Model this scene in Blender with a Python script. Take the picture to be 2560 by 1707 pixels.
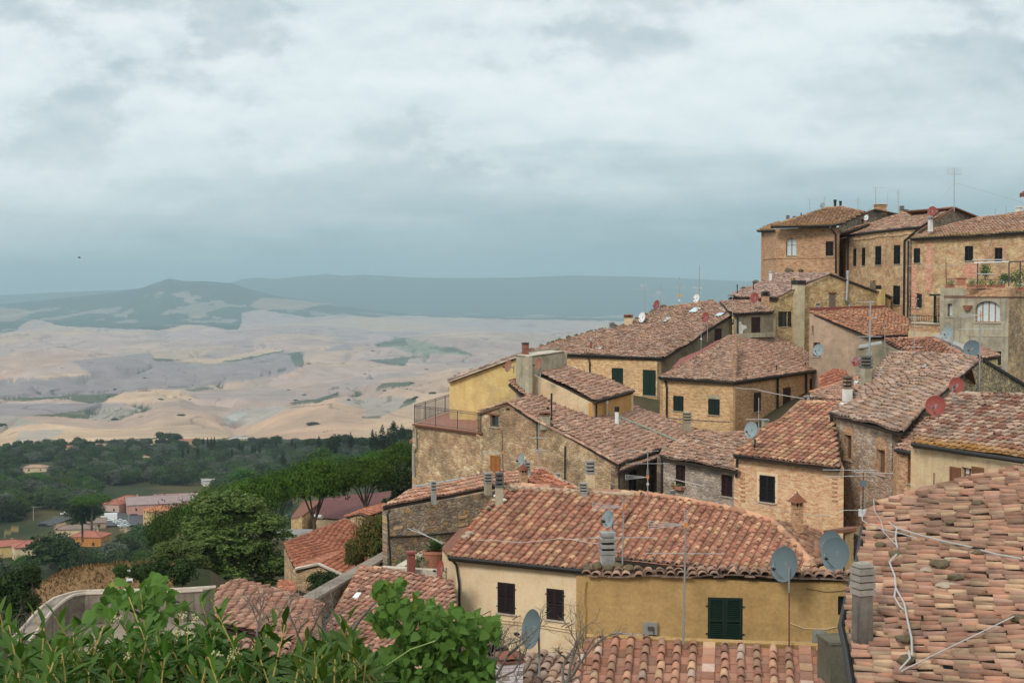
import bpy,math,random
import numpy as np
from mathutils import Vector,Matrix,noise as mnoise
from mathutils.geometry import tessellate_polygon
random.seed(7);rng=np.random.default_rng(7)
S=bpy.context.scene
COL=S.collection
for o in list(bpy.data.objects):bpy.data.objects.remove(o)
# ------------------------------------------------------------ camera (eye at the origin, +Y is the view heading)
F=3555.0;HZ=720.0
PITCH=math.atan((853.5-HZ)/F)
cam=bpy.data.objects.new("camera",bpy.data.cameras.new("camera"));COL.objects.link(cam)
cam.data.sensor_width=36;cam.data.lens=36*F/2560
cam.data.clip_start=0.1;cam.data.clip_end=80000
cam.rotation_euler=(math.pi/2-PITCH,0,0)
S.camera=cam
# ------------------------------------------------------------ world: overcast sky with layered cloud
W_=bpy.data.worlds.new("World");S.world=W_;W_.use_nodes=True
SUN_EL,SUN_AZ=math.radians(36),math.radians(-148)  # high, behind the camera's left shoulder
def build_world():
 nt=W_.node_tree;N=nt.nodes;L=nt.links;N.clear()
 out=N.new("ShaderNodeOutputWorld");bg=N.new("ShaderNodeBackground")
 L.new(bg.outputs[0],out.inputs[0])
 def math_(op,a,b=None,clamp=False):
  n=N.new("ShaderNodeMath");n.operation=op;n.use_clamp=clamp
  for i,v in enumerate((a,b)):
   if v is None:continue
   if isinstance(v,(int,float)):n.inputs[i].default_value=v
   else:L.new(v,n.inputs[i])
  return n.outputs[0]
 def mixc(f,a,b):
  n=N.new("ShaderNodeMix");n.data_type='RGBA'
  for s,v in((n.inputs[0],f),(n.inputs[6],a),(n.inputs[7],b)):
   if isinstance(v,(int,float)):s.default_value=v
   elif isinstance(v,tuple):s.default_value=v+(1,)
   else:L.new(v,s)
  return n.outputs[2]
 def ramp(v,stops,interp='LINEAR'):
  n=N.new("ShaderNodeValToRGB");n.color_ramp.interpolation=interp
  e=n.color_ramp.elements
  while len(e)<len(stops):e.new(0.5)
  for k,(p,c)in enumerate(stops):
   e[k].position=p;e[k].color=c+(1,)if isinstance(c,tuple)else(c,c,c,1)
  L.new(v,n.inputs[0]);return n.outputs[0]
 tc=N.new("ShaderNodeTexCoord");sep=N.new("ShaderNodeSeparateXYZ");L.new(tc.outputs['Generated'],sep.inputs[0])
 x,y,z=sep.outputs
 sky=N.new("ShaderNodeTexSky");sky.sky_type='NISHITA';sky.sun_disc=False
 sky.sun_elevation=SUN_EL;sky.sun_rotation=-SUN_AZ;sky.altitude=500
 sk=N.new("ShaderNodeMix");sk.data_type='RGBA';sk.blend_type='MULTIPLY';sk.inputs[0].default_value=1
 L.new(sky.outputs[0],sk.inputs[6]);sk.inputs[7].default_value=(.1,.1,.1,1)
 # cloud coordinates: flattened towards the horizon
 def cl(sx,sz,scale,detail,rough,off,dist=0.0,dz=0.):
  cx=math_('MULTIPLY',x,sx);cz=math_('MULTIPLY',math_('ADD',z,dz),sz)
  cb=N.new("ShaderNodeCombineXYZ");L.new(cx,cb.inputs[0]);L.new(cz,cb.inputs[1]);cb.inputs[2].default_value=off
  L.new(math_('ADD',math_('MULTIPLY',y,1.0),off),cb.inputs[2])
  n=N.new("ShaderNodeTexNoise");n.inputs['Scale'].default_value=scale;n.inputs['Detail'].default_value=detail
  n.inputs['Roughness'].default_value=rough;n.inputs['Distortion'].default_value=dist
  L.new(cb.outputs[0],n.inputs['Vector']);return n.outputs[0]
 n_big=cl(1,2.6,3.2,4,.5,3.1)
 n_med=cl(1,1.7,6.0,10,.56,33.4,.0);n_up=cl(1,1.7,6.0,10,.56,33.4,.0,.010)
 n_str=cl(1,9,5,5,.5,7.7)
 # height in the sky, tilted: the dark bank stands higher on the right
 h=math_('SUBTRACT',z,math_('MULTIPLY',x,.075))
 h=math_('ADD',h,math_('MULTIPLY',math_('SUBTRACT',n_str,.5),.075))
 h=math_('ADD',h,math_('MULTIPLY',math_('SUBTRACT',n_med,.5),.035))
 base=ramp(math_('MULTIPLY',h,4.0,True),[
 (0.00,(.285,.405,.445)),(.07,(.29,.41,.45)),(.17,(.37,.485,.52)),(.28,(.55,.655,.68)),
 (.38,(.75,.825,.84)),(.62,(.79,.86,.87)),(.80,(.74,.81,.825)),(1.0,(.9,.95,.95))])
 # grey undersides of cumulus, only above the bank
 lump=ramp(n_med,[(.0,1.0),(.45,.9),(.50,.25),(.57,.0)])
 big=ramp(n_big,[(.0,1.0),(.40,1.0),(.62,0.0),(1.,0.)])
 f=math_('MULTIPLY',math_('MULTIPLY',lump,.95),ramp(math_('MULTIPLY',h,4.0,True),[(0,0.),(.2,.0),(.36,.85),(1,1.)]))
 f=math_('MULTIPLY',f,math_('ADD',math_('MULTIPLY',big,.75),.25))
 c=mixc(f,base,(.52,.595,.63))
 lit=ramp(math_('ADD',.5,math_('MULTIPLY',math_('SUBTRACT',n_med,n_up),5.5)),[(.0,.22),(.5,.5),(1.,.8)])
 lt=N.new('ShaderNodeMix');lt.data_type='RGBA';lt.blend_type='OVERLAY';L.new(math_('MULTIPLY',ramp(math_('MULTIPLY',h,4.0,True),[(0,.15),(.25,.4),(.4,1.),(1,1.)]),.5),lt.inputs[0]);L.new(c,lt.inputs[6]);L.new(lit,lt.inputs[7]);c=lt.outputs[2]
 f2=math_('MULTIPLY',ramp(n_big,[(.0,0.),(.5,0.),(.7,1.)]),.3)
 c=mixc(f2,c,(.84,.9,.905))
 c=mixc(.06,c,sk.outputs[2])
 # brighter overhead, as under any overcast sky
 up=ramp(z,[(0,1.0),(.22,1.0),(.6,1.9),(1,2.3)])
 m=N.new("ShaderNodeMix");m.data_type='RGBA';m.blend_type='MULTIPLY';m.inputs[0].default_value=1;m.clamp_result=False
 L.new(c,m.inputs[6]);L.new(up,m.inputs[7])
 # ramp colours clamp at 1, so overhead brightness is a strength
 st=math_('ADD',1.0,math_('MULTIPLY',ramp(z,[(0,0.0),(.22,0.0),(.6,.8),(1,1.)]),SKY_UP))
 L.new(c,bg.inputs[0]);L.new(st,bg.inputs[1])
SKY_UP=0.1
build_world()
S.view_settings.view_transform='Standard';S.view_settings.look='None'
S.view_settings.exposure=0.16;S.view_settings.gamma=1
sun=bpy.data.objects.new("sun",bpy.data.lights.new("sun",'SUN'));COL.objects.link(sun)
sun.data.energy=1.5;sun.data.angle=math.radians(14);sun.data.color=(1.0,.95,.87)
_sd=Vector((math.sin(SUN_AZ)*math.cos(SUN_EL),math.cos(SUN_AZ)*math.cos(SUN_EL),math.sin(SUN_EL)))
sun.rotation_euler=_sd.to_track_quat('Z','Y').to_euler()
S.render.engine='CYCLES'
S.cycles.use_denoising=True
S.cycles.max_bounces=4;S.cycles.diffuse_bounces=2;S.cycles.glossy_bounces=2
S.cycles.transmission_bounces=3;S.cycles.volume_bounces=0;S.cycles.transparent_max_bounces=6
S.cycles.use_light_tree=False
# ------------------------------------------------------------ pixels (of the 2560-wide photograph) to points
CP,SP=math.cos(PITCH),math.sin(PITCH)
def ray(p):
 a=(p[0]-1280)/F;b=-(p[1]-853.5)/F
 v=Vector((a,CP+b*SP,-SP+b*CP));return v/v.y
def W(p,d):return ray(p)*d  # at depth d along +Y
def Wz(p,z):r=ray(p);return r*(z/r.z)  # at height z
def cr(x0,y0,k):return lambda x,y:(x0+k*x,y0+k*y)
A_=cr(1800,400,.3231);B_=cr(1250,600,.3231);C_=cr(1800,800,.3231);D_=cr(1000,900,.3231)
E_=cr(1050,1200,.3234);F_=cr(1700,1200,.36565);G_=cr(0,1000,.3231);H_=cr(500,1000,.3231)
I_=cr(0,1300,.4082);J_=cr(600,1350,.2806);K_=cr(0,640,.5102)
class Plane:
 """a roof plane: eave line a-b and an upslope direction"""
 def __init__(s,a,b,slope=None,up=None,third=None):
  s.a,s.b=a,b;s.u=(b-a).normalized()
  if third is not None:
   n=s.u.cross(third-a).normalized()
   if n.z<0:n=-n
   s.n=n;v=n.cross(s.u)
   if v.z<0:v=-v
   s.v=v.normalized()
  else:
   h=Vector((-s.u.y,s.u.x,0)).normalized()
   hint=up if isinstance(up,tuple)else(0,up or 1)  # default: rises away from the viewer
   if h.x*hint[0]+h.y*hint[1]<0:h=-h
   t=math.radians(slope)
   s.v=(h*math.cos(t)+Vector((0,0,math.sin(t)))).normalized()
   s.v=(s.v-s.u*s.v.dot(s.u)).normalized()
   s.n=s.u.cross(s.v).normalized()
   if s.n.z<0:s.n=-s.n
 def hit(s,p):
  r=ray(p);return r*(s.a.dot(s.n)/r.dot(s.n))
def vplane(a,b):
 """vertical plane through two points"""
 u=Vector((b.x-a.x,b.y-a.y,0)).normalized();n=Vector((-u.y,u.x,0))
 return u,n
def vhit(a,b,p):
 u,n=vplane(a,b);r=ray(p);return r*(a.dot(n)/r.dot(n))
 # ------------------------------------------------------------ objects
def link(o,parent=None):
 COL.objects.link(o)
 if parent is not None:o.parent=parent
 return o
def tag(o,label=None,cat=None,group=None,kind=None):
 if label:o['label']=label
 if cat:o['category']=cat
 if group:o['group']=group
 if kind:o['kind']=kind
 return o
def thing(name,label,cat,loc,group=None):
 o=bpy.data.objects.new(name,None);o.empty_display_size=.3
 o.location=loc;link(o);return tag(o,label,cat,group)
def wloc(o):
 return Vector(o['_w'])if False else(o.location+(wloc(o.parent)if o.parent else Vector((0,0,0))))
class MB:
 """collects vertices and faces in world coordinates, links them as ONE mesh"""
 def __init__(s):s.v=[];s.f=[];s.m=[];s.uv=[];s.at=[];s.mi=0;s.val=0.5
 def add(s,vs,fs,uvs=None):
  b=len(s.v);s.v.extend([tuple(v)for v in vs])
  for f in fs:s.f.append(tuple(b+i for i in f));s.m.append(s.mi);s.at.append(s.val)
  return b
 def box(s,c,size,rz=0.0,M=None):
  hx,hy,hz=size[0]/2,size[1]/2,size[2]/2
  R=M or Matrix.Rotation(rz,3,'Z');c=Vector(c)
  vs=[c+R@Vector((x*hx,y*hy,z*hz))for z in(-1,1)for x,y in((-1,-1),(1,-1),(1,1),(-1,1))]
  s.add(vs,[(0,3,2,1),(4,5,6,7),(0,1,5,4),(1,2,6,5),(2,3,7,6),(3,0,4,7)])
 def frust(s,c,w0,d0,w1,d1,h,rz=0.0):
  R=Matrix.Rotation(rz,3,'Z');c=Vector(c);vs=[]
  for z,w,d in((0,w0,d0),(h,w1,d1)):
   vs+=[c+R@Vector((x*w/2,y*d/2,z))for x,y in((-1,-1),(1,-1),(1,1),(-1,1))]
  s.add(vs,[(0,3,2,1),(4,5,6,7),(0,1,5,4),(1,2,6,5),(2,3,7,6),(3,0,4,7)])
 def tube(s,pts,r,n=6,r1=None,cap=True):
  pts=[Vector(p)for p in pts];rings=[]
  for i,p in enumerate(pts):
   d=(pts[min(i+1,len(pts)-1)]-pts[max(i-1,0)])
   if d.length<1e-9:d=Vector((0,0,1))
   d.normalize();a=d.orthogonal().normalized()if i==0 else(rings_a-d*rings_a.dot(d)).normalized()
   rings_a=a;bb=d.cross(a)
   rr=r if r1 is None else r+(r1-r)*i/max(1,len(pts)-1)
   rings.append([p+(a*math.cos(2*math.pi*k/n)+bb*math.sin(2*math.pi*k/n))*rr for k in range(n)])
  vs=[v for rg in rings for v in rg];fs=[]
  for i in range(len(pts)-1):
   for k in range(n):fs.append((i*n+k,i*n+(k+1)%n,(i+1)*n+(k+1)%n,(i+1)*n+k))
  if cap:fs.append(tuple(range(n-1,-1,-1)));fs.append(tuple((len(pts)-1)*n+k for k in range(n)))
  s.add(vs,fs)
 def lathe(s,c,prof,n=16,axis=None):
  """prof: (radius, height) along axis"""
  M=(axis or Vector((0,0,1))).to_track_quat('Z','Y').to_matrix();c=Vector(c);vs=[]
  for r,h in prof:
   vs+=[c+M@Vector((r*math.cos(2*math.pi*k/n),r*math.sin(2*math.pi*k/n),h))for k in range(n)]
  fs=[]
  for i in range(len(prof)-1):
   for k in range(n):fs.append((i*n+k,i*n+(k+1)%n,(i+1)*n+(k+1)%n,(i+1)*n+k))
  fs.append(tuple(range(n-1,-1,-1)));fs.append(tuple((len(prof)-1)*n+k for k in range(n)))
  s.add(vs,fs)
 def quadstrip(s,top,bot):
  n=len(top);s.add(list(top)+list(bot),[(i,i+1,n+i+1,n+i)for i in range(n-1)])
 def prism(s,top,dz):
  """closed polygon (3-D) extruded by the vector dz"""
  n=len(top);top=[Vector(p)for p in top];dz=Vector(dz);bot=[p+dz for p in top]
  tr=tessellate_polygon([top])
  s.add(top+bot,[tuple(t)for t in tr]+[tuple(n+i for i in reversed(t))for t in tr]+
  [(i,(i+1)%n,n+(i+1)%n,n+i)for i in range(n)])
 def rock(s,c,r,seed=0,sq=(1,1,.7)):
  import bmesh
  bm=bmesh.new();bmesh.ops.create_icosphere(bm,subdivisions=2,radius=1)
  vs=[]
  for v in bm.verts:
   k=1+.45*mnoise.noise(v.co*1.3+Vector((seed*3.1,seed,0)))
   vs.append(Vector(c)+Vector((v.co.x*sq[0],v.co.y*sq[1],v.co.z*sq[2]))*r*k)
  s.add(vs,[tuple(v.index for v in f.verts)for f in bm.faces]);bm.free()
 def build(s,name,mats,parent=None,smooth=False,label=None):
  me=bpy.data.meshes.new(name)
  off=wloc(parent)if parent is not None else Vector((0,0,0))
  o=bpy.data.objects.new(name,me)
  if parent is None and s.v:
   a=np.array(s.v);mn=a.min(0);mx=a.max(0)
   off=Vector(((mn[0]+mx[0])/2,(mn[1]+mx[1])/2,mn[2]));o.location=off
  me.from_pydata([(v[0]-off.x,v[1]-off.y,v[2]-off.z)for v in s.v],[],s.f)
  for m in(mats if isinstance(mats,(list,tuple))else[mats]):me.materials.append(m)
  me.polygons.foreach_set('material_index',s.m)
  if smooth:me.polygons.foreach_set('use_smooth',[True]*len(s.f))
  if len(s.f)<4000:  # metre-scaled box projection for masonry and plaster
   uvl=me.uv_layers.new(name='UVMap');me.calc_loop_triangles()if False else None
   buf=np.zeros((len(me.loops),2),np.float32);V=np.array(s.v,float)
   for p in me.polygons:
    n=p.normal;vi=list(p.vertices);q=V[vi]
    if abs(n.z)>.7:c=q[:,:2]
    else:
     t=Vector((-n.y,n.x,0));t=t.normalized()if t.length>1e-6 else Vector((1,0,0));c=np.stack([q[:,0]*t.x+q[:,1]*t.y,q[:,2]],1)
    buf[p.loop_start:p.loop_start+p.loop_total]=c
   uvl.data.foreach_set('uv',buf.ravel())
  if len(set(s.at))>1:
   at=me.attributes.new('rnd','FLOAT','FACE');at.data.foreach_set('value',s.at)
  me.update();link(o,parent)
  if label:o['label']=label
  return o
def np_mesh(name,V,Fq,mat,parent=None,attrs=None,smooth=False,loc=None):
 """big mesh from numpy arrays; Fq is (n,3) or (n,4)"""
 off=np.array(loc if loc is not None else(wloc(parent)if parent is not None else(0,0,0)),float)
 me=bpy.data.meshes.new(name);k=Fq.shape[1]
 me.vertices.add(len(V));me.vertices.foreach_set('co',(V-off).astype(np.float32).ravel())
 me.loops.add(Fq.size);me.loops.foreach_set('vertex_index',Fq.astype(np.int32).ravel())
 me.polygons.add(len(Fq));me.polygons.foreach_set('loop_start',np.arange(0,Fq.size,k,dtype=np.int32))
 if smooth:me.polygons.foreach_set('use_smooth',np.ones(len(Fq),bool))
 me.update(calc_edges=True)
 for an,(dom,typ,arr)in(attrs or{}).items():
  a=me.attributes.new(an,typ,dom)
  a.data.foreach_set('color' if typ.endswith('COLOR')else('vector' if typ=='FLOAT_VECTOR' else 'value'),arr.astype(np.float32).ravel())
 for m in(mat if isinstance(mat,(list,tuple))else[mat]):me.materials.append(m)
 o=bpy.data.objects.new(name,me)
 if parent is None and loc is not None:o.location=loc
 link(o,parent);return o
def copy_tree(o,parent=None):
 c=o.copy();COL.objects.link(c);c.parent=parent
 for ch in o.children:copy_tree(ch,c)
 return c
 # ------------------------------------------------------------ materials
class NT:
 def __init__(s,name):
  s.m=bpy.data.materials.new(name);s.m.use_nodes=True;s.nt=s.m.node_tree
  s.N=s.nt.nodes;s.L=s.nt.links;s.N.clear()
  s.out=s.N.new("ShaderNodeOutputMaterial");s.b=s.N.new("ShaderNodeBsdfPrincipled")
  s.L.new(s.b.outputs[0],s.out.inputs[0]);s.b.inputs['Roughness'].default_value=.85
  s.b.inputs['Specular IOR Level'].default_value=.25
 def set(s,inp,v):
  if isinstance(v,(int,float)):inp.default_value=v
  elif isinstance(v,tuple):inp.default_value=v+(1,)if len(v)==3 and inp.type=='RGBA' else v
  else:s.L.new(v,inp)
 def math(s,op,a,b=None,clamp=False):
  n=s.N.new("ShaderNodeMath");n.operation=op;n.use_clamp=clamp;s.set(n.inputs[0],a)
  if b is not None:s.set(n.inputs[1],b)
  return n.outputs[0]
 def mix(s,f,a,b,mode='MIX'):
  n=s.N.new("ShaderNodeMix");n.data_type='RGBA';n.blend_type=mode
  s.set(n.inputs[0],f);s.set(n.inputs[6],a);s.set(n.inputs[7],b);return n.outputs[2]
 def ramp(s,v,stops,interp='LINEAR'):
  n=s.N.new("ShaderNodeValToRGB");n.color_ramp.interpolation=interp;e=n.color_ramp.elements
  while len(e)<len(stops):e.new(.5)
  for k,(p,c)in enumerate(stops):
   e[k].position=p;e[k].color=(c+(1,))if isinstance(c,tuple)else(c,c,c,1)
  s.L.new(v,n.inputs[0]);return n.outputs[0]
 def geo(s):return s.N.new("ShaderNodeNewGeometry").outputs['Position']
 def uv(s):return s.N.new("ShaderNodeTexCoord").outputs['UV']
 def attr(s,n,out='Fac'):a=s.N.new("ShaderNodeAttribute");a.attribute_name=n;return a.outputs[out]
 def rand(s):return s.N.new("ShaderNodeObjectInfo").outputs['Random']
 def map(s,v,sc=(1,1,1),loc=(0,0,0)):
  n=s.N.new("ShaderNodeMapping");n.inputs['Scale'].default_value=sc;n.inputs['Location'].default_value=loc
  s.L.new(v,n.inputs[0]);return n.outputs[0]
 def noise(s,v,scale,detail=4,rough=.55,dist=0.):
  n=s.N.new("ShaderNodeTexNoise");n.inputs['Scale'].default_value=scale;n.inputs['Detail'].default_value=detail
  n.inputs['Roughness'].default_value=rough;n.inputs['Distortion'].default_value=dist
  if v is not None:s.L.new(v,n.inputs['Vector'])
  return n.outputs[0]
 def voro(s,v,scale,feature='F1',out='Distance',rnd=1.):
  n=s.N.new("ShaderNodeTexVoronoi");n.feature=feature;n.inputs['Scale'].default_value=scale
  n.inputs['Randomness'].default_value=rnd
  s.L.new(v,n.inputs['Vector']);return n.outputs[out]
 def bump(s,h,strength=.5,dist=.02):
  n=s.N.new("ShaderNodeBump");n.inputs['Strength'].default_value=strength;n.inputs['Distance'].default_value=dist
  s.L.new(h,n.inputs['Height']);s.L.new(n.outputs[0],s.b.inputs['Normal'])
 def done(s,col,rough=None,metal=None,spec=None):
  s.set(s.b.inputs['Base Color'],col)
  if rough is not None:s.set(s.b.inputs['Roughness'],rough)
  if metal is not None:s.set(s.b.inputs['Metallic'],metal)
  if spec is not None:s.set(s.b.inputs['Specular IOR Level'],spec)
  return s.m
def sc_(c,k):return tuple(min(1,x*k)for x in c)
def m_plain(name,c,rough=.6,metal=0.,var=.18,sc=6):
 t=NT(name);n=t.noise(t.geo(),sc,4)
 return t.done(t.mix(n,sc_(c,1-var),sc_(c,1+var)),rough,metal)
def m_stone(name,cols,scale=3.2,mortar=(.33,.27,.19),mort=.5,stain=(.10,.085,.06),stain_amt=.5,patch=None):
 """rubble masonry: irregular stones of several colours bedded in mortar"""
 cols=[(min(1,c[0]*1.36),c[1]*1.25,c[2]*1.3)for c in cols];mortar=(mortar[0]*1.32,mortar[1]*1.25,mortar[2]*1.3)
 t=NT(name);u=t.uv();w=t.noise(u,2.2,2)
 v=t.N.new("ShaderNodeVectorMath");v.operation='ADD';t.L.new(u,v.inputs[0])
 cb=t.N.new("ShaderNodeCombineXYZ");k=t.math('MULTIPLY',w,.25);t.L.new(k,cb.inputs[0]);t.L.new(k,cb.inputs[1]);t.L.new(cb.outputs[0],v.inputs[1])
 m=t.map(v.outputs[0],(1,1.75,1))
 cell=t.voro(m,scale,'F1','Color');edge=t.voro(m,scale,'DISTANCE_TO_EDGE')
 sep=t.N.new("ShaderNodeSeparateColor");t.L.new(cell,sep.inputs[0])
 n=len(cols);col=t.ramp(sep.outputs[0],[(i/n,c)for i,c in enumerate(cols)],'CONSTANT')
 col=t.mix(t.math('MULTIPLY',sep.outputs[1],.35),col,tuple(sum(c[i]for c in cols)/n*.62 for i in range(3)))
 col=t.mix(t.ramp(edge,[(0,mort),(.05,mort),(.12,0.)]),col,mortar)
 big=t.noise(u,.35,4,.6)
 col=t.mix(t.ramp(big,[(0,stain_amt),(.38,stain_amt),(.6,0.)]),col,stain,'MIX')if stain_amt else col
 if patch:col=t.mix(t.ramp(t.noise(t.map(u,(1,1,1),(7,3,0)),.28,3,.6,.5),[(0,0.),(.52,0.),(.62,patch[1])]),col,patch[0])
 fine=t.noise(u,14,3,.6)
 mid=t.noise(u,1.6,4,.65);col=t.mix(.5,col,t.ramp(mid,[(.32,.15),(.68,.85)]),'OVERLAY');col=t.mix(.6,col,t.ramp(fine,[(.3,.1),(.7,.9)]),'OVERLAY')
 t.bump(t.math('ADD',t.ramp(edge,[(0,0.),(.15,1.)]),t.math('MULTIPLY',fine,.5)),.7,.04)
 return t.done(col)
def m_brick(name,c1,c2,mortar,stain_amt=.35,w=.3,h=.085):
 c1,c2,mortar=[(c[0]*1.3,c[1]*1.2,c[2]*1.3)for c in(c1,c2,mortar)]
 t=NT(name);u=t.uv()
 br=t.N.new("ShaderNodeTexBrick");br.inputs['Scale'].default_value=1;br.inputs['Brick Width'].default_value=w
 br.inputs['Row Height'].default_value=h;br.inputs['Mortar Size'].default_value=.009;br.inputs['Bias'].default_value=-.1
 t.set(br.inputs['Color1'],c1);t.set(br.inputs['Color2'],c2);t.set(br.inputs['Mortar'],mortar)
 t.L.new(u,br.inputs['Vector'])
 n=t.noise(t.map(u,(1,3,1)),2.4,5,.65);col=br.outputs[0]
 col=t.mix(.8,col,t.ramp(n,[(.3,.12),(.7,.9)]),'OVERLAY');nf=t.noise(t.map(u,(1,2.2,1)),9,3,.6);col=t.mix(.5,col,t.ramp(nf,[(.3,.1),(.7,.9)]),'OVERLAY')
 big=t.noise(u,.4,4,.6);col=t.mix(t.ramp(big,[(.3,stain_amt),(.6,0.)]),col,sc_(c1,.45))
 g=t.noise(t.map(u,(1,1.6,1),(4,4,0)),.6,5,.65);col=t.mix(t.ramp(g,[(.5,0.),(.68,.55)]),col,sc_(mortar,1.15))
 t.bump(t.math('ADD',br.outputs[1],n),.4,.02);return t.done(col)
def m_plaster(name,c,stain=(.3,.26,.2),amt=.35,streak=.25,grain=.14):
 t=NT(name);u=t.uv()
 big=t.noise(u,.5,6,.65);fine=t.noise(u,9,5,.6)
 st=t.noise(t.map(u,(3.2,.25,1)),1.2,4,.6)
 col=t.mix(t.ramp(big,[(.25,1.),(.75,0.)]),sc_(c,1+grain),sc_(c,1-grain))
 col=t.mix(t.ramp(big,[(0,amt),(.35,amt*.8),(.5,0.)]),col,stain)
 col=t.mix(t.ramp(st,[(.50,0.),(.72,streak)]),col,sc_(stain,.8))
 col=t.mix(.3,col,t.ramp(fine,[(.25,.25),(.75,.8)]),'OVERLAY');m2=t.noise(u,1.7,5,.65);col=t.mix(.4,col,t.ramp(m2,[(.3,.3),(.7,.72)]),'OVERLAY')
 t.bump(t.math('ADD',fine,t.math('MULTIPLY',big,2.)),.28,.03);return t.done(col)
def m_tile(name,cols,lichen=(.42,.21,.045),li=.35,grey=.35,dark=.3,lo=.56):
 """terracotta: one fired colour per tile (rnd), lichen and grey crust in patches"""
 t=NT(name);r=t.attr('rnd');g=t.geo();n=len(cols)
 cols=sorted([(c[0]*.91,c[1]*.765,c[2]*.73)for c in cols],key=lambda c:c[1])
 col=t.ramp(r,[(i/n,c)for i,c in enumerate(cols)],'CONSTANT')
 n1=t.noise(g,7,4,.6);n2=t.noise(g,1.1,4,.65);n3=t.noise(t.map(g,(1,1,1),(9,4,2)),2.6,5,.7)
 vv=t.math('ADD',.62,t.math('MULTIPLY',t.math('FRACT',t.math('MULTIPLY',r,37.7)),.66));hs=t.N.new('ShaderNodeHueSaturation');t.L.new(vv,hs.inputs['Value']);t.L.new(col,hs.inputs['Color']);col=hs.outputs[0]
 col=t.mix(t.math('MULTIPLY',t.attr('gap_shade'),.72),col,(.085,.055,.04))  # channel tiles painted darker, standing in for shade between the covers
 col=t.mix(t.ramp(n1,[(.35,.0),(.75,grey)]),col,(.34,.27,.225))
 col=t.mix(t.ramp(n2,[(.32,dark),(.55,0.)]),col,(.085,.06,.045))
 col=t.mix(t.ramp(n3,[(lo,0.),(lo+.1,li)]),col,lichen)
 if name.startswith('tile_lichen'):
  low=t.attr('low');n4=t.noise(g,2.0,4,.65);low=t.math('SUBTRACT',low,.22)
  col=t.mix(t.math('MULTIPLY',t.ramp(t.math('ADD',low,t.math('MULTIPLY',n4,.6)),[(.72,0.),(1.,1.)]),.75),col,lichen)
 t.bump(n1,.35,.015);return t.done(col,.9)
BUILT={}
def mats():
 M=BUILT
 tan=[(.42,.29,.145),(.50,.36,.19),(.36,.25,.13),(.55,.42,.25),(.44,.27,.13),(.33,.25,.16)]
 M['stone_tan']=m_stone('stone_tan',tan,3.0,(.43,.32,.18),.6,(.15,.11,.065),.45)
 M['stone_ochre']=m_stone('stone_ochre',[(.52,.34,.13),(.58,.40,.18),(.45,.28,.11),(.60,.44,.22),(.47,.27,.12)],3.4,(.55,.38,.18),.7,(.2,.13,.06),.35,((.42,.2,.11),.4))
 M['stone_grey']=m_stone('stone_grey',[(.34,.28,.20),(.42,.35,.25),(.27,.23,.17),(.46,.37,.24),(.38,.27,.17),(.5,.33,.13)],2.6,(.22,.185,.14),.75,(.13,.105,.075),.3)
 M['stone_field']=m_stone('stone_field',[(.40,.34,.25),(.52,.45,.34),(.32,.27,.2),(.50,.40,.26),(.42,.28,.18),(.58,.52,.42)],3.1,(.34,.28,.2),.6,(.2,.16,.11),.2,((.42,.2,.13),.35))
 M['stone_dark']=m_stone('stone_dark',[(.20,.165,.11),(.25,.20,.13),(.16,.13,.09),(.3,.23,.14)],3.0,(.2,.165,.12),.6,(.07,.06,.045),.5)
 M['stone_buff']=m_stone('stone_buff',[(.48,.37,.2),(.56,.43,.24),(.42,.31,.17),(.58,.42,.2),(.5,.3,.16)],3.2,(.5,.37,.2),.6,(.25,.17,.1),.3,((.47,.24,.14),.5))
 M['brick_red']=m_brick('brick_red',(.42,.25,.125),(.34,.19,.095),(.46,.34,.2),.3)
 M['brick_ochre']=m_brick('brick_ochre',(.58,.38,.19),(.50,.30,.16),(.60,.44,.25),.2)
 M['brick_mix']=m_brick('brick_mix',(.47,.29,.13),(.37,.21,.10),(.50,.36,.19),.45)
 M['brick_warm']=m_brick('brick_warm',(.54,.38,.17),(.44,.25,.12),(.57,.42,.22),.45)
 M['plaster_cream']=m_plaster('plaster_cream',(.84,.63,.39),(.55,.40,.28),.25,.10,.05)
 M['plaster_mustard']=m_plaster('plaster_mustard',(.45,.29,.12),(.40,.25,.09),.55,.12,.12)
 M['plaster_yellow']=m_plaster('plaster_yellow',(.68,.48,.20),(.42,.33,.2),.7,.3,.15)
 M['plaster_pale']=m_plaster('plaster_pale',(.70,.52,.32),(.45,.36,.25),.5,.2,.1)
 M['plaster_pink']=m_plaster('plaster_pink',(.46,.32,.22),(.36,.29,.22),.7,.35,.18)
 M['plaster_grey']=m_plaster('plaster_grey',(.42,.36,.26),(.16,.14,.11),.6,.6,.2)
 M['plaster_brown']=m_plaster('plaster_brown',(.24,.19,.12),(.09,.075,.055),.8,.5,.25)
 M['plaster_orange']=m_plaster('plaster_orange',(.55,.30,.10),(.4,.22,.09),.3,.1)
 M['concrete']=m_plaster('concrete',(.36,.35,.32),(.14,.13,.11),.6,.4,.15)
 M['concrete_warm']=m_plaster('concrete_warm',(.44,.38,.27),(.2,.17,.12),.6,.4,.15)
 M['whitewash']=m_plaster('whitewash',(.72,.70,.64),(.4,.36,.3),.4,.2)
 M['coping']=m_plaster('coping',(.55,.46,.37),(.24,.19,.14),.6,.2)
 pk=[(.50,.255,.165),(.56,.33,.21),(.43,.20,.125),(.60,.40,.25),(.47,.26,.18),(.53,.29,.20),(.64,.46,.27),(.38,.19,.13)]
 M['tile_pink']=m_tile('tile_pink',pk,li=.1,grey=.25,dark=.22)
 M['tile_mix']=m_tile('tile_mix',[(.46,.235,.15),(.55,.34,.21),(.38,.19,.12),(.50,.36,.24),(.42,.24,.16),(.56,.40,.26),(.33,.2,.14),(.5,.27,.16)],li=.25,grey=.45,dark=.35)
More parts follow.
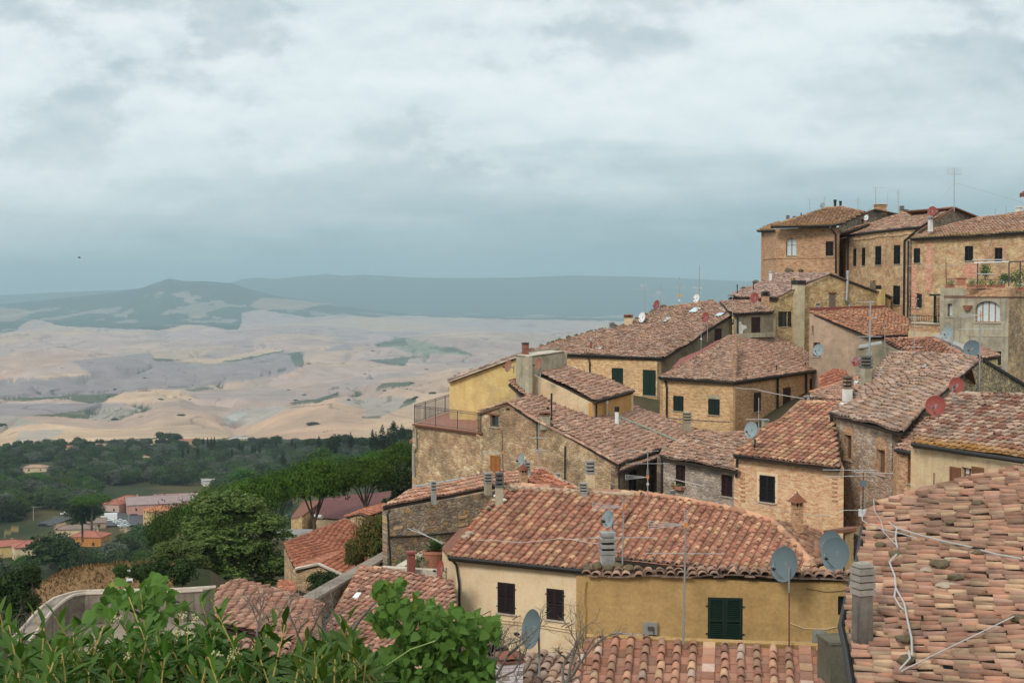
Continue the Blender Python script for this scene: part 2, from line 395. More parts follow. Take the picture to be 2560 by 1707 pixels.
 M['tile_grey']=m_tile('tile_grey',[(.44,.28,.19),(.50,.38,.27),(.36,.23,.16),(.47,.38,.29),(.40,.24,.16),(.53,.43,.33),(.32,.21,.15)],li=.3,grey=.6,dark=.45)
 M['tile_lichen']=m_tile('tile_lichen',[(.34,.17,.12),(.30,.15,.10),(.38,.2,.14),(.52,.42,.33),(.56,.46,.36),(.48,.38,.3),(.60,.48,.36)],li=.4,grey=.3,dark=.4,lo=.58)
 M['tile_red']=m_tile('tile_red',[(.48,.19,.11),(.42,.16,.095),(.52,.24,.14),(.46,.2,.12)],li=.05,grey=.2,dark=.2)
 M['tile_flat']=m_tile('tile_flat',[(.45,.2,.125),(.50,.25,.155),(.40,.18,.115),(.52,.29,.18)],li=.25,grey=.3,dark=.3)
 M['tile_flat_mix']=m_tile('tile_flat_mix',[(.40,.24,.16),(.46,.31,.21),(.34,.19,.13),(.44,.34,.25)],li=.4,grey=.45,dark=.5)
 M['gutter']=m_plain('gutter',(.035,.032,.030),.5,.2)
 M['galv']=m_plain('galv',(.42,.43,.43),.45,.6)
 M['iron']=m_plain('iron',(.10,.09,.08),.6,.4)
 M['rust']=m_plain('rust',(.20,.085,.05),.8)
 M['alu']=m_plain('alu',(.62,.63,.62),.4,.5)
 M['dish_grey']=m_plain('dish_grey',(.13,.17,.18),.5,0.,.08,3)
 M['dish_pale']=m_plain('dish_pale',(.28,.34,.35),.5,0.,.08,3)
 M['dish_red']=m_plain('dish_red',(.30,.07,.055),.5,0.,.15,3)
 M['dish_brown']=m_plain('dish_brown',(.33,.14,.09),.5,0.,.12,3)
 M['white']=m_plain('white',(.78,.78,.76),.5)
 M['black']=m_plain('black',(.02,.02,.02),.5)
 M['orange_plastic']=m_plain('orange_plastic',(.7,.25,.06),.5)
 M['pink_plastic']=m_plain('pink_plastic',(.75,.25,.16),.5)
 M['shut_brown']=m_plain('shut_brown',(.026,.017,.016),.6)
 M['shut_green']=m_plain('shut_green',(.010,.026,.018),.5)
 M['shut_dark']=m_plain('shut_dark',(.016,.018,.018),.6)
 M['shut_rust']=m_plain('shut_rust',(.24,.095,.045),.6)
 M['wood']=m_plain('wood',(.13,.09,.06),.8)
 M['wood_orange']=m_plain('wood_orange',(.36,.14,.04),.6)
 M['sill']=m_plain('sill',(.42,.36,.27),.8)
 M['travertine']=m_plain('travertine',(.50,.42,.30),.8)
 M['interior']=m_plain('interior',(.025,.02,.018),.9)
 M['curtain']=m_plain('curtain',(.60,.66,.66),.8,0,.25,9)
 M['terrace_red']=m_plain('terrace_red',(.40,.19,.135),.8,0,.15,2)
 M['flash_red']=m_plain('flash_red',(.25,.075,.06),.6)
 M['flash_orange']=m_plain('flash_orange',(.60,.22,.12),.6)
 M['felt']=m_plain('felt',(.07,.07,.075),.9)
 M['moss']=m_plain('moss',(.14,.11,.065),.95,0,.5,14)
 M['mortar']=m_plain('mortar',(.42,.33,.24),.9,0,.3,5)
 M['terracotta']=m_plain('terracotta',(.42,.18,.11),.8)
 M['cable']=m_plain('cable',(.46,.44,.41),.6)
 M['leaf_pot']=m_plain('leaf_pot',(.07,.13,.035),.7,0,.5,10)
 M['flower']=m_plain('flower',(.8,.78,.7),.7)
 M['flower_yellow']=m_plain('flower_yellow',(.6,.42,.06),.7)
 M['skyglass']=m_plain('skyglass',(.55,.64,.66),.12,0.)
 t=NT('glass');t.b.inputs['IOR'].default_value=1.45;M['glass']=t.done((.03,.04,.045),.08,0.,.8)
 return M
M=mats()
def mats2():
 tm=[(.46,.27,.18),(.52,.36,.25),(.40,.23,.15),(.55,.42,.31),(.44,.28,.2),(.57,.46,.35),(.36,.23,.16)]
 M['tile_lichen_top']=m_tile('tile_lichen_top',[(.42,.24,.14),(.48,.31,.2),(.36,.2,.12),(.45,.34,.24)],li=.8,grey=.4,dark=.45,lo=.5,lichen=(.34,.19,.06))
 M['tile_lichen_top2']=m_tile('tile_lichen_top2',[(.46,.27,.18),(.50,.34,.23),(.40,.23,.15),(.5,.38,.28)],li=.5,grey=.5,dark=.4,lo=.56,lichen=(.3,.2,.08))
 M['tile_mix_top']=m_tile('tile_mix_top',tm,li=.35,grey=.4,dark=.3,lo=.58)
 M['tile_grey_top']=m_tile('tile_grey_top',[(.50,.36,.29),(.55,.43,.36),(.42,.29,.23),(.58,.48,.42),(.46,.32,.25)],li=.3,grey=.6,dark=.45,lo=.58,lichen=(.28,.19,.09))
 M['tile_grey_mid']=m_tile('tile_grey_mid',[(.47,.32,.23),(.53,.40,.30),(.38,.25,.18),(.56,.45,.35),(.43,.28,.19),(.50,.31,.21)],li=.35,grey=.55,dark=.45,lo=.58,lichen=(.36,.21,.07))
 M['tile_mix_mid']=m_tile('tile_mix_mid',[(.50,.31,.22),(.56,.39,.28),(.43,.26,.18),(.58,.44,.33),(.47,.28,.19)],li=.25,grey=.45,dark=.3,lo=.6)
 M['tile_orange']=m_tile('tile_orange',[(.47,.22,.12),(.53,.28,.17),(.40,.18,.10),(.55,.33,.2)],li=.35,grey=.3,dark=.4,lo=.56,lichen=(.45,.22,.05))
 M['stone_gold']=m_stone('stone_gold',[(.45,.33,.15),(.52,.39,.19),(.39,.28,.13),(.56,.43,.23),(.42,.3,.16)],3.0,(.48,.36,.18),.6,(.2,.15,.07),.35)
 M['brick_patch']=m_brick('brick_patch',(.52,.25,.15),(.44,.2,.12),(.5,.34,.22),.1)
 M['plaster_flue']=m_plaster('plaster_flue',(.56,.47,.31),(.3,.24,.16),.35,.25)
 M['plaster_brown2']=m_plaster('plaster_brown2',(.30,.25,.17),(.12,.10,.07),.6,.3,.2)
 M['shut_plum']=m_plain('shut_plum',(.035,.017,.017),.6);M['shut_greyed']=m_plain('shut_greyed',(.20,.15,.12),.8);M['shut_green2']=m_plain('shut_green2',(.012,.022,.018),.6)
mats2()
def mats3():
 near=[(.50,.27,.18),(.56,.34,.22),(.43,.21,.13),(.60,.41,.27),(.47,.28,.20),(.54,.30,.20),(.62,.45,.28),(.40,.22,.16)]
 M['tile_near']=m_tile('tile_near',near+[(.60,.50,.42)],li=.15,grey=.35,dark=.25)
 M['tile_near2']=m_tile('tile_near2',[(.50,.285,.185),(.54,.325,.215),(.46,.25,.16),(.56,.39,.25),(.48,.29,.2),(.52,.30,.195),(.50,.33,.24),(.42,.22,.145),(.60,.46,.29)],li=.15,grey=.4,dark=.55,lo=.6)
 M['tile_old']=m_tile('tile_old',[(.42,.27,.18),(.48,.34,.24),(.36,.23,.16),(.45,.31,.22)],li=.35,grey=.6,dark=.5,lichen=(.3,.23,.1))
 M['tile_pink2']=m_tile('tile_pink2',[(.56,.31,.20),(.60,.37,.25),(.50,.27,.17),(.62,.43,.3)],li=.05,grey=.35,dark=.12)
 M['tile_red2']=m_tile('tile_red2',[(.48,.22,.14),(.53,.27,.18),(.42,.18,.11),(.5,.3,.2)],li=.1,grey=.35,dark=.3)
 M['tile_ridge']=m_tile('tile_ridge',[(.60,.36,.22),(.64,.42,.26),(.57,.32,.2)],li=.1,grey=.2,dark=.1)
 M['tile_grey_near']=m_tile('tile_grey_near',[(.47,.33,.25),(.53,.42,.33),(.40,.27,.20),(.50,.43,.36),(.44,.29,.21),(.55,.46,.35),(.36,.25,.19),(.52,.36,.22)],li=.3,grey=.6,dark=.4,lo=.6,lichen=(.36,.24,.09))
 M['tile_mix_low']=m_tile('tile_mix_low',[(.47,.25,.17),(.54,.33,.23),(.41,.2,.13),(.58,.40,.29),(.45,.26,.19),(.52,.29,.2)],li=.12,grey=.35,dark=.3)
 M['stone_tan2']=m_stone('stone_tan2',[(.46,.33,.17),(.54,.40,.22),(.40,.29,.16),(.58,.45,.27),(.50,.33,.17),(.36,.28,.18)],3.0,(.47,.35,.20),.6,(.13,.095,.06),.6,((.42,.22,.13),.45))
 M['stone_grey2']=m_stone('stone_grey2',[(.36,.31,.24),(.43,.37,.29),(.30,.26,.21),(.46,.39,.28)],3.4,(.33,.28,.22),.6,(.16,.13,.1),.25)
 M['stone_gold2']=m_stone('stone_gold2',[(.40,.32,.17),(.48,.39,.22),(.33,.26,.15),(.5,.4,.2)],2.4,(.15,.12,.08),.85,(.12,.1,.06),.3)
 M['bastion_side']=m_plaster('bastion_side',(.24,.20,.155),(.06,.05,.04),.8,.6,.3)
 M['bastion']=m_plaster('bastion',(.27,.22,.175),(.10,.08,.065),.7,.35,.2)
 M['paving']=m_plaster('paving',(.30,.24,.18),(.33,.26,.2),.5,.0,.15)
 M['parapet']=m_plaster('parapet',(.62,.54,.42),(.35,.28,.2),.4,.2)
 M['plaster_pale2']=m_plaster('plaster_pale2',(.66,.48,.29),(.38,.30,.19),.4,.25)
 M['plaster_orange2']=m_plaster('plaster_orange2',(.33,.22,.1),(.12,.09,.06),.6,.4)
 M['concrete_dark']=m_plaster('concrete_dark',(.17,.165,.155),(.06,.055,.05),.6,.4);M['concrete_moss']=m_plaster('concrete_moss',(.13,.12,.085),(.07,.08,.05),.7,.4)
 M['sooty']=m_plaster('sooty',(.17,.145,.12),(.035,.03,.028),.9,.8,.4);M['stone_cap']=m_plaster('stone_cap',(.33,.29,.25),(.12,.10,.08),.7,.3)
 M['whitestreak']=m_brick('whitestreak',(.62,.6,.56),(.20,.12,.08),(.14,.10,.08),.3,.5,.11)
 M['blocked']=m_plain('blocked',(.16,.095,.06),.9,0,.5,8);M['rust_brick']=m_brick('rust_brick',(.20,.07,.045),(.16,.055,.035),(.25,.13,.08),.2,.3,.12)
 M['verdigris']=m_plain('verdigris',(.28,.34,.27),.6,0,.25,2);M['shut_dark2']=m_plain('shut_dark2',(.020,.018,.020),.5)
 M['eave_wood']=m_plain('eave_wood',(.055,.04,.03),.9)
 M['skyglass2']=m_plain('skyglass2',(.36,.42,.37),.15,0,.08,1)
mats3()
def m_roof(name,c,c2):
 t=NT(name);g=t.geo();n=t.noise(g,.35,5,.65);w=t.noise(t.map(g,(1,1,3)),2.5,4,.6)
 t.bump(w,.5,.05);return t.done(t.mix(.35,t.mix(t.ramp(n,[(.3,0.),(.7,1.)]),c,c2),t.ramp(w,[(.3,.2),(.7,.8)]),'OVERLAY'),.9)
def mats4():
 for n,c,c2 in(('roof_red',(.42,.15,.10),(.34,.12,.085)),('roof_orange',(.50,.19,.08),(.42,.16,.08)),('roof_brown',(.27,.20,.16),(.2,.15,.12)),('roof_mauve',(.28,.195,.185),(.36,.27,.25)),('roof_tan',(.42,.29,.2),(.34,.22,.15)),('roof_pale',(.45,.43,.40),(.36,.34,.32)),('roof_purple',(.17,.075,.07),(.14,.062,.06))):M[n]=m_roof(n,c,c2)
 M['brick_pink']=m_brick('brick_pink',(.47,.24,.17),(.42,.2,.14),(.45,.38,.32),.2,.6,.2);M['brick_pale']=m_brick('brick_pale',(.5,.4,.32),(.45,.26,.18),(.45,.38,.32),.3,.6,.2)
 M['plaster_yellow3']=m_plaster('plaster_yellow3',(.62,.44,.2),(.4,.3,.18),.4,.1);M['plaster_orange3']=m_plaster('plaster_orange3',(.52,.22,.055),(.4,.2,.08),.3,.1)
 M['car_silver']=m_plain('car_silver',(.5,.53,.55),.3,.3);M['car_green']=m_plain('car_green',(.35,.45,.40),.3,.2);M['car_dark']=m_plain('car_dark',(.04,.05,.06),.3,.2)
 M['asphalt']=m_plain('asphalt',(.085,.085,.088),.9);M['amber']=m_plain('amber',(.75,.42,.06),.5)
mats4()
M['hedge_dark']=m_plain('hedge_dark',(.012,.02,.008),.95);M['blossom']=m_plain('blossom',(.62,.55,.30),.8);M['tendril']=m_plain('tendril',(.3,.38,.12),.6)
# ------------------------------------------------------------ roofs, walls, windows and roof furniture
def scan(poly,u):
 xs=[]
 n=len(poly)
 for i in range(n):
  (u0,v0),(u1,v1)=poly[i],poly[(i+1)%n]
  if(u0<=u<u1)or(u1<=u<u0):xs.append(v0+(v1-v0)*(u-u0)/(u1-u0))
 xs.sort();return[(xs[i],xs[i+1])for i in range(0,len(xs)-1,2)]
def tile_template(kind,pitch,L,seg=5,rr=.36):
 """returns verts (k,3) in (u,v,n), quads"""
 if kind=='cover':
  r0,r1=pitch*rr,pitch*rr*.8;V=[];Q=[]
  for r,v,dz in((r0,0,.062),(r1,L,.012)):
   for k in range(seg+1):
    a=math.pi*k/seg;V.append((math.cos(a)*r,v,math.sin(a)*r*.82+dz-.01))
  for k in range(seg+1):
   a=math.pi*k/seg;r=r0-.022;V.append((math.cos(a)*r,.0,math.sin(a)*r*.82+.035))
  m=seg+1
  for k in range(seg):Q.append((k,k+1,m+k+1,m+k));Q.append((2*m+k,2*m+k+1,k+1,k))
  return np.array(V),np.array(Q)
 w=pitch*.5  # flat channel tile, its lower edge lying on the next
 V=[(-w,0,.028),(w,0,.028),(w,L,.0),(-w,L,.0),(-w,0,.0),(w,0,.0)]
 return np.array(V),np.array([(0,1,2,3),(4,5,1,0)])
def tile_roof(parent,pl,poly,pitch=.3,expo=.3,mat='tile_mix',seed=1,seg=4,jit=1.,sag=.05,name='roof',deck=True,rr=.36,flatcols=0,lean=0.,hh=1.,chan=0.):
 R=np.random.default_rng(seed)
 P=[((p-pl.a).dot(pl.u),(p-pl.a).dot(pl.v))for p in poly]
 us=[p[0]for p in P];vs=[p[1]for p in P];u0,u1=min(us),max(us);v0,v1=min(vs),max(vs)
 n=max(1,round((u1-u0)/pitch));pt=(u1-u0)/n
 cov,cha=[],[]
 for i in range(n):
  uc=u0+(i+.5)*pt
  for a,b in scan(P,uc):
   k=0;v=a;isflat=flatcols and R.random()<flatcols
   off=0 if abs(a-v0)<.4 else R.uniform(0,.2)*expo
   while v<b-.12*expo:
    (cha if isflat else cov).append((uc,v+off,min(expo*1.22,b-v+.05)))
    if isflat:cov.append((uc,v+off,-1.))
    v+=expo*R.uniform(.97,1.03)
  for a,b in scan(P,min(u1-1e-3,max(u0+1e-3,uc+pt*.5))):
   v=a
   while v<b-.12*expo:
    cha.append((uc+pt*.5,v,min(expo*1.1,b-v+.02)));v+=expo
 out_v=[];out_f=[];rnd=[];low=[];gap_shade=[];base=0;coppi=1. if rr>=.33 else .12
 U=np.array(pl.u);V=np.array(pl.v);Nn=np.array(pl.n);A=np.array(pl.a)
 for kind,lst in(('cover',[c for c in cov if c[2]>0]),('flat',cha),('wide',[c for c in cov if c[2]<0])):
  if not lst:continue
  arr=np.array(lst);k=len(arr)
  T,Q=tile_template('cover' if kind=='cover' else 'flat',pt if kind!='wide' else pt*.78,expo*1.2,seg,rr)
  j=jit if kind=='cover' else jit*.5
  yaw=R.normal(0,.035*j,k)+lean;du=R.normal(0,.014*j,k);dv=R.normal(0,.022*j,k);dn=np.abs(R.normal(0,.008*j,k))
  lift=np.abs(R.normal(0,.018*j,k));lift[R.random(k)<.04*j]+=.04
  if kind=='wide':dn+=.05
  Ls=np.clip(arr[:,2]/(expo*1.2),.3,1)if kind!='wide' else np.ones(k)
  x=T[None,:,0]+0*arr[:,:1];y=T[None,:,1]*Ls[:,None];z=T[None,:,2]+lift[:,None]*(1-T[None,:,1]/(expo*1.2))
  xx=x*np.cos(yaw)[:,None]-y*np.sin(yaw)[:,None];yy=x*np.sin(yaw)[:,None]+y*np.cos(yaw)[:,None]
  u=xx+(arr[:,0]+du)[:,None];v=yy+(arr[:,1]+dv)[:,None]
  wob=sag*(np.sin(u*.9+seed)*np.cos(v*.7+seed*2)+.5*np.sin(u*2.3+v*1.3+seed))
  z=(z*hh if kind=='cover' else z-chan)+dn[:,None]+wob+(0 if kind!='cover' else .012)
  Pw=A+u[...,None]*U+v[...,None]*V+z[...,None]*Nn
  out_v.append(Pw.reshape(-1,3));t=len(T)
  fq=(Q[None]+(np.arange(k)*t)[:,None,None]+base).reshape(-1,4);out_f.append(fq);base+=k*t
  rr_=(R.random(k)**.9*.85+.15)if kind!='flat' else(R.random(k)**1.6*.6)
  gap_shade.append(np.repeat(np.full(k,coppi if kind=='flat' else 0.)*(.7+.3*R.random(k)),len(Q)));rnd.append(np.repeat(rr_,len(Q)));low.append(np.repeat(1-np.clip((arr[:,1]-v0)/2.2,0,1),len(Q)))  # flat channel tiles carry the painted crevice shade
 Vv=np.concatenate(out_v);Ff=np.concatenate(out_f)
 o=np_mesh(name,Vv,Ff,M[mat],parent,{'rnd':('FACE','FLOAT',np.concatenate(rnd)),'low':('FACE','FLOAT',np.concatenate(low)),'gap_shade':('FACE','FLOAT',np.concatenate(gap_shade))})
 if deck:
  mb=MB();mb.prism([p-pl.n*(sag+.03)for p in poly],-pl.n*.11);d=mb.build('roof_deck',M['eave_wood'],o)
 return o
def ridge_row(parent,pts,r=.13,L=.4,mat='tile_pink',seed=0,lift=.03,mortar=True,name='ridge_tiles'):
 """half-round tiles laid along a line"""
 R=np.random.default_rng(seed+50);mb=MB();seg=6
 for a,b in zip(pts,pts[1:]):
  D=(b-a);n=max(1,round(D.length/L));d=D.normalized();s=d.cross(Vector((0,0,1))).normalized();up=s.cross(d)
  for i in range(n):
   mb.val=R.random();c=a+D*(i/n)+up*(lift+R.normal(0,.008))+s*R.normal(0,.01);e=c+D*(1.15/n)
   V=[]
   for q,rr,dz in((c,r,.02),(e,r*.85,0.)):
    for k in range(seg+1):
     t=math.pi*k/seg;V.append(q+s*math.cos(t)*rr+up*(math.sin(t)*rr+dz-r*.35))
   for k in range(seg+1):
    t=math.pi*k/seg;V.append(c+s*math.cos(t)*(r-.02)+up*(math.sin(t)*(r-.02)-r*.35))
   m=seg+1;Q=[(k,k+1,m+k+1,m+k)for k in range(seg)]+[(2*m+k,2*m+k+1,k+1,k)for k in range(seg)]
   mb.add(V,Q)
 return mb.build(name,M[mat],parent)
SH={}
class Wall:
 def __init__(s,h,a,b,top,base,mat,depth=.22):
  s.h,s.a,s.b,s.base,s.mat,s.depth=h,Vector(a),Vector(b),base,mat,depth
  s.u,s.n=vplane(s.a,s.b)
  if s.n.dot(s.a)>0:s.n=-s.n  # n points to the viewer's side
  s.len=Vector((b.x-a.x,b.y-a.y,0)).length
  s.top=top or[(0,a.z),(s.len,b.z)];s.holes=[]
 def t(s,p):return(p-s.a).dot(s.u)
 def pt(s,t,z,out=0.):v=s.a+s.u*t+s.n*out;return Vector((v.x,v.y,z))
 def hit(s,p):r=ray(p);return r*(s.a.dot(s.n)/r.dot(s.n))
 def rect(s,r):
  x0,y0,x1,y1=r;ym=(y0+y1)/2;xm=(x0+x1)/2
  t0=s.t(s.hit((x0,ym)));t1=s.t(s.hit((x1,ym)))
  z1=s.hit((xm,y0)).z;z0=s.hit((xm,y1)).z
  return min(t0,t1),z0,max(t0,t1),z1
 def ztop(s,t):
  for(t0,z0),(t1,z1)in zip(s.top,s.top[1:]):
   if t0<=t<=t1:return z0+(z1-z0)*(t-t0)/max(1e-6,t1-t0)
  return s.top[0][1]if t<s.top[0][0]else s.top[-1][1]
 def box(s,mb,t0,z0,t1,z1,o0,o1):
  """box on the wall from offset o0 to o1 (outward)"""
  c=s.pt((t0+t1)/2,(z0+z1)/2,(o0+o1)/2);M3=Matrix((s.u,s.n,Vector((0,0,1)))).transposed()
  mb.box(c,(abs(t1-t0),abs(o1-o0),abs(z1-z0)),M=M3)
 def build(s):
  outer=[(0,s.base),(s.len,s.base)]+[(t,z)for t,z in reversed(s.top)]
  hs=[h for h in s.holes]
  loops=[[Vector((t,z,0))for t,z in outer]]+[[Vector((t,z,0))for t,z in h]for h in hs]
  tris=tessellate_polygon(loops);flat=[v for l in loops for v in l]
  V=[s.pt(v.x,v.y)for v in flat];UV=[(v.x,v.y)for v in flat];Fc=[tuple(t)for t in tris];fm=[0]*len(Fc)
  for h in hs:
   b=len(V);n=len(h);V+=[s.pt(t,z)for t,z in h]+[s.pt(t,z,-s.depth)for t,z in h]
   UV+=[(t,z)for t,z in h]+[(t+.2,z+.2)for t,z in h]
   for i in range(n):Fc.append((b+i,b+(i+1)%n,b+n+(i+1)%n,b+n+i));fm.append(0)
   # thickness: an inner skin keeps light out
  b=len(V);V+=[s.pt(t,z,-s.depth-.02)for t,z in outer];UV+=[(t,z)for t,z in outer]
  tr=tessellate_polygon([[Vector((t,z,0))for t,z in outer]]);Fc+=[tuple(b+i for i in t)for t in tr]
  n=len(outer)
  b2=len(V);V+=[s.pt(t,z)for t,z in outer];UV+=[(t,z+.1)for t,z in outer]
  Fc+=[(b2+i,b2+(i+1)%n,b+(i+1)%n,b+i)for i in range(n)]
  me=bpy.data.meshes.new('wall');off=wloc(s.h.root)
  me.from_pydata([v-off for v in V],[],Fc);uvl=me.uv_layers.new(name='UVMap')
  buf=np.zeros((len(me.loops),2),np.float32);li=np.zeros(len(me.loops),np.int32);me.loops.foreach_get('vertex_index',li)
  k=s.h.uvoff;buf[:]=np.array(UV)[li]+np.array([k,k*.37]);uvl.data.foreach_set('uv',buf.ravel())
  me.materials.append(M[s.mat]);me.update()
  s.obj=link(bpy.data.objects.new('wall',me),s.h.root);return s.obj
class House:
 n=0
 def __init__(s,name,label,cat,base,group=None):
  s.root=thing(name,label,cat,base,group);s.walls=[];House.n+=1;s.uvoff=House.n*13.7;s.roofs=[]
 def wall(s,a,b,base,mat,top=None,depth=.22):
  """top: optional list of 3-D points along the top (a and b included)"""
  w=Wall(s,a,b,None,base,mat,depth)
  if top:w.top=[(w.t(p),p.z)for p in top];w.top[0]=(0,w.top[0][1]);w.top[-1]=(w.len,w.top[-1][1])
  s.walls.append(w);return w
 def roof(s,pl,poly,**k):
  pts=[p if isinstance(p,Vector)else pl.hit(p)for p in poly]
  o=tile_roof(s.root,pl,pts,seed=House.n*7+len(s.roofs),**k);s.roofs.append(o);o['_']=0;del o['_']
  s.last=pts;return o
 def slab(s,pts,dz=-.15,mat='rust',name='roof'):
  mb=MB();mb.prism(pts,(0,0,dz));return mb.build(name,M[mat],s.root)
 def gutter(s,pts,r=.07,mat='gutter'):
  mb=MB();mb.tube(pts,r,8);return mb.build('gutter',M[mat],s.root)
 def pipe(s,pts,r=.05,mat='gutter',name='downpipe'):
  mb=MB();mb.tube(pts,r,6);return mb.build(name,M[mat],s.root)
 def window(s,w,r,kind='shut',col='shut_brown',sill='sill',arch=0.,name='window',panes=2,frame=None,surround=None,rz=None,lbl=None):
  t0,z0,t1,z1=rz or w.rect(r);m=.12
  t0=max(t0,.02);t1=min(t1,w.len-.02)
  zt=min(w.ztop(t0),w.ztop(t1))-.03
  if z1>zt:z1=zt
  W0,H0=t1-t0,z1-z0
  hole=[(t0,z0),(t1,z0),(t1,z1),(t0,z1)]
  if arch:
   k=7;hole=[(t0,z0),(t1,z0)]+[(t0+W0*(.5+.5*math.cos(math.pi*i/k)),z1-arch+arch*math.sin(math.pi*i/k))for i in range(k+1)]
  w.holes.append(hole);d=w.depth
  f=MB();fr=.05
  for(a,b_,c,e)in((t0,z0,t0+fr,z1),(t1-fr,z0,t1,z1),(t0+fr,z0,t1-fr,z0+fr),(t0+fr,z1-fr,t1-fr,z1)):
   w.box(f,a,b_,c,e,-d+.015,-d+.075)
  fc=frame or('wood' if kind in('dark','glass')else col)
  win=f.build(name,M[fc],s.root,label=lbl)
  p=MB()
  w.box(p,t0+fr,z0+fr,t1-fr,z1-fr,-d+.005,-d+.02)
  if kind in('curtain',):p.build('curtain',M['curtain'],win)
  else:p.build('pane',M['glass' if kind!='blank' else col],win)
  if kind in('curtain','glass','panes'):
   q=MB()
   for i in range(1,panes):
    x=t0+W0*i/panes;w.box(q,x-.03,z0+fr,x+.03,z1-fr,-d+.02,-d+.07)
   if kind=='panes' or kind=='curtain' and panes<3:w.box(q,t0+fr,z0+H0*.6,t1-fr,z0+H0*.6+.04,-d+.022,-d+.06)
   if panes>1 or kind=='panes':q.build('glazing_bar',M[fc],win)
  if kind in('shut','shut1','solid'):
   n=1 if kind=='shut1' else 2
   for i in range(n):
    a=t0+.01+(W0-.02)*i/n;b_=a+(W0-.02)/n-.012;q=MB();o0,o1=-.02,.03;st=min(.07,(b_-a)*.2)
    w.box(q,a,z0+.01,a+st,z1-.01,o0,o1);w.box(q,b_-st,z0+.01,b_,z1-.01,o0,o1)
    for zz in(z0+.01,z0+H0*.5-.03,z1-.08):w.box(q,a+st,zz,b_-st,zz+.07,o0,o1)
    if kind=='solid':w.box(q,a+st,z0+.08,b_-st,z1-.08,o0,o0+.025)
    else:
     zz=z0+.09;M3=Matrix((w.u,w.n,Vector((0,0,1)))).transposed()@Matrix.Rotation(-.65,3,'X')
     while zz<z1-.1:
      if abs(zz-(z0+H0*.5))>.055:q.box(w.pt((a+b_)/2,zz,.002),(b_-a-2*st,.055,.012),M=M3)
      zz+=.062
    for zz in(z0+H0*.2,z0+H0*.8):w.box(q,(t0-.06)if i==0 else(t1-.02),zz,(t0+.02)if i==0 else(t1+.06),zz+.035,.012,.04)
    q.build('shutter',M[col],win)
  if kind=='open' or kind=='dark_open':
   for sgn in(0,1):
    q=MB();ww=W0*.5;a=(t0-ww-.02)if sgn==0 else(t1+.02)
    for x in(a,a+ww-.06):w.box(q,x,z0,x+.06,z1,.012,.05)
    for zz in(z0,z0+H0*.5,z1-.06):w.box(q,a+.06,zz,a+ww-.06,zz+.06,.012,.05)
    zz=z0+.09
    while zz<z1-.08:w.box(q,a+.06,zz,a+ww-.06,zz+.035,.02,.04);zz+=.055
    q.build('shutter',M[col],win)
  if sill:
   q=MB();w.box(q,t0-.08,z0-.07,t1+.08,z0-.004,-.05,.08);q.build('sill',M[sill],win)
  if surround:
   q=MB();e=.16
   for(a,b_,c,g)in((t0-e,z0,t0,z1+e),(t1,z0,t1+e,z1+e),(t0,z1,t1,z1+e)):w.box(q,a,b_,c,g,-.01,.02)
   q.build('surround',M[surround],win)
  return win
 def chimney(s,kind,foot,h,w,d=None,mat='concrete',rz=.3,sink=.35,cap='concrete',parent=None):
  """foot: 3-D point where the shaft meets the roof"""
  d=d or w;p=parent or(s.roofs[-1]if s.roofs else s.root);mb=MB();c=Vector(foot);c.z-=sink;H=h+sink
  ms=[M[mat],M[cap],M['interior']]
  if kind=='louvre':  # shaft, then stacked concrete rings with dark gaps
   hd=min(H*.5,.75);mb.frust(c,w,d,w,d,H-hd,rz);z=H-hd
   n=4;step=hd/n
   for i in range(n):
    mb.mi=1;k=1.22 if i<n-1 else 1.12
    mb.frust(c+Vector((0,0,z)),w*(k-.08),d*(k-.08),w*k,d*k,step*.58,rz)
    if i<n-1:mb.mi=2;mb.frust(c+Vector((0,0,z+step*.58)),w*.85,d*.85,w*.85,d*.85,step*.42,rz)
    z+=step
   mb.frust(c+Vector((0,0,z-step*.42)),w*1.0,d*1.0,w*.8,d*.8,.05,rz)if False else None
  elif kind=='pyramid':  # brick shaft, open lantern, tiled pyramid
   mb.frust(c,w,d,w,d,H*.62,rz);mb.mi=0;z=H*.62
   mb.frust(c+Vector((0,0,z)),w*1.2,d*1.2,w*1.2,d*1.2,H*.04,rz);z+=H*.04
   R=Matrix.Rotation(rz,3,'Z')
   for sx in(-1,0,1):
    for sy in(-1,0,1):
     if sx or sy:mb.frust(c+R@Vector((sx*w*.42,sy*d*.42,0))+Vector((0,0,z)),w*.16,d*.16,w*.16,d*.16,H*.11,rz)
   mb.mi=2;mb.frust(c+Vector((0,0,z)),w*.5,d*.5,w*.5,d*.5,H*.1,rz);z+=H*.11;mb.mi=1
   steps=5
   for i in range(steps):
    k0=1.55*(1-i/steps)+.12;mb.frust(c+Vector((0,0,z)),w*k0,d*k0,w*(k0-.28),d*(k0-.28),H*.22/steps,rz);z+=H*.22/steps
   mb.frust(c+Vector((0,0,z)),w*.16,d*.16,w*.1,d*.1,H*.04,rz)
  elif kind=='pipe':  # metal flue with a hat
   mb.lathe(c,[(w/2,0),(w/2,H*.86)],10);mb.mi=1
   mb.lathe(c+Vector((0,0,H*.84)),[(w*.62,0),(w*.62,H*.05)],10)
   mb.lathe(c+Vector((0,0,H*.93)),[(w*.75,0),(w*.7,H*.03),(w*.2,H*.07)],10)
   for k in range(3):
    a=k*2.1;mb.tube([c+Vector((math.cos(a)*w*.5,math.sin(a)*w*.5,H*.86)),c+Vector((math.cos(a)*w*.5,math.sin(a)*w*.5,H*.95))],.012,4)
  elif kind=='tube':  # plain flue, collar at the top
   mb.lathe(c,[(w*.62,0),(w*.5,H*.5),(w*.5,H*.8)],10);mb.mi=1;mb.lathe(c+Vector((0,0,H*.8)),[(w*.6,0),(w*.6,H*.2)],10)
  elif kind=='block':  # masonry stack with oversailing cap and small tiles
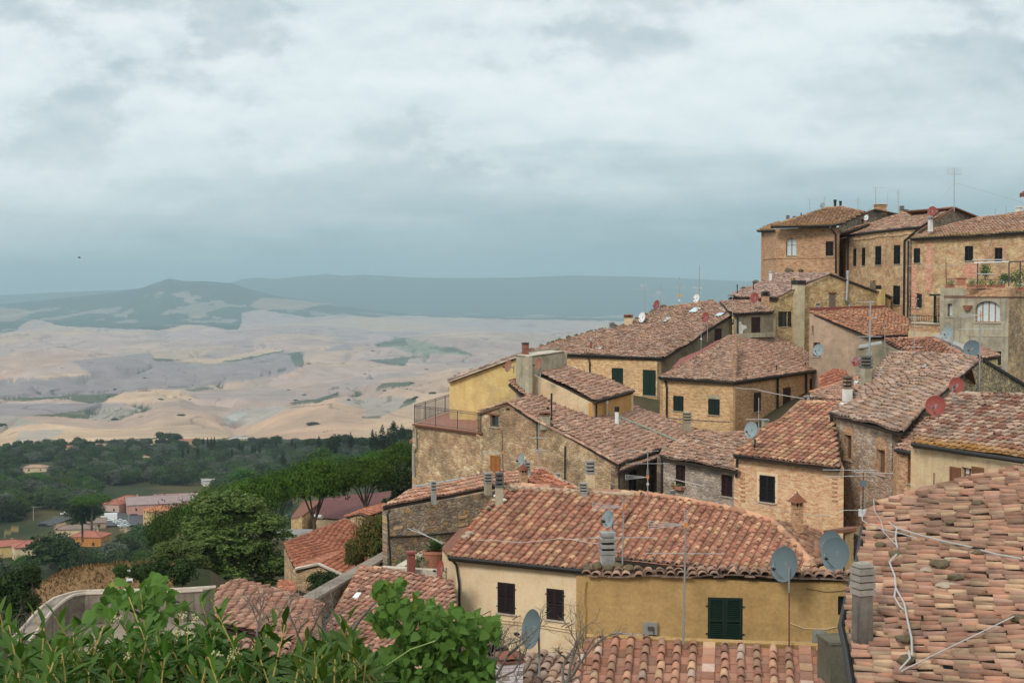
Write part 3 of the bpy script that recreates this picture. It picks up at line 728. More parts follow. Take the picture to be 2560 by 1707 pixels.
   mb.frust(c,w,d,w,d,H*.8,rz);mb.mi=1
   mb.frust(c+Vector((0,0,H*.8)),w*1.2,d*1.2,w*1.2,d*1.2,H*.05,rz);mb.mi=2
   mb.frust(c+Vector((0,0,H*.85)),w*.7,d*.7,w*.7,d*.7,H*.08,rz);mb.mi=1
   R=Matrix.Rotation(rz,3,'Z')
   for sx in(-1,1):
    for sy in(-1,1):mb.frust(c+R@Vector((sx*w*.45,sy*d*.45,0))+Vector((0,0,H*.85)),w*.16,d*.16,w*.16,d*.16,H*.08,rz)
   mb.frust(c+Vector((0,0,H*.93)),w*1.3,d*1.3,w*.9,d*.9,H*.07,rz)
  return mb.build('chimney',ms,p)
 def cp(s,kind,fn,x,yb,yt,w,where,**k):
  """chimney measured in the picture: foot (x, yb), top yt, shaft width w"""
  p=where.hit(fn(x,yb))if isinstance(where,Plane)else W(fn(x,yb),where)
  sc=(fn(1,0)[0]-fn(0,0)[0])*p.y/F;return s.chimney(kind,p,(yb-yt)*sc,w*sc*k.pop('kw',.85),**k)
 def skylight(s,pl,quad,glass='skyglass',parent=None):
  q=[pl.hit(p)for p in quad];q=[v+pl.n*.12 for v in q];mb=MB();mb.prism(q,-pl.n*.2);o=mb.build('skylight',M['gutter'],parent or s.roofs[-1])
  c=sum(q,Vector())/4;g=MB();g.mi=0;g.prism([c+(v-c)*.78+pl.n*.02 for v in q],-pl.n*.03)
  me=g.build('pane',M[glass],None)if False else None
  # the pane joins the skylight mesh as a second material
  n0=len(mb.f);mb.mi=1;mb.prism([c+(v-c)*.78+pl.n*.015 for v in q],-pl.n*.03)
  bpy.data.objects.remove(o);return mb.build('skylight',[M['gutter'],M[glass]],parent or s.roofs[-1])
 def finish(s):
  for w in s.walls:w.build()
def facing(w_over_h,side):
 c=max(.08,min(1,w_over_h));ph=math.acos(c);return Vector((-math.sin(ph)*side,-math.cos(ph),0))
def dish(px,hpx,wh,d,mat='dish_grey',side=1,label='',mount='pole',pole=None,arm=True,group='satellite dishes on the roofs',tilt=.25,d_foot=None):
 """px centre, hpx height in photo pixels, wh width/height, side=1 faces left"""
 c=W(px,d);R=hpx/F*d/2;ax=facing(wh,side);ax=(ax+Vector((0,0,tilt))).normalized()
 foot=W(pole,d_foot or d)if pole else c-ax*.25-Vector((0,0,R*1.1))
 t=thing('satellite_dish',label,'satellite dish',foot,group)
 b=MB();prof=[(R*.02,0),(R*.35,R*.02),(R*.7,R*.09),(R*.97,R*.18),(R,R*.20),(R*.985,R*.165),(R*.7,R*.06),(R*.35,-R*.015),(R*.02,-R*.035)]
 b.lathe(c-ax*R*.1,prof,28,ax);b.build('reflector',M[mat],t,smooth=True)
 back=c-ax*R*.12;m=MB();m.tube([back,back-ax*.12-Vector((0,0,.05)),foot+Vector((0,0,min(.3,abs(back.z-foot.z)*.5)))],.03,6);m.tube([foot+Vector((0,0,min(.6,max(.1,back.z-foot.z)))),foot-Vector((0,0,.2))],.028,6)
 m.box(back-ax*.04,(.14,.14,.18));m.build('mount',M['galv'],t)
 if arm:
  a=MB();lo=c-Vector((0,0,R*.9));l=c+ax*R*1.05-Vector((0,0,R*.35));a.tube([lo,l],.018,6);a.tube([c+ax.cross(Vector((0,0,1)))*R*.8,l],.01,4)
  a.build('arm',M['galv'],t);e=MB();e.lathe(l,[(.035,0),(.05,.08),(.02,.16)],8,-ax);e.build('receiver',M['gutter'],t)
 return t
def yagi(mb,p,L,az,n=10,el=.28,taper=.5,vert=False,r=.009):
 if p.y>75:r=.022;el*=1.3
 d=Vector((math.cos(az),math.sin(az),0));s=Vector((0,0,1))if vert else Vector((-d.y,d.x,0))
 mb.tube([p-d*L*.25,p+d*L*.75],r,4)
 for i in range(n):
  q=p+d*L*(-.22+.95*i/(n-1));e=el*(1-taper*i/n)*.5;mb.tube([q-s*e,q+s*e],r*.6,4)
def grid(mb,p,w,h,az,n=6):
 k_=2.4 if p.y>75 else 1.
 d=Vector((math.cos(az),math.sin(az),0))
 for i in range(n):
  z=-h/2+h*i/(n-1);mb.tube([p+d*-w/2+Vector((0,0,z)),p+d*w/2+Vector((0,0,z))],.006*k_,4)
 for k in(-1,0,1):mb.tube([p+d*w/2*k-Vector((0,0,h/2)),p+d*w/2*k+Vector((0,0,h/2))],.007*k_,4)
def logp(mb,p,L,az,spread=.5):
 """swept V of bare rods"""
 d=Vector((math.cos(az),math.sin(az),0))
 for k in(-1,-.33,.33,1):mb.tube([p,p+d*L+Vector((0,0,spread*L*.22*k))],.010,4)
 mb.tube([p+d*L-Vector((0,0,spread*L*.22)),p+d*L+Vector((0,0,spread*L*.22))],.012,4)
def antenna(foot,top,d,items,label,mat='galv',r=.022,group='television antennas on the roofs',d1=None):
 """foot, top: pixels; items: (kind, y pixel, length m, azimuth deg, ...)"""
 f=W(foot,d);tp=W(top,d1 or d);tp.y=f.y if d1 is None else tp.y
 t=thing('tv_antenna',label,'antenna',f,group)
 r*=1.5 if d>75 else 1.15
 m=MB();m.tube([f-Vector((0,0,.3)),tp],r,6,r*.7);m.build('mast',M[mat],t)
 for it in items:
  kind,y,L,az=it[:4];mb=MB();k=(foot[1]-y)/max(1,(foot[1]-top[1]));p=f+(tp-f)*k;az=math.radians(az)
  if kind=='yagi':yagi(mb,p,L,az,*(it[4:]or(10,)));mb.build('yagi_aerial',M['alu'],t)
  elif kind=='vyagi':yagi(mb,p,L,az,8,.3,.4,True);mb.build('yagi_aerial',M['alu'],t)
  elif kind=='rod':mb.tube([p-Vector((math.cos(az),math.sin(az),0))*L/2,p+Vector((math.cos(az),math.sin(az),0))*L/2],.022 if d>75 else .012,4);mb.build('crossbar',M['alu'],t)
  elif kind=='grid':grid(mb,p,L,it[4]if len(it)>4 else L,az);mb.build('grid_reflector',M['alu'],t)
  elif kind=='log':logp(mb,p,L,az);mb.build('rod_aerial',M['alu'],t);b2=MB();b2 .box(p,(.1,.1,.14));b2 .build('feed_box',M['orange_plastic'],t)
  elif kind=='box':mb.box(p,(L,L*.6,L));mb.build('amplifier',M[it[4]if len(it)>4 else 'galv'],t)
  elif kind=='plate':mb.box(p,(L,.04,L),M=Matrix.Rotation(math.pi/4,3,'Y'));mb.build('panel',M[it[4]],t)
 return t
def cable(pts,r,label,name='cable',mat='cable',group=None,sag=0.,cat='cable'):
 P=[]
 for a,b in zip(pts,pts[1:]):
  for i in range(6):k=i/6;q=a.lerp(b,k);q=q-Vector((0,0,sag*4*k*(1-k)));P.append(q)
 P.append(pts[-1]);mb=MB();mb.tube(P,r,5);o=mb.build(name,M[mat]);return tag(o,label,cat,group)
 # ------------------------------------------------------------ terrain: one sheet from the town hill to the far ranges
def vnoise(x,y,seed=0):
 """lattice value noise, 0..1"""
 xi=np.floor(x).astype(np.int64);yi=np.floor(y).astype(np.int64);fx=x-xi;fy=y-yi
 fx=fx*fx*(3-2*fx);fy=fy*fy*(3-2*fy)
 def h(a,b):
  n=(a*374761393+b*668265263+seed*1442695041)&0xffffffff
  n=((n^(n>>13))*1274126177)&0xffffffff
  return((n^(n>>16))&0xffff)/65535.
 return(h(xi,yi)*(1-fx)+h(xi+1,yi)*fx)*(1-fy)+(h(xi,yi+1)*(1-fx)+h(xi+1,yi+1)*fx)*fy
def fbm(x,y,o=4,seed=0,g=.5):
 a=1.;t=0.;s=0.
 for i in range(o):s=s+a*vnoise(x*2**i+17.3*i,y*2**i-9.1*i,seed+i);t+=a;a*=g
 return s/t
KD=np.array([0,9,16,25,60,90,130,200,300,450,600,900,1300,1800,2400,3200,5000,8000,12000,16000,22000,40000],float)
KZ=np.array([-3.4,-3.6,-9,-15,-19,-26,-38,-60,-82,-100,-109,-127,-150,-176,-203,-226,-262,-292,-302,-300,-290,-290],float)
def interp_px(x,pts):
 xs=np.array([p[0]for p in pts],float);ys=np.array([p[1]for p in pts],float);return np.interp(x,xs,ys)
RID1=[(-900,775),(-400,765)]+[K_(*p)for p in((0,235),(200,215),(400,193),(560,178),(700,158),(760,135),(830,113),(900,124),(1000,124),(1140,132),(1240,165),(1420,205),(1600,236),(1800,262),(2000,288),(2300,305))]+[(1500,820),(3000,830)]
RID2=[(-900,775),(300,725)]+[K_(*p)for p in((1000,140),(1140,128),(1200,110),(1270,106),(1350,112),(1480,100),(1600,91),(1700,98),(1780,91),(1900,98),(2100,106),(2300,107))]+[(1300,694),(1444,688),(1560,690),(1700,695),(1799,700),(1900,704),(2100,712),(3400,740)]
RID3=[(-900,1090)]+[K_(*p)for p in((0,846),(60,815),(150,790),(280,794),(450,811),(590,812),(700,800),(800,777),(950,782),(1050,806),(1150,850),(1240,830),(1400,770),(1640,713),(1780,738),(1900,700),(2040,690),(2300,680))]+[(3400,980)]
RID4=[(-900,1010)]+[K_(*p)for p in((0,722),(300,714),(490,712),(600,668),(760,650),(880,660),(960,698),(1100,712),(1400,712),(1500,700),(1700,642),(1900,622),(2100,600),(2352,560))]+[(3400,920)]
def height(x,y):
 x=np.asarray(x,float);y=np.asarray(y,float);d=np.maximum(y,1.)
 px=1280+F*x/d
 z=np.interp(d,KD,KZ)
 # the town stands on a spur that rises to the right
 spur=np.clip((x+6+.02*d)/14,0,1);spur=spur*spur*(3-2*spur)
 far=np.clip((230-d)/90,0,1)
 zt=np.interp(d,[0,9,16,25,60,85,110,140,200,300],[-3.4,-3.6,-9,-15,-17,-14,-9,-5,-12,-50])-.0*x
 z=z*(1-spur*far)+np.maximum(z,zt)*spur*far
 # the brow under the stone pines, and the dry grass mound beside the bastion
 k=np.clip((px-260)/180,0,1);z=z+24*np.exp(-((d-190)/62)**2)*k*(1-spur*far)
 zc=(720-interp_px(px,[(-400,1900),(-100,1700),(0,1610),(40,1560),(80,1502),(150,1458),(210,1440),(300,1427),(400,1424),(520,1440),(600,1500),(760,1600),(1000,1700),(3000,1700)]))/F*105
 g=np.exp(-((d-105)/17)**2);z=np.where(zc>z,z+(zc-z)*g,z)
 # rolling clay hills
 a=np.clip((d-1500)/1200,0,1)*np.clip((15000-d)/6000,0,1)
 und=(fbm(x/700+3.3,y/950+1.7,3,5,.42)-.5)*150+(fbm(x/2600,y/2600,2,9)-.5)*80*np.clip((d-3000)/3000,0,1)
 z=z+a*und*np.interp(d,[1500,2600,4200],[.25,.35,1.])
 for dc,wd,L_ in((2150,330,RID3),(3300,480,RID4)):
  zc=(720-interp_px(px,L_))/F*dc;g=np.exp(-((d-dc)/wd)**2);lo=np.interp(d,KD,KZ)-14;z=z*(1-g)+(zc+16*(fbm(x/150,y/260,2,57,.4)-.5)*(1-g))*g-26*(np.exp(-((d-dc-wd*1.6)/(wd*.8))**2))
 z=z+np.clip((d-1650)/500,0,1)*np.clip((7500-d)/3500,0,1)*np.interp(d,[2000,4200],[.22,1.])*(fbm(x/210,y/330,3,55,.45)-.5)*52
 gul=fbm(x/260,y/420,3,31,.5);z=z-np.clip((d-1600)/800,0,1)*np.clip((9000-d)/3000,0,1)*20*np.clip(np.abs(gul-.5)<.04,0,1)*(1-np.abs(gul-.5)/.04)
 # ranges
 r1=(720-interp_px(px,RID1))/F*14500;b=np.exp(-((d-14500)/2300)**2);z=np.maximum(z,-330+(r1+330)*b+26*(fbm(x/900,y/900,4,21)-.5)*b)
 r2=(720-interp_px(px,RID2))/F*21000;b=np.exp(-((d-21000)/3000)**2);z=np.maximum(z,-360+(r2+360)*b+22*(fbm(x/1300,y/1300,4,23)-.5)*b)
 near=np.clip((d-20)/30,0,1)*np.clip((1500-d)/500,0,1);z=z+near*(fbm(x/60,y/60,3,41)-.5)*np.interp(d,[20,100,400,1500],[.5,3,9,14])
 return z
def inpoly(px,py,poly):
 r=np.zeros(px.shape,bool);n=len(poly)
 for i in range(n):
  x0,y0=poly[i];x1,y1=poly[(i+1)%n]
  if y0==y1:continue
  c=((y0>py)!=(y1>py))&(px<(x1-x0)*(py-y0)/(y1-y0)+x0);r^=c
 return r
def build_terrain():
 az=np.concatenate([np.linspace(-2.2,-.40,40)[:-1],np.linspace(-.40,.16,720),np.linspace(.16,1.2,60)[1:]])  # x/y
 dist=np.concatenate([np.linspace(-30,4,6),np.geomspace(6,60,40)[:-1],np.geomspace(60,1500,170)[:-1],np.geomspace(1500,25000,560)[:-1],np.geomspace(25000,60000,12)])
 D,A=np.meshgrid(dist,az,indexing='ij');X=A*np.maximum(D,30);Y=D
 Z=height(X,Y);V=np.stack([X,Y,Z],-1).reshape(-1,3);nr,nc=D.shape
 i=(np.arange(nr-1)[:,None]*nc+np.arange(nc-1)[None]).ravel();Q=np.stack([i,i+1,i+nc+1,i+nc],1)
 # land cover, surveyed from the photograph: what grows or is ploughed at each spot of ground, plus painted shade in the folds
 d=np.maximum(Y,1.);px=1280+F*X/d;py=720-F*Z/d
 # ragged boundaries
 wx=(fbm(px/16.,py/5.,3,61)-.5)*15;wy=(fbm(px/20.,py/6.,3,71)-.5)*4
 qx=px+wx;qy=py+wy
 C=np.zeros(X.shape+(3,))
 straw=np.array([.465,.305,.205]);straw2=np.array([.53,.365,.24]);straw3=np.array([.44,.315,.24]);mauve=np.array([.265,.215,.21]);green=np.array([.075,.085,.045]);dark=np.array([.035,.05,.03]);clay=np.array([.44,.38,.32])
 n1=fbm(X/420,Y/900,3,81);n2=fbm(X/90,Y/260,4,83);n3=fbm(X/1500,Y/2500,3,87)
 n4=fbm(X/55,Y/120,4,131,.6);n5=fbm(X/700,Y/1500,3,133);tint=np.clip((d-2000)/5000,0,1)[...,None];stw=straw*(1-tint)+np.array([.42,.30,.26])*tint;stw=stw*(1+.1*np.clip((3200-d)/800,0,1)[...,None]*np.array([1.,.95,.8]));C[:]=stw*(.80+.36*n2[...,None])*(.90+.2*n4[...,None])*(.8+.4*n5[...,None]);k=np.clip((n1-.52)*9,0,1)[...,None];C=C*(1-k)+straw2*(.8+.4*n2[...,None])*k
 # a patchwork of parcels
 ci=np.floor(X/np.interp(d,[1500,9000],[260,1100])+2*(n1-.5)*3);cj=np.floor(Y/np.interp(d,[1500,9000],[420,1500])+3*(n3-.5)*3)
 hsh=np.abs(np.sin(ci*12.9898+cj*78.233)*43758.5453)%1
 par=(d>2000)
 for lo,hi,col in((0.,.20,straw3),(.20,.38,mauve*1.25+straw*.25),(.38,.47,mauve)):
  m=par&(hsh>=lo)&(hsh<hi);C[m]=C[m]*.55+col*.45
 def put(poly,col,f=None,amt=1.,rag=True):
  poly=[f(*p)for p in poly]if f else poly
  m=inpoly(qx if rag else px,qy if rag else py,poly)&(d>700);C[m]=C[m]*(1-amt)+(col*(.85+.3*n2[...,None]))[m]*amt
 put([(340,515),(740,470),(750,512),(860,515),(1080,522),(1390,470),(1490,472),(1480,545),(1330,592),(1040,632),(900,650),(560,676),(300,690),(0,705),(-200,700),(-200,590),(0,605),(180,590),(440,575)],mauve*1.05,K_)
 put([(-100,722),(620,722),(600,748),(420,765),(150,785),(-100,800)],mauve*1.1,K_)
 put([(930,675),(1300,650),(1480,665),(1520,700),(1700,600),(2040,560),(1900,600),(1690,668),(1500,722),(1300,712),(1050,700),(960,700)],mauve*.9+straw*.3,K_)
 put([(1590,455),(1700,430),(1730,460),(1600,465)],mauve,K_)
 put([(1930,392),(2000,400),(2320,485),(2000,475),(1900,430)],np.array([.22,.24,.17]),K_)
 put([(830,515),(1060,505),(1300,455),(1380,465),(1130,520),(1000,528)],straw2,K_)
 put([(0,620),(180,590),(440,572),(430,582),(180,602)],straw2*1.05,K_)
 put([(490,712),(600,668),(760,652),(880,660),(960,700),(800,716)],straw2*1.02,K_)
 put([(1200,880),(1230,830),(1400,770),(1640,712),(1800,755),(1780,790),(1850,815),(1700,880),(1450,925),(1250,905)],straw*1.06,K_)
 put([(1640,712),(1900,690),(2040,700),(2040,720),(1860,790),(1770,795),(1800,755)],clay*.8,K_)
 put([(1250,740),(1400,735),(1380,760),(1230,830),(1120,830),(1060,800),(1130,765)],clay*.85,K_)
 put([(1115,780),(1190,768),(1215,775),(1150,805),(1110,822),(1120,800)],np.array([.46,.44,.41]),K_)
 put([(90,855),(290,850),(300,870),(200,910),(60,930),(80,880)],clay*.9,K_,.8)
 for g in([(0,698),(300,688),(330,680),(560,672),(570,680),(500,715),(430,724),(320,700),(0,708)],[(130,780),(260,775),(420,752),(470,770),(440,800),(560,812),(300,790)],
 [(1410,478),(1475,468),(1490,540),(1450,540),(1425,510)],[(740,500),(870,506),(900,512),(760,516)],[(1080,518),(1250,488),(1390,462),(1380,470),(1130,522)],
 [(1790,510),(1900,505),(2000,490),(2140,492),(2000,505),(1980,540),(1890,530)],[(1840,428),(1980,398),(2000,440),(1850,448)],[(2110,450),(2220,445),(2320,482),(2180,470)],
 [(1550,700),(1660,665),(1660,680),(1560,720),(1430,728),(1410,718)],[(1840,650),(1880,622),(2010,615),(2010,635),(1900,648)],[(1990,700),(2040,700),(2035,715),(1960,745)],
 [(770,645),(910,640),(920,648)],[(910,655),(1010,640),(1060,655),(930,662)],[(180,668),(285,648),(290,655),(200,672)],[(500,905),(640,897),(780,888),(790,895),(520,915)],[(160,940),(300,925),(480,915),(490,925),(300,940)],
 [(1310,572),(1400,548),(1400,556),(1330,575)],[(1760,790),(1860,785),(1870,797),(1770,797)],[(1090,890),(1200,882),(1200,888),(1090,896)]):
  put(g,green,K_,.95)
 put([(430,800),(470,752),(640,742),(700,720),(690,740),(640,780),(560,812)],clay*.72,K_)
 put([(0,785),(60,783),(120,805),(190,820),(100,835),(0,855)],clay*.7+green*.3,K_)
 for k_ in range(26):  # eroded gullies: short dark strokes
  x0=440+rng.random()*230;y0=750+rng.random()*50;put([(x0,y0),(x0+26,y0-9),(x0+30,y0-6),(x0+4,y0+5)],green*1.3,K_,.8)
  # hedges along the stream beds
 gul=fbm(X/260,Y/420,3,31,.5);ln=fbm(X/330,Y/520,3,141,.5);trk=(np.abs(ln-.5)<.004)&(d>1700)&(d<9000);C[trk]=C[trk]*.62
 fold=np.clip((.46-fbm(X/210,Y/330,3,55,.45))*7,0,1)[...,None]*((d>1600)&(d<8000))[...,None];C=C*(1-fold*.3)+np.array([.27,.22,.17])*fold*.3  # hill hollows darkened: fold shading painted into the ground colour
 hed=(((np.abs(gul-.5)<.012)&(fbm(X/600,Y/600,2,93)>.52)))&(d>1700)&(d<12000);C[hed]=green*1.1
 # woods on the ranges
 wood=np.array([.045,.06,.035]);nw=fbm(X/520,Y/800,4,101)
 b1=interp_px(px,[K_(*p)for p in((-900,400),(0,385),(75,367),(200,312),(300,345),(540,352),(780,364),(900,336),(1030,345),(1160,372),(1185,325),(1120,292),(1270,262),(1500,300),(1700,285),(1800,300),(2000,292),(2300,305),(3600,330))])
 nw2=fbm(X/260,Y/500,4,103);crest=np.minimum(interp_px(px,RID1),760);m=(d>9000)&(py<b1+wy*1.3)&~((nw2>.63)&(py>crest+22));pm=(d>9000)&(py<b1+wy*1.3)&~m;C[m]=(wood*(.7+.6*n2[...,None]))[m];C[pm]=C[pm]*.5+wood*.9
 put([(1215,245),(1280,200),(1440,215),(1660,240),(1560,240),(1500,255),(1300,265)],straw,K_,.6);put([(-200,262),(0,250),(130,262),(160,280),(60,320),(-200,320)],straw,K_,.5)
 put([(80,355),(160,310),(200,315),(140,350)],straw,K_,.9);put([(280,385),(400,350),(430,360),(330,398)],straw2,K_,.9)
 m=(d>18500);C[m]=(wood*(.8+.4*n2[...,None]))[m]
 # the wooded valley below the town: rough grass and scrub between the trees
 grass=np.array([.045,.055,.024]);dry=np.array([.28,.20,.09])
 yb=interp_px(px,[(-900,1120),(0,1125),(150,1112),(300,1105),(560,1098),(700,1098),(900,1095),(1100,1085),(1300,1080),(2600,1080)])
 m=(py>yb+wy)&(d<2600);gn=fbm(X/40,Y/60,4,111);kk=np.clip((gn-.5)*7,0,1)[...,None]
 g=grass*(.6+.8*n2[...,None])*(1-kk*.5)+dry*kk*.25;C[m]=g[m]
 for g_,c_ in(([(380,920),(560,985),(420,1010),(390,970)],dry*1.1),([(820,345),(1010,320),(1220,310),(1210,360),(900,370)],straw*.9),([(20,650),(110,645),(260,670),(170,700),(60,665)],clay*1.1),
 ([(0,1020),(110,990),(180,990),(60,1040),(0,1060)],dry),([(1260,360),(1400,350),(1400,380),(1280,385)],straw*.9),([(900,980),(1000,1000),(980,1040),(900,1020)],straw*.8)):
  m=inpoly(qx,qy,[G_(*p)for p in g_])&(d>200);C[m]=(c_*(.8+.4*n2[...,None]))[m]
 m=inpoly(px+wx*.4,py+wy,[I_(*p)for p in((150,540),(170,480),(300,400),(520,330),(800,310),(900,320),(900,480),(500,470),(300,560),(180,640))])&(d<230)
 sl=fbm(X/1.5,Y/3.5,4,121);C[m]=(np.array([.34,.20,.085])*(.55+.9*sl[...,None]))[m]
 m=(d>84)&(d<140)&(px>50)&(px<430)&(n2*.0+px+60*(sl-.5)<440)&(px+50*(sl-.5)>75);C[m]=(np.array([.23,.14,.07])*(.35+1.2*sl[...,None]))[m]
 m=(d<60)|((d<84)&~m&(X>-30))|((d<240)&(px>520));C[m]=(np.array([.10,.085,.05])*(.7+.6*n2[...,None]))[m]
 C4=np.concatenate([C,np.ones(C.shape[:2]+(1,))],-1).reshape(-1,4)
 t=NT('ground_cover');c=t.attr('cover','Color');g=t.geo()
 cd=t.N.new("ShaderNodeCameraData")if False else None
 n=t.noise(t.map(g,(1,.6,1)),.02,8,.65);nn=t.noise(t.map(g,(1,1,1)),.9,4,.6)
 c=t.mix(.3,c,t.ramp(n,[(.3,.2),(.7,.8)]),'OVERLAY');c=t.mix(.3,c,t.ramp(nn,[(.3,.25),(.7,.8)]),'OVERLAY')
 mat=t.done(c,.95,None,.05)
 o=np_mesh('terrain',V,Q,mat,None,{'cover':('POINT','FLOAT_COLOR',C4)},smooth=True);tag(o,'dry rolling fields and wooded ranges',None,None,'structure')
 return o
TERR=build_terrain()
def gz(x,y):return float(height(np.array([x]),np.array([y]))[0])
def ground_at(p,d):
 """the point of the ground seen through pixel p near distance d: solved along the ray"""
 r=ray(p);y=np.geomspace(max(20,d*.3),d*3,400);hz=height(r.x*y,y);dz=hz-r.z*y
 i=np.argmax(dz>0)if(dz>0).any()else len(y)-1
 return Vector((r.x*y[i],y[i],hz[i]))
 # ------------------------------------------------------------ the air over the valley
def haze():
 mb=MB();x,y0,y1,z0,z1=42000,-400,34000,-560,420
 mb.box((0,(y0+y1)/2,(z0+z1)/2),(2*x,y1-y0,z1-z0));m=bpy.data.materials.new('haze');m.use_nodes=True
 N=m.node_tree.nodes;N.clear();o=N.new("ShaderNodeOutputMaterial");v=N.new("ShaderNodeVolumePrincipled")
 v.inputs['Color'].default_value=(.66,.90,1.0,1);v.inputs['Density'].default_value=8e-5;v.inputs['Anisotropy'].default_value=.1
 m.node_tree.links.new(v.outputs[0],o.inputs['Volume']);ob=mb.build('haze',m)
 tag(ob,'pale blue haze over the valley',None,None,'stuff');return ob
 # ------------------------------------------------------------ the town: upper terrace of houses
V3=Vector
def lerp(a,b,k):return a+(b-a)*k
def up_(p,z):return V3((p.x,p.y,p.z+z))
def shift(p,v):return V3((p.x+v[0],p.y+v[1],p.z))
def back_roof(h,ridge,run,drop,mat='rust',eave=None):
 """the slope nobody sees from here: from the ridge away and down"""
 d=V3((run[0],run[1],-drop));pts=[ridge[0],ridge[1],ridge[1]+d,ridge[0]+d]
 mb=MB();mb.prism(pts,(0,0,-.15));mb.build('back_roof',M['tile_flat'],h.root)
GR_T='houses of the upper town'
# --- brick tower house
h=House('brick_house','tall red brick house with hipped roof and arched window, left end of hilltop row','house',W((2080,960),150),GR_T)
a,b=W(A_(392,517),144),W(A_(872,507),141.5);pl=Plane(a,b,21)
h.roof(pl,[A_(392,517),A_(640,513),A_(862,505),A_(950,490),A_(1112,405),A_(1000,382),A_(940,366),A_(820,376),A_(620,445),A_(420,500)],pitch=.36,expo=.36,mat='tile_lichen_top',sag=.04)
a2,b2=W(A_(288,549),151.5),W(A_(418,545),145.5);pl2=Plane(a2,b2,21)
h.roof(pl2,[A_(288,549),A_(416,545),A_(396,512),A_(470,478),A_(380,505)],pitch=.36,expo=.36,mat='tile_lichen_top',sag=.03)
ridge_row(h.roofs[0],[pl.hit(A_(400,508)),pl.hit(A_(620,445)),pl.hit(A_(820,376)),pl.hit(A_(935,366)),pl.hit(A_(1112,405))],.2,.5,'tile_lichen_top',3)
back_roof(h,[pl.hit(A_(620,445)),pl.hit(A_(935,366))],(1,7),2.2);
c0=W(A_(337,575),151);c1=W(A_(436,540),145.6);c2=W(A_(905,530),142.6);zt=c1 .z+.1
for p in(c0,c1,c2):p.z=zt
w0=h.wall(c0,c1,-14,'brick_red');w1=h.wall(c1,c2,-14,'brick_red');c3=shift(c2,(1.5,9));c4=shift(c0,(2,9))
c0 .z=c0 .z-.0
h.wall(c2,c3,-14,'brick_red');h.wall(c3,c4,-14,'brick_red');h.wall(c4,c0,-14,'brick_red')
A4=lambda x0,y0,x1,y1:A_(x0,y0)+A_(x1,y1)
h.window(w1,A4(512,606,592,742),'curtain','wood',arch=.35,sill='travertine',frame='wood')
h.window(w1,A4(818,628,878,742),'shut','shut_brown',arch=.2,sill='travertine')
mb=MB()
for w,x0,x1 in((w0,0,w0 .len),(w1,0,w1 .len)):w.box(mb,x0,w1 .hit(A_(600,757)).z-.06,x1,w1 .hit(A_(600,757)).z+.06,0,.07)
mb.build('string_course',M['brick_red'],h.root)
for x,y in((470,676),(668,675),(725,674)):mb=MB();p=w1 .hit(A_(x,y));w1 .box(mb,w1 .t(p)-.09,p.z-.09,w1 .t(p)+.09,p.z+.09,.003,.02);mb.build('putlog_plug',M['travertine'],h.root)
h.gutter([a2,b2],.09);h.gutter([a,b,W(A_(950,490),141)],.09)
h.pipe([pl.hit(A_(850,512))+V3((0,-.2,-.1)),W(A_(858,530),141.6),W(A_(895,575),141.9),W(A_(897,880),141.9)],.11,'gutter')
for x,y0,y1,w_,k in((525,462,424,24,'louvre'),(575,450,432,22,'louvre'),(628,436,410,10,'tube'),(890,372,308,24,'tube'),(932,372,318,22,'tube')):
 h.cp(k,A_,x,y0,y1,w_,149,mat='concrete' if k=='louvre' else 'gutter',cap='concrete' if k=='louvre' else 'gutter')
h.finish()
# --- stone gable standing behind
h=House('stone_house','brown stone gable with a wide brick chimney rising behind the brick tower house','house',W((2180,700),158),GR_T)
g0,g1,g2=W(A_(935,492),152),W(A_(1195,385),156),W(A_(1372,425),160)
w=h.wall(g0,W(A_(1420,440),161),-10,'stone_dark',[g0,g1,g2,W(A_(1420,440),161)])
mb=MB();mb.prism([g0+V3((0,-.3,.12)),g1+V3((0,-.3,.12)),g1+V3((2,8,.12)),g0+V3((2,8,.12))],(0,0,-.12));mb.build('roof',M['tile_flat_mix'],h.root)
mb=MB();mb.prism([g1+V3((0,-.3,.12)),g2+V3((.3,-.3,.08)),g2+V3((2,8,.08)),g1+V3((2,8,.12))],(0,0,-.12));h.roofs.append(mb.build('roof',M['tile_flat_mix'],h.root))
h.cp('block',A_,1240,400,342,95,158,mat='brick_mix',cap='brick_red',rz=.3,d=.7)
h.cp('louvre',A_,1406,418,350,30,160,mat='brick_mix');h.cp('louvre',A_,1440,416,380,30,160)
h.finish()
# --- curved-front house
h=House('stone_house','ochre stone house with a curved front, two blind brick arches and six dark shuttered windows','house',W((2220,900),138),GR_T)
f0,f1,f2,f3,f4=W(A_(908,602),148),W(A_(985,584),143.5),W(A_(1200,556),137),W(A_(1420,531),132.5),W(A_(1545,521),131)
zt=5.35
def atz(p,z):q=V3(p);q.z=z;return q
pl=Plane(f1,f4,19)
h.roof(pl,[A_(985,584),A_(1200,555),A_(1420,530),A_(1545,520),A_(1812,370),A_(1660,390),A_(1420,418),A_(1290,455),A_(1160,500),A_(1010,560)],pitch=.33,expo=.36,mat='tile_mix_top',sag=.06)
h.roof(Plane(f0,f1,19),[A_(908,600),A_(985,584),A_(1010,560),A_(1160,500),A_(1150,492),A_(960,555)],pitch=.33,expo=.36,mat='tile_mix_top',sag=.03)
ridge_row(h.roofs[0],[pl.hit(A_(1010,558)),pl.hit(A_(1160,498)),pl.hit(A_(1290,452)),pl.hit(A_(1420,416)),pl.hit(A_(1660,388)),pl.hit(A_(1810,370))],.16,.45,'tile_mix_top',5)
inn=[(0,.35)]*5;F5=[up_(p,-.18)for p in(f0,f1,f2,f3,f4)];F5=[shift(p,(.12,.3))for p in F5]
ws=[h.wall(F5[i],F5[i+1],-9,'stone_buff')for i in range(4)]
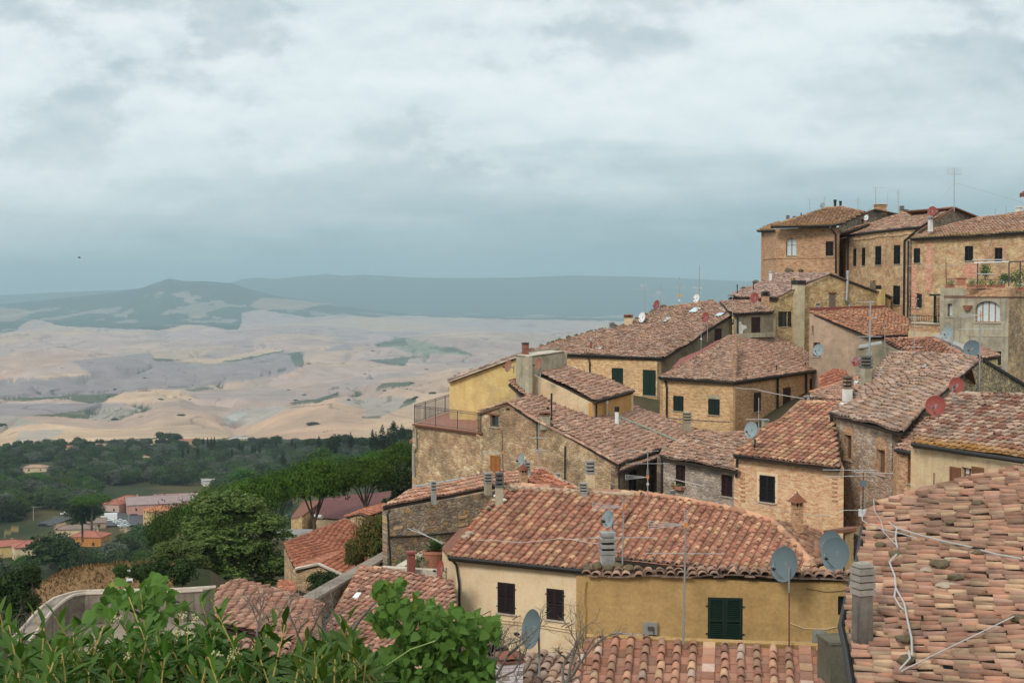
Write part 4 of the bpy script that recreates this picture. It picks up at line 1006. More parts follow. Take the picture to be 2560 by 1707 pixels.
wl,wa,wb,wc=ws
bk=shift(F5[4],(6,9));h.wall(F5[4],bk,-9,'stone_dark',[F5[4],up_(lerp(F5[4],bk,.5),2.),bk]);h.wall(bk,shift(F5[0],(4,10)),-9,'stone_dark')
back_roof(h,[pl.hit(A_(1290,455)),pl.hit(A_(1805,372))],(2,6),2)
h.window(wl,A4(912,640,930,745),'solid','shut_rust',lbl='narrow rusty brown shutter')
for r,w_ in(((972,695,988,820),wa),((1033,686,1055,822),wa),((1100,678,1124,818),wa),((1202,667,1248,812),wc),((1346,660,1395,806),wc),((1342,972,1393,1120),wc),((1205,970,1248,1000),wc)):
 if r[2]-r[0]>0:h.window(wa if r[0]<1200 else(wb if r[0]<1420 else wc),A4(*r),'shut','shut_dark',arch=0)
for x0,y0,x1,y1,w_ in((1196,612,1256,664,wb),(1336,600,1402,658,wb)):
 t0,z0,t1,z1=w_.rect(A4(x0,y0,x1,y1));mb=MB();n=10;pts=[w_.pt(t0+(t1-t0)*(.5+.5*math.cos(math.pi*i/n)),z0+(z1-z0)*math.sin(math.pi*i/n),.035)for i in range(n+1)]
 mb.prism(pts,w_.n*-.04);o=mb.build('blind_arch',M['brick_red'],h.root)
h.gutter([f0,f1,f2,f3,f4],.1)
for i,(w_,z_)in enumerate(((wl,0),(wa,0),(wb,0),(wc,0))):
 mb=MB();w_.box(mb,0,w_.ztop(.1)-.35,w_.len,w_.ztop(.1)-.22,.002,.09);mb.build('cornice',M['stone_buff'],h.root)
h.pipe([f1+V3((0,-.1,0)),up_(wa.pt(.3,F5[1].z-.6,.1),0),wa.pt(.3,wa.hit(A_(995,910)).z,.1)],.08)
h.pipe([wc.pt(wc.len*.98-3.4+3.2,F5[3].z,.12),wc.pt(wc.t(wc.hit(A_(1432,800))),4.4,.12),wc.pt(wc.t(wc.hit(A_(1432,800))),wc.hit(A_(1430,1215)).z,.12)],.1)
h.cp('block',A_,1118,525,452,38,pl,mat='brick_red',cap='shut_rust',rz=.3)
h.cp('block',A_,1628,525,440,32,pl,mat='whitewash',cap='concrete',rz=.3)
h.finish()
# --- gable between the curved house and the long house
h=House('stone_house','bare brown stone gable end between the curved house and the long house','house',W((2330,560),131),GR_T)
q0,q1,q2,q3=W(A_(1535,560),130.6),W(A_(1812,378),134.5),W(A_(1990,458),137.5),W(A_(2020,500),138)
w=h.wall(q0,q3,-4,'stone_dark',[q0,q1,q2,q3])
mb=MB();mb.tube([q0+V3((0,-.2,.1)),q1+V3((0,-.2,.1))],.1,6);mb.build('verge_board',M['rust'],h.root)
mb=MB();mb.prism([q1+V3((0,-.4,.15)),q2+V3((.4,-.4,.1)),q2+V3((-3,6,.1)),q1+V3((-3,6,.15))],(0,0,-.12));h.roofs.append(mb.build('roof',M['rust'],h.root))
h.finish()
# --- long house on the right
h=House('stone_house','long stone house with mossy roof and red brick patches at the upper right','house',W((2420,900),122),GR_T)
a,b=W(A_(1470,610),129.5),W(A_(2400,560),119.5);pl=Plane(a,b,18)
bx=(2720,572)
h.roof(pl,[A_(1470,610),A_(1900,588),bx,(2740,505),(2600,522),A_(2352,405),A_(2200,432),A_(1985,455),A_(1690,532),A_(1620,548)],pitch=.33,expo=.36,mat='tile_lichen_top2',sag=.07)
ridge_row(h.roofs[0],[pl.hit(A_(1690,530)),pl.hit(A_(1985,453)),pl.hit(A_(2200,430)),pl.hit(A_(2352,403)),pl.hit((2700,508))],.16,.5,'tile_lichen_top',6)
bb=pl.hit(bx);back_roof(h,[pl.hit(A_(1985,456)),pl.hit((2700,508))],(1.5,7),2.2)
wa_=shift(up_(a,-.15),(.3,.35));wb_=shift(up_(bb,-.15),(0,.35));w=h.wall(wa_,wb_,-6,'stone_buff')
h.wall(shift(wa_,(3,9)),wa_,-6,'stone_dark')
for r,k in(((1500,683,1548,797),1),((1895,665,1958,780),1),((2127,678,2187,785),1)):h.window(w,A4(*r),'shut','shut_dark')
h.window(w,A4(1480,1030,1540,1145),'panes','white',frame='white',panes=2);
t0,z0,t1,z1=w.rect(A4(1450,1032,1480,1140));mb=MB();w.box(mb,t0,z0,t1,z1,.03,.07);mb.build('shutter',M['shut_dark'],h.root)
t0,z0,t1,z1=w.rect(A4(1540,1035,1562,1140));mb=MB();w.box(mb,t0,z0,t1,z1,.03,.07);mb.build('shutter',M['shut_dark'],h.root)
# brick repairs with toothed edges
for x0,y0,x1,y1 in((1592,628,1636,1010),(1470,800,1520,1180),(1885,800,1990,905),(2185,640,2200,790)):
 t0,z0,t1,z1=w.rect(A4(x0,y0,x1,y1));mb=MB();z=z0
 while z<z1:k=random.uniform(-.12,.12);w.box(mb,t0+k,z,t1-k*.6,min(z+.28,z1),.001,.012);z+=.28
 mb.build('brick_patch',M['brick_patch'],h.root)
h.gutter([a,bb],.09);h.pipe([w.pt(w.t(w.hit(A_(1462,800))),wa_.z,.12),w.pt(w.t(w.hit(A_(1462,800))),w.hit(A_(1440,1215)).z,.12)],.08)
h.pipe([w.pt(w.t(w.hit(A_(2090,575))),w.hit(A_(2090,575)).z,.1),w.hit(A_(2100,640))+w.n*.1,w.hit(A_(2060,700))+w.n*.1],.02,'cable','service_cable')
h.cp('block',A_,2315,405,360,45,pl,mat='whitewash',cap='whitewash');h.finish()
# --- eave of a roof that cuts the right edge of the picture
h=House('roof_corner','dark overhanging roof corner of a further house at the right picture edge','house',W((2585,500),60));mb=MB()
pts=[W((2549,484),60),W((2620,474),58),W((2640,452),62),W((2575,466),64)];mb.prism(pts,(0,0,-.16));mb.build('roof',M['rust'],h.root)
q=[p+V3((.5,.2,-.16))for p in pts];mb=MB();mb.prism(q,(0,0,-6));mb.build('wall',M['stone_tan'],h.root)
# --- mid gable house with green shutters and long pale flue
h=House('gabled_house','ochre stone gable house with open green shutters and a tall pale rendered flue','house',W((2080,860),129),GR_T)
a=W(A_(430,1068),128);e=W(A_(62,1062),134.6);e.z=a.z;b=W(A_(1332,1052),134);b.z=a.z;ap=W(A_(850,882),130.7)
pl=Plane(a,e,third=ap)
h.roof(pl,[A_(430,1070),A_(60,1062),A_(110,1030),A_(330,940),A_(400,885),A_(850,880),A_(640,960)],pitch=.3,expo=.36,mat='tile_grey_top',sag=.09,jit=1.6)
ridge_row(h.roofs[0],[ap,pl.hit(A_(400,882))],.15,.45,'tile_grey_top',2);ridge_row(h.roofs[0],[pl.hit(A_(430,1066)),pl.hit(A_(640,958)),ap],.12,.42,'tile_grey_top',3)
pr=Plane(b,b+(e-a),third=ap);bkv=(e-a)
h.roof(pr,[up_(b,.02),up_(b+bkv,.02),up_(ap+bkv,.02),up_(ap,.02)],pitch=.3,expo=.36,mat='tile_grey_top',sag=.04)
mb=MB()
for p_,q_ in((a,ap),(ap,b)):mb.tube([up_(p_,.02)+V3((0,-.25,0)),up_(q_,.02)+V3((0,-.25,0))],.07,6)
mb.build('verge_board',M['wood'],h.root)
ia=lerp(a,ap,.04);ib=lerp(b,ap,.06);w=h.wall(V3((ia.x,ia.y,a.z)),V3((ib.x,ib.y,b.z)),-12,'stone_gold',[up_(ia,-.12),up_(ap,-.12),up_(ib,-.12)])
el=e+V3((.4,0,-.15));w2=h.wall(el,V3((ia.x,ia.y,a.z-.15)),-12,'stone_gold');h.wall(V3((ib.x,ib.y,b.z-.15)),b+bkv+V3((0,0,-.15)),-12,'stone_gold');h.wall(b+bkv+V3((0,0,-.15)),el,-12,'stone_gold')
h.window(w,A4(475,1172,522,1288),'open','shut_green',panes=2);h.window(w,A4(845,1035,893,1152),'solid','shut_greyed');h.window(w,A4(742,1110,775,1166),'panes','white',frame='white')
mb=MB();t0,z0,t1,z1=w.rect(A4(840,1022,900,1034));w.box(mb,t0,z0,t1,z1,.01,.1);mb.build('lintel',M['shut_rust'],h.root)
mb=MB();t0,z0,t1,z1=w.rect(A4(562,962,614,1460));w.box(mb,t0,z0-2,t1,z1,-.1,.75);mb.mi=1;w.box(mb,t0-.08,z1,t1+.08,z1+.35,-.15,.85);mb.build('flue',[M['plaster_flue'],M['gutter']],h.root)
mb=MB();t0,z0,t1,z1=w.rect(A4(1217,1000,1250,1140));w.box(mb,t0,z0-1,t1,z1,-.1,.5);mb.build('flue',[M['plaster_yellow']],h.root)
h.pipe([w.hit(A_(978,880))+w.n*.2,w.hit(A_(968,1085))+w.n*.2,w.hit(A_(990,1115))+w.n*.2,w.hit(A_(990,1168))+w.n*.2],.14,'galv','steel_flue')
mb=MB();mb.lathe(w.hit(A_(978,880))+w.n*.2,[(.17,-.1),(.17,.2),(.05,.3)],10);mb.build('flue_hat',M['galv'],h.root)
h.cp('pipe',A_,392,935,858,30,pl,mat='whitewash',cap='galv');h.cp('block',A_,568,985,905,34,pl,mat='stone_dark',cap='brick_red')
h.cp('block',A_,350,1165,1015,52,126.5,mat='brick_red',cap='gutter')
h.cp('tube',A_,133,1022,962,9,134,mat='gutter',cap='gutter');h.cp('tube',A_,258,975,947,9,133,mat='gutter',cap='gutter')
h.cp('block',A_,1183,985,925,36,133.4,mat='stone_dark',cap='brick_mix',parent=h.roofs[1])
for x,y,r in((530,870,.35),(625,872,.25),(275,960,.3),(555,875,.2),(180,1005,.2)):mb=MB();mb.rock(pl.hit(A_(x,y))+V3((0,0,.2)),r,x);mb.build('moss_clump',M['moss'],h.roofs[0])
h.finish()
# --- pink shed-roofed house
h=House('shed_house','pink rendered house with a single slope of red tiles and dark red flashing','house',W((2150,900),113),GR_T)
a,b=W(A_(1170,1370),112),W(A_(1457,1361),115);b.z=a.z;pl=Plane(a,b,16.5)
h.roof(pl,[A_(1165,1371),A_(1457,1362),A_(1462,1230),A_(1285,1152),A_(698,1174)],pitch=.3,expo=.36,mat='tile_orange',sag=.06,jit=1.4)
t_=[pl.hit(A_(698,1172)),pl.hit(A_(1285,1150))];mb=MB();mb.prism([t_[0],t_[1],up_(t_[1],.3),up_(t_[0],.3)],(0,.25,0));mb.build('flashing',M['flash_red'],h.roofs[0])
ct=pl.hit(A_(700,1176));wlp=V3((ct.x+.1,ct.y-.1,ct.z-.12));wr=V3((a.x+.15,a.y+.25,a.z-.12));w=h.wall(wlp,wr,-10,'plaster_pink');wf=h.wall(wr,b+V3((0,.3,-.12)),-10,'plaster_grey')
h.wall(wlp,pl.hit(A_(1285,1150))+V3((0,0,.1)),-10,'plaster_pink')
h.window(w,A4(695+3,1282,724,1338),'dark','wood');h.window(w,A4(720,1412,775,1520),'dark','wood');h.gutter([a,b],.09)
ridge_row(h.roofs[0],[pl.hit(A_(1168,1368)),pl.hit(A_(930,1268)),pl.hit(A_(702,1176))],.12,.42,'tile_orange',4)
h.finish()
# --- terrace block on the right
h=House('terrace_house','weathered grey plaster house with an arched picture window and a planted roof terrace','house',W((2450,950),99),GR_T)
a,b=W(A_(1732,985),101),W(A_(2236,990),98);zt=0.02;a.z=zt;b.z=zt-.3;c=W((2640,725),105);c.z=b.z;d0=shift(a,(3,8));d1=shift(c,(2,6))
w=h.wall(a,b,-12,'plaster_grey',depth=.3);w2=h.wall(b,c,-12,'stone_tan');h.wall(d0,a,-12,'plaster_grey');h.wall(d1,d0,-12,'plaster_grey');h.wall(c,d1,-12,'plaster_grey')
mb=MB();mb.prism([up_(a,-.55),up_(b,-.25),up_(c,-.25),up_(d1,-.25),up_(d0,-.55)],(0,0,-.2));mb.build('terrace_floor',M['terrace_red'],h.root)
for w_,(x0,x1)in((w,(1910,2236)),(w2,(2236,2640))):
 t0=w_.t(w_.hit(A_(x0,1000)));t1=w_.len if w_ is w else w_.len;t0=max(0,t0);mb=MB();zb=w.hit(A_(2235,1058)).z;w_.box(mb,t0,zb,t1,zt-.02,.002,.06);mb.build('parapet_band',M['brick_red'],h.root)
h.window(w,A4(1975,1090,2168,1255),'curtain','shut_rust',panes=4,arch=.55,sill='travertine',frame='wood_orange');h.window(w,A4(1760,1112,1797,1212),'curtain','wood',panes=1,frame='wood')
t0,z0,t1,z1=w.rect(A4(2115,1480,2175,1590));h.window(w,None,'dark','wood',rz=(t0,z0,t1,z1),frame='wood_orange')
p=w.hit(A_(1920,1140));mb=MB();mb.lathe(p+w.n*.15-V3((0,0,.2)),[(.18,0),(.32,.3),(.34,.34)],12);mb.build('wall_pot',M['terracotta'],h.root)
mb=MB();w.box(mb,w.t(w.hit(A_(1905,1360))),w.hit(A_(1905,1362)).z,w.len,w.hit(A_(1905,1350)).z,.001,.03);mb.build('string_course',M['concrete_warm'],h.root);h.finish()
TERR_H=h;TW=w;TW2=w2;TZ=zt
# side wing with green trellis door and little red balcony, between the houses
h=House('balcony_wing','low brick balcony wing with green lattice screen left of the terrace house','house',W((2330,840),108),GR_T)
a,b=W(A_(1462,1262),113),W(A_(1728,1268),108);b.z=a.z;w=h.wall(a,b,-10,'brick_red');mb=MB();mb.prism([a,b,shift(b,(3,6)),shift(a,(3,6))],(0,0,-.15));mb.build('floor_slab',M['travertine'],h.root)
a2=up_(w.pt(0,w.hit(A_(1500,1330)).z,.03),0);mb=MB();w.box(mb,0,w.hit(A_(1600,1352)).z-.6,w.len,w.hit(A_(1600,1330)).z,.002,.05);mb.build('render_band',M['plaster_pale'],h.root)
mb=MB();t0,z0,t1,z1=w.rect(A4(1470,1205,1710,1250))
for k in range(14):mb.tube([w.pt(t0+(t1-t0)*k/13,z0,.0),w.pt(t0+(t1-t0)*k/13,z1,.0)],.02,4)
for z in(z0,z1):mb.tube([w.pt(t0,z,0),w.pt(t1,z,0)],.03,4)
mb.build('railing',M['shut_green'],h.root)
mb=MB();t0,z0,t1,z1=w.rect(A4(1610,1062,1695,1262))
for k in range(7):x=t0+(t1-t0)*k/6;w.box(mb,x-.02,z0,x+.02,z1,-.62,-.58)
for k in range(13):z=z0+(z1-z0)*k/12;w.box(mb,t0,z-.02,t1,z+.02,-.575,-.555)
w.box(mb,t0-.06,z0,t0+.04,z1+.1,-.65,-.5);w.box(mb,t1-.04,z0,t1+.06,z1+.1,-.65,-.5);w.box(mb,t0-.2,z1+.1,t1+.9,z1+.25,-1.6,-.2);mb.build('lattice_screen',M['shut_green'],h.root)
mb=MB();t0,z0,t1,z1=w.rect(A4(1700,1105,1728,1260));w.box(mb,t0,z0,t1,z1,-.9,-.7);mb.build('side_wall',M['whitewash'],h.root);h.finish()
# --- long ridge roof house (left skyline)
h=House('ochre_house','long ochre house under a big tiled skyline roof, with tall dark green shutters','house',W((1540,1080),117),GR_T)
a,b=W(B_(500,884),120),W(B_(1258,916),113.4);pl=Plane(a,b,17.5);B4=lambda x0,y0,x1,y1:B_(x0,y0)+B_(x1,y1)
a0=pl.hit(B_(240,872))
h.roof(pl,[B_(232,868),B_(500,884),B_(1258,916),B_(1500,762),B_(1800,574),B_(1650,474),B_(1430,505),B_(1270,527),B_(1130,590),B_(960,665),B_(700,722),B_(420,800)],pitch=.30,expo=.37,mat='tile_grey_mid',sag=.1,jit=1.5)
ridge_row(h.roofs[0],[pl.hit(B_(*q))for q in((232,866),(420,800),(700,722),(960,665),(1130,590),(1270,527),(1430,505),(1650,474))],.17,.45,'tile_lichen_top',8)
ridge_row(h.roofs[0],[pl.hit(B_(*q))for q in((1262,908),(1500,755),(1795,572))],.12,.42,'tile_grey_mid',9)
mb=MB()
for k in range(24):
 q=[(232,866),(420,800),(700,722),(960,665),(1130,590),(1270,527)];i=random.randint(0,4);f_=random.random();mb=MB();p=pl.hit(B_(q[i][0]*(1-f_)+q[i+1][0]*f_,q[i][1]*(1-f_)+q[i+1][1]*f_-4));mb.rock(p+V3((0,0,.12)),random.uniform(.12,.28),k);mb.build('moss_clump',M['moss'],h.roofs[0])
ai,bi=shift(up_(a,-.15),(.1,.35)),shift(up_(b,-.15),(-.2,.35));w=h.wall(ai,bi,-12,'brick_warm')
rv=pl.hit(B_(1800,574));wg=h.wall(bi,V3((rv.x-.2,rv.y,rv.z-.15)),-12,'plaster_brown',[bi,up_(pl.hit(B_(1500,762)),-.15),V3((rv.x-.2,rv.y,rv.z-.15))])
h.wall(V3((a0 .x,a0 .y,a0 .z-.2)),ai,-12,'brick_warm');tl=pl.hit(B_(1270,527));h.wall(V3((tl.x,tl.y,tl.z-.2)),V3((a0 .x,a0 .y,a0 .z-.2)),-12,'plaster_brown')
h.wall(V3((rv.x-.2,rv.y,rv.z-.15)),V3((tl.x,tl.y,tl.z-.2)),-12,'plaster_brown');back_roof(h,[pl.hit(B_(1270,527)),pl.hit(B_(1650,474))],(3,5),2)
h.window(w,B4(866,990,952,1128),'solid','shut_green');h.window(w,B4(1106,1005,1205,1202),'solid','shut_green',lbl='tall dark green double door-length shutter')
h.window(wg,B4(1660,684,1713,782),'solid','shut_plum')
h.gutter([a,b],.09);h.pipe([w.pt(w.t(w.hit(B_(680,950))),ai.z,.1),w.hit(B_(700,940))+w.n*.1,w.hit(B_(700,1040))+w.n*.1],.07)
for q in(((1445,570),(1515,572),(1578,530),(1500,528)),((1225,642),(1285,645),(1335,603),(1285,602)),((1645,600),(1705,602),(1750,572),(1695,570)),((745,856),(778,858),(805,835),(770,833))):h.skylight(pl,[B_(*x)for x in q])
h.cp('louvre',B_,866,690,632,40,pl);h.cp('block',B_,993,662,576,58,pl,mat='plaster_pale',cap='tile_red');h.cp('pipe',B_,704,858,762,18,pl,mat='flash_red',cap='concrete_warm')
mb=MB();mb.prism([pl.hit(B_(x,y))+pl.n*.12 for x,y in((1655,520),(1700,518),(1765,548),(1740,560))],(0,0,-.05));mb.build('mortar_patch',M['travertine'],h.roofs[0])
h.finish()
# dormer block at its right end
h=House('dormer_house','small grey plaster attic block with plum shutter beside the long ochre house','house',W((1890,820),121),GR_T)
a,b=W(B_(1832,572),121),W(B_(2118,553),124);pl=Plane(a,b,16)
h.roof(pl,[B_(1820,574),B_(2118,556),B_(2080,530),B_(1980,470),B_(1700,470),B_(1780,560)],pitch=.30,expo=.37,mat='tile_grey_mid',sag=.05)
w=h.wall(shift(up_(a,-.2),(0,.2)),shift(up_(b,-.2),(0,.2)),-9,'plaster_brown2',depth=.15);h.window(w,B4(1945,596,2012,715),'solid','shut_plum',sill=None)
mb=MB();w.box(mb,0,w.hit(B_(1900,742)).z-.15,w.len,w.hit(B_(1900,722)).z,.0,.25);mb.build('ledge',M['concrete_warm'],h.root)
mb=MB();q=[w.hit(B_(x,y))+w.n*.012 for x,y in((1848,630),(1862,628),(1872,655),(1905,662),(1910,680),(1880,695),(1875,725),(1850,728),(1842,690))];mb.prism(q,w.n*-.01);mb.build('bare_render_patch',M['whitewash'],h.root)
h.gutter([a,b],.08);h.pipe([w.pt(.1,a.z,.1),w.pt(.1,w.hit(B_(1840,730)).z,.1)],.06);h.wall(shift(up_(a,-.2),(0,.2)),shift(up_(a,-.2),(3,7)),-9,'plaster_brown2');h.wall(shift(up_(b,-.2),(0,.2)),shift(up_(b,-.2),(-1.2,4)),-9,'plaster_brown2');h.finish()
# --- hip-roofed corner house
h=House('corner_house','ochre brick corner house with hipped tiled roof, five shuttered windows and long black gutters','house',W((1840,1080),103),GR_T)
a,c,b=W(B_(1228,1062),108),W(B_(1812,1101),102.4),W(C_(885,370),120.6);pl=Plane(a,c,19);p2=Plane(c,b,19)
h.roof(pl,[B_(1228,1064),B_(1812,1102),B_(1830,960),B_(1822,742),B_(1770,745),B_(1560,870),B_(1400,960),B_(1252,1042)],pitch=.30,expo=.37,mat='tile_grey_mid',sag=.06,jit=1.3)
h.roof(p2,[B_(1812,1102),C_(885,370),C_(640,235),C_(400,118),B_(2110,735),B_(1822,742),B_(1830,960)],pitch=.30,expo=.37,mat='tile_mix_mid',sag=.06,jit=1.3)
ridge_row(h.roofs[0],[pl.hit(B_(1812,1090)),pl.hit(B_(1826,742))],.18,.45,'tile_lichen_top',12)
mb=MB();q=[pl.hit(B_(x,y))+pl.n*.14 for x,y in((1330,1000),(1400,985),(1560,885),(1700,795),(1690,785),(1540,870),(1395,930),(1370,960))];mb.prism(q,pl.n*-.04);mb.build('flashing',M['flash_red'],h.roofs[0])
for q in(((1465,945),(1510,948),(1560,912),(1515,910)),((1672,855),(1710,858),(1735,835),(1700,832))):h.skylight(pl,[B_(*x)for x in q],'gutter')
ai,ci,bi=shift(up_(a,-.15),(.35,.25)),shift(up_(c,-.15),(0,.45)),shift(up_(b,-.15),(-.3,.3))
w=h.wall(ai,ci,-12,'brick_warm');w2=h.wall(ci,bi,-12,'brick_mix');tl=pl.hit(B_(1300,1020));h.wall(shift(ai,(4,10)),ai,-12,'brick_mix');h.wall(bi,shift(ai,(4,10)),-12,'brick_mix')
h.window(w,B4(1342,1205,1420,1322),'solid','shut_green2');h.window(w,B4(1612,1230,1700,1352),'solid','shut_green2')
h.window(w2,B4(1963,1178,2016,1325),'solid','shut_plum');h.window(w2,B4(2190,1140,2247,1285),'solid','shut_plum');h.window(w2,C_(695,450)+C_(750,535),'solid','shut_plum')
for x0,x1,y in((1605,1708,1215),):mb=MB();t0,z0,t1,z1=w.rect(B4(x0,1200,x1,1228));w.box(mb,t0,z0,t1,z1,.001,.02);mb.build('lintel',M['concrete_warm'],h.root)
h.gutter([a,c,b],.1);h.pipe([w.pt(.3,ai.z,.1),w.pt(.5,ai.z-.6,.1),w.pt(.5,w.hit(B_(1275,1370)).z,.1)],.08)
for x,y0,y1 in((437,440,780),(658,400,580)):t=w2 .t(w2 .hit(C_(x,y0)));h.pipe([w2 .pt(t,bi.z,.12),w2 .pt(t,w2 .hit(C_(x,y1)).z,.12)],.09)
for x,y in((437,365),(660,340)):h.cp('tube',C_,x,y+22,y-15,9,p2,mat='gutter',cap='gutter')
h.pipe([w.hit(B_(1280,1372))+w.n*.06,w.hit(B_(1600,1395))+w.n*.06,w.hit(B_(1795,1405))+w.n*.06],.025,'galv','conduit');h.finish()
# ------------------------------------------------------------ the lower town
D4=lambda x0,y0,x1,y1:D_(x0,y0)+D_(x1,y1)
C4=lambda x0,y0,x1,y1:C_(x0,y0)+C_(x1,y1)
E4=lambda x0,y0,x1,y1:E_(x0,y0)+E_(x1,y1)
F4=lambda x0,y0,x1,y1:F_(x0,y0)+F_(x1,y1)
# --- yellow annex with shed roof
h=House('annex','pale yellow annex with a low tiled shed roof between chimney stacks','house',W((1480,1100),91))
a,b=W(B_(748,1243),88),W(B_(1038,1166),96.3);b.z=a.z;pl=Plane(a,b,18.5,(-1,.4))
h.roof(pl,[B_(748,1245),B_(1038,1167),B_(860,1100),B_(575,1000),B_(500,988),B_(345,1015),B_(320,1040),B_(520,1135)],pitch=.28,expo=.36,mat='tile_mix_mid',sag=.06,jit=1.3)
c=pl.hit(B_(225,1010));cl=V3((c.x,c.y,c.z-.15));ai=V3((a.x-.25,a.y+.2,a.z-.15));w=h.wall(cl,ai,-12,'plaster_pale',[cl,V3((ai.x,ai.y,ai.z))]);bi=V3((b.x-.2,b.y-.2,b.z-.15));w2=h.wall(ai,bi,-12,'plaster_orange');cb=cl+(bi-ai);h.wall(cb,cl,-12,'plaster_pale');h.wall(bi,V3((cb.x,cb.y,cl.z)),-12,'plaster_pale',[bi,V3((cb.x,cb.y,cl.z))])
h.gutter([a,b],.08);h.pipe([w2 .pt(.4,a.z,.1),w2 .pt(.5,a.z-.3,.1),w2 .pt(.5,a.z-1.7,.1)],.05)
q=[pl.hit(B_(x,y))for x,y in((215,1025),(495,985))]
# rendered parapet box on its upper end
a,b=W(B_(222,900),90),W(B_(494,862),97);b.z=a.z-.0;wq=h.wall(W(B_(222,900),90),V3((b.x,b.y,W(B_(494,862),97).z)),-7.5,'concrete_warm');h.wall(shift(wq.a,(-.8,2)),wq.a,-7.5,'concrete_warm');h.wall(wq.b,shift(wq.b,(-.8,2)),-7.5,'concrete_warm')
mb=MB();t=[up_(wq.a,.02),up_(wq.b,.02),shift(up_(wq.b,.02),(-.8,2)),shift(up_(wq.a,.02),(-.8,2))];mb.prism(t,(0,0,-.14));mb.build('coping',M['coping'],h.root);h.finish()
# --- yellow house at the left with terrace below
h=House('yellow_house','yellow plaster house end with sloping roof edge and rusty brick flue, behind a terrace','house',W((1220,1030),96))
a,b=W(D_(408,168),97),W(D_(990,-40),95);c=W(D_(990,-40),95);w=h.wall(a,V3((b.x,b.y,b.z)),-12,'plaster_yellow',[a,b]);d_=shift(a,(2.5,7));e_=shift(b,(2.5,7));h.wall(d_,a,-12,'plaster_yellow');h.wall(b,e_,-12,'plaster_yellow');h.wall(e_,d_,-12,'plaster_yellow',[e_,d_])
mb=MB();mb.prism([a+V3((-.35,-.3,.1)),b+V3((0,-.3,.25)),e_+V3((0,.3,.25)),d_+V3((-.35,.3,.1))],(0,0,-.14));h.roofs.append(mb.build('roof',M['coping'],h.root))
ridge_row(h.roofs[0],[a+V3((-.3,-.25,.12)),b+V3((0,-.25,.27))],.12,.42,'tile_grey_mid',3)
for x,y in((455,128),(548,100)):h.cp('pipe',D_,x,y,y-45,26,98,mat='galv',cap='galv')
for x,y in((430,125),(500,103),(648,60),(380,165)):mb=MB();mb.rock(W(D_(x,y),98),.14,x);mb.build('moss_clump',M['moss'],h.roofs[0])
t0,z0,t1,z1=w.rect(D4(950,-60,990,165));mb=MB();q=W(D_(970,165),92.5);mb.frust(q,.36,.5,.36,.5,2.45,.2);mb.mi=1;mb.frust(q+V3((0,0,2.45)),.4,.56,.4,.56,.08,.2);mb.build('flue',[M['rust_brick'],M['gutter']],h.root);h.finish()
# --- big stone house: gable front, roof running back to the right, terrace with railing on the left
h=House('stone_house','large ochre stone house with low gable front, red roof terrace and two small windows','house',W((1300,1200),83))
a,b=W(D_(1700,806),78),W(D_(2132,652),88);b.z=a.z;pl=Plane(a,b,17.5,(-1,.4))
h.roof(pl,[D_(1700,808),D_(2132,654),D_(1640,440),D_(1560,412),D_(1350,355),D_(1050,255),D_(985,160),D_(880,150),D_(842,175),D_(930,255),D_(1000,290),D_(838,330),D_(1060,465),D_(1180,510)],pitch=.27,expo=.36,mat='tile_mix_mid',sag=.07,jit=1.6)
ap=pl.hit(D_(838,334));fr=V3((a.x-.25,a.y+.15,a.z-.15));al=vhit(fr,ap,D_(618,412));print('al',al,'ap',ap,'fr',fr)
h.finish_=None
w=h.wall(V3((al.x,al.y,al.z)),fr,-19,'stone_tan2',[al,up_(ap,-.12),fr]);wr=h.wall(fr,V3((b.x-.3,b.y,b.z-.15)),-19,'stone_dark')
mb=MB();n_=V3((-.35,1,0));bk=(b-a)*.55;mb.prism([al+V3((-.1,-.25,.1)),up_(ap,.05),ap+bk+V3((0,0,.05)),al+bk+V3((-.1,0,.1))],(0,0,-.14));mb.build('back_roof',M['tile_flat_mix'],h.root)
ridge_row(h.roofs[0],[al+V3((-.05,-.2,.15)),up_(ap,.06)],.11,.4,'tile_mix_mid',3);ridge_row(h.roofs[0],[up_(ap,.06),pl.hit(D_(1060,472)),pl.hit(D_(1400,640)),pl.hit(D_(1695,806))],.10,.4,'tile_mix_mid',4)
ridge_row(h.roofs[0],[ap,pl.hit(D_(1000,288))],.14,.4,'tile_lichen_top',6)
h.wall(V3((b.x-.3,b.y,b.z-.15)),al+bk,-19,'stone_dark');h.wall(al+bk,V3((al.x,al.y,al.z)),-19,'stone_tan2')
h.window(w,D4(697,425,762,516),'dark','wood',frame='wood');h.window(w,D4(700,738,776,862),'solid','wood_orange',frame='whitewash',sill=None,lbl='small orange wooden door in a pale frame')
h.window(w,D4(820,372,850,392),'dark','wood',sill=None)
mb=MB();t0,z0,t1,z1=w.rect(D4(655,412,772,424));w.box(mb,t0,z0,t1,z1,.01,.06);mb.build('lintel',M['shut_rust'],h.root)
h.gutter([a,b],.07);h.pipe([w.hit(D_(1068,470))+w.n*.1,w.hit(D_(1072,690))+w.n*.1],.03);h.pipe([w.hit(D_(1287,665))+w.n*.1,w.hit(D_(1285,945))+w.n*.1],.045)
h.pipe([w.hit(D_(1700,870))+w.n*.1,w.hit(D_(1712,1035))+w.n*.1],.05)
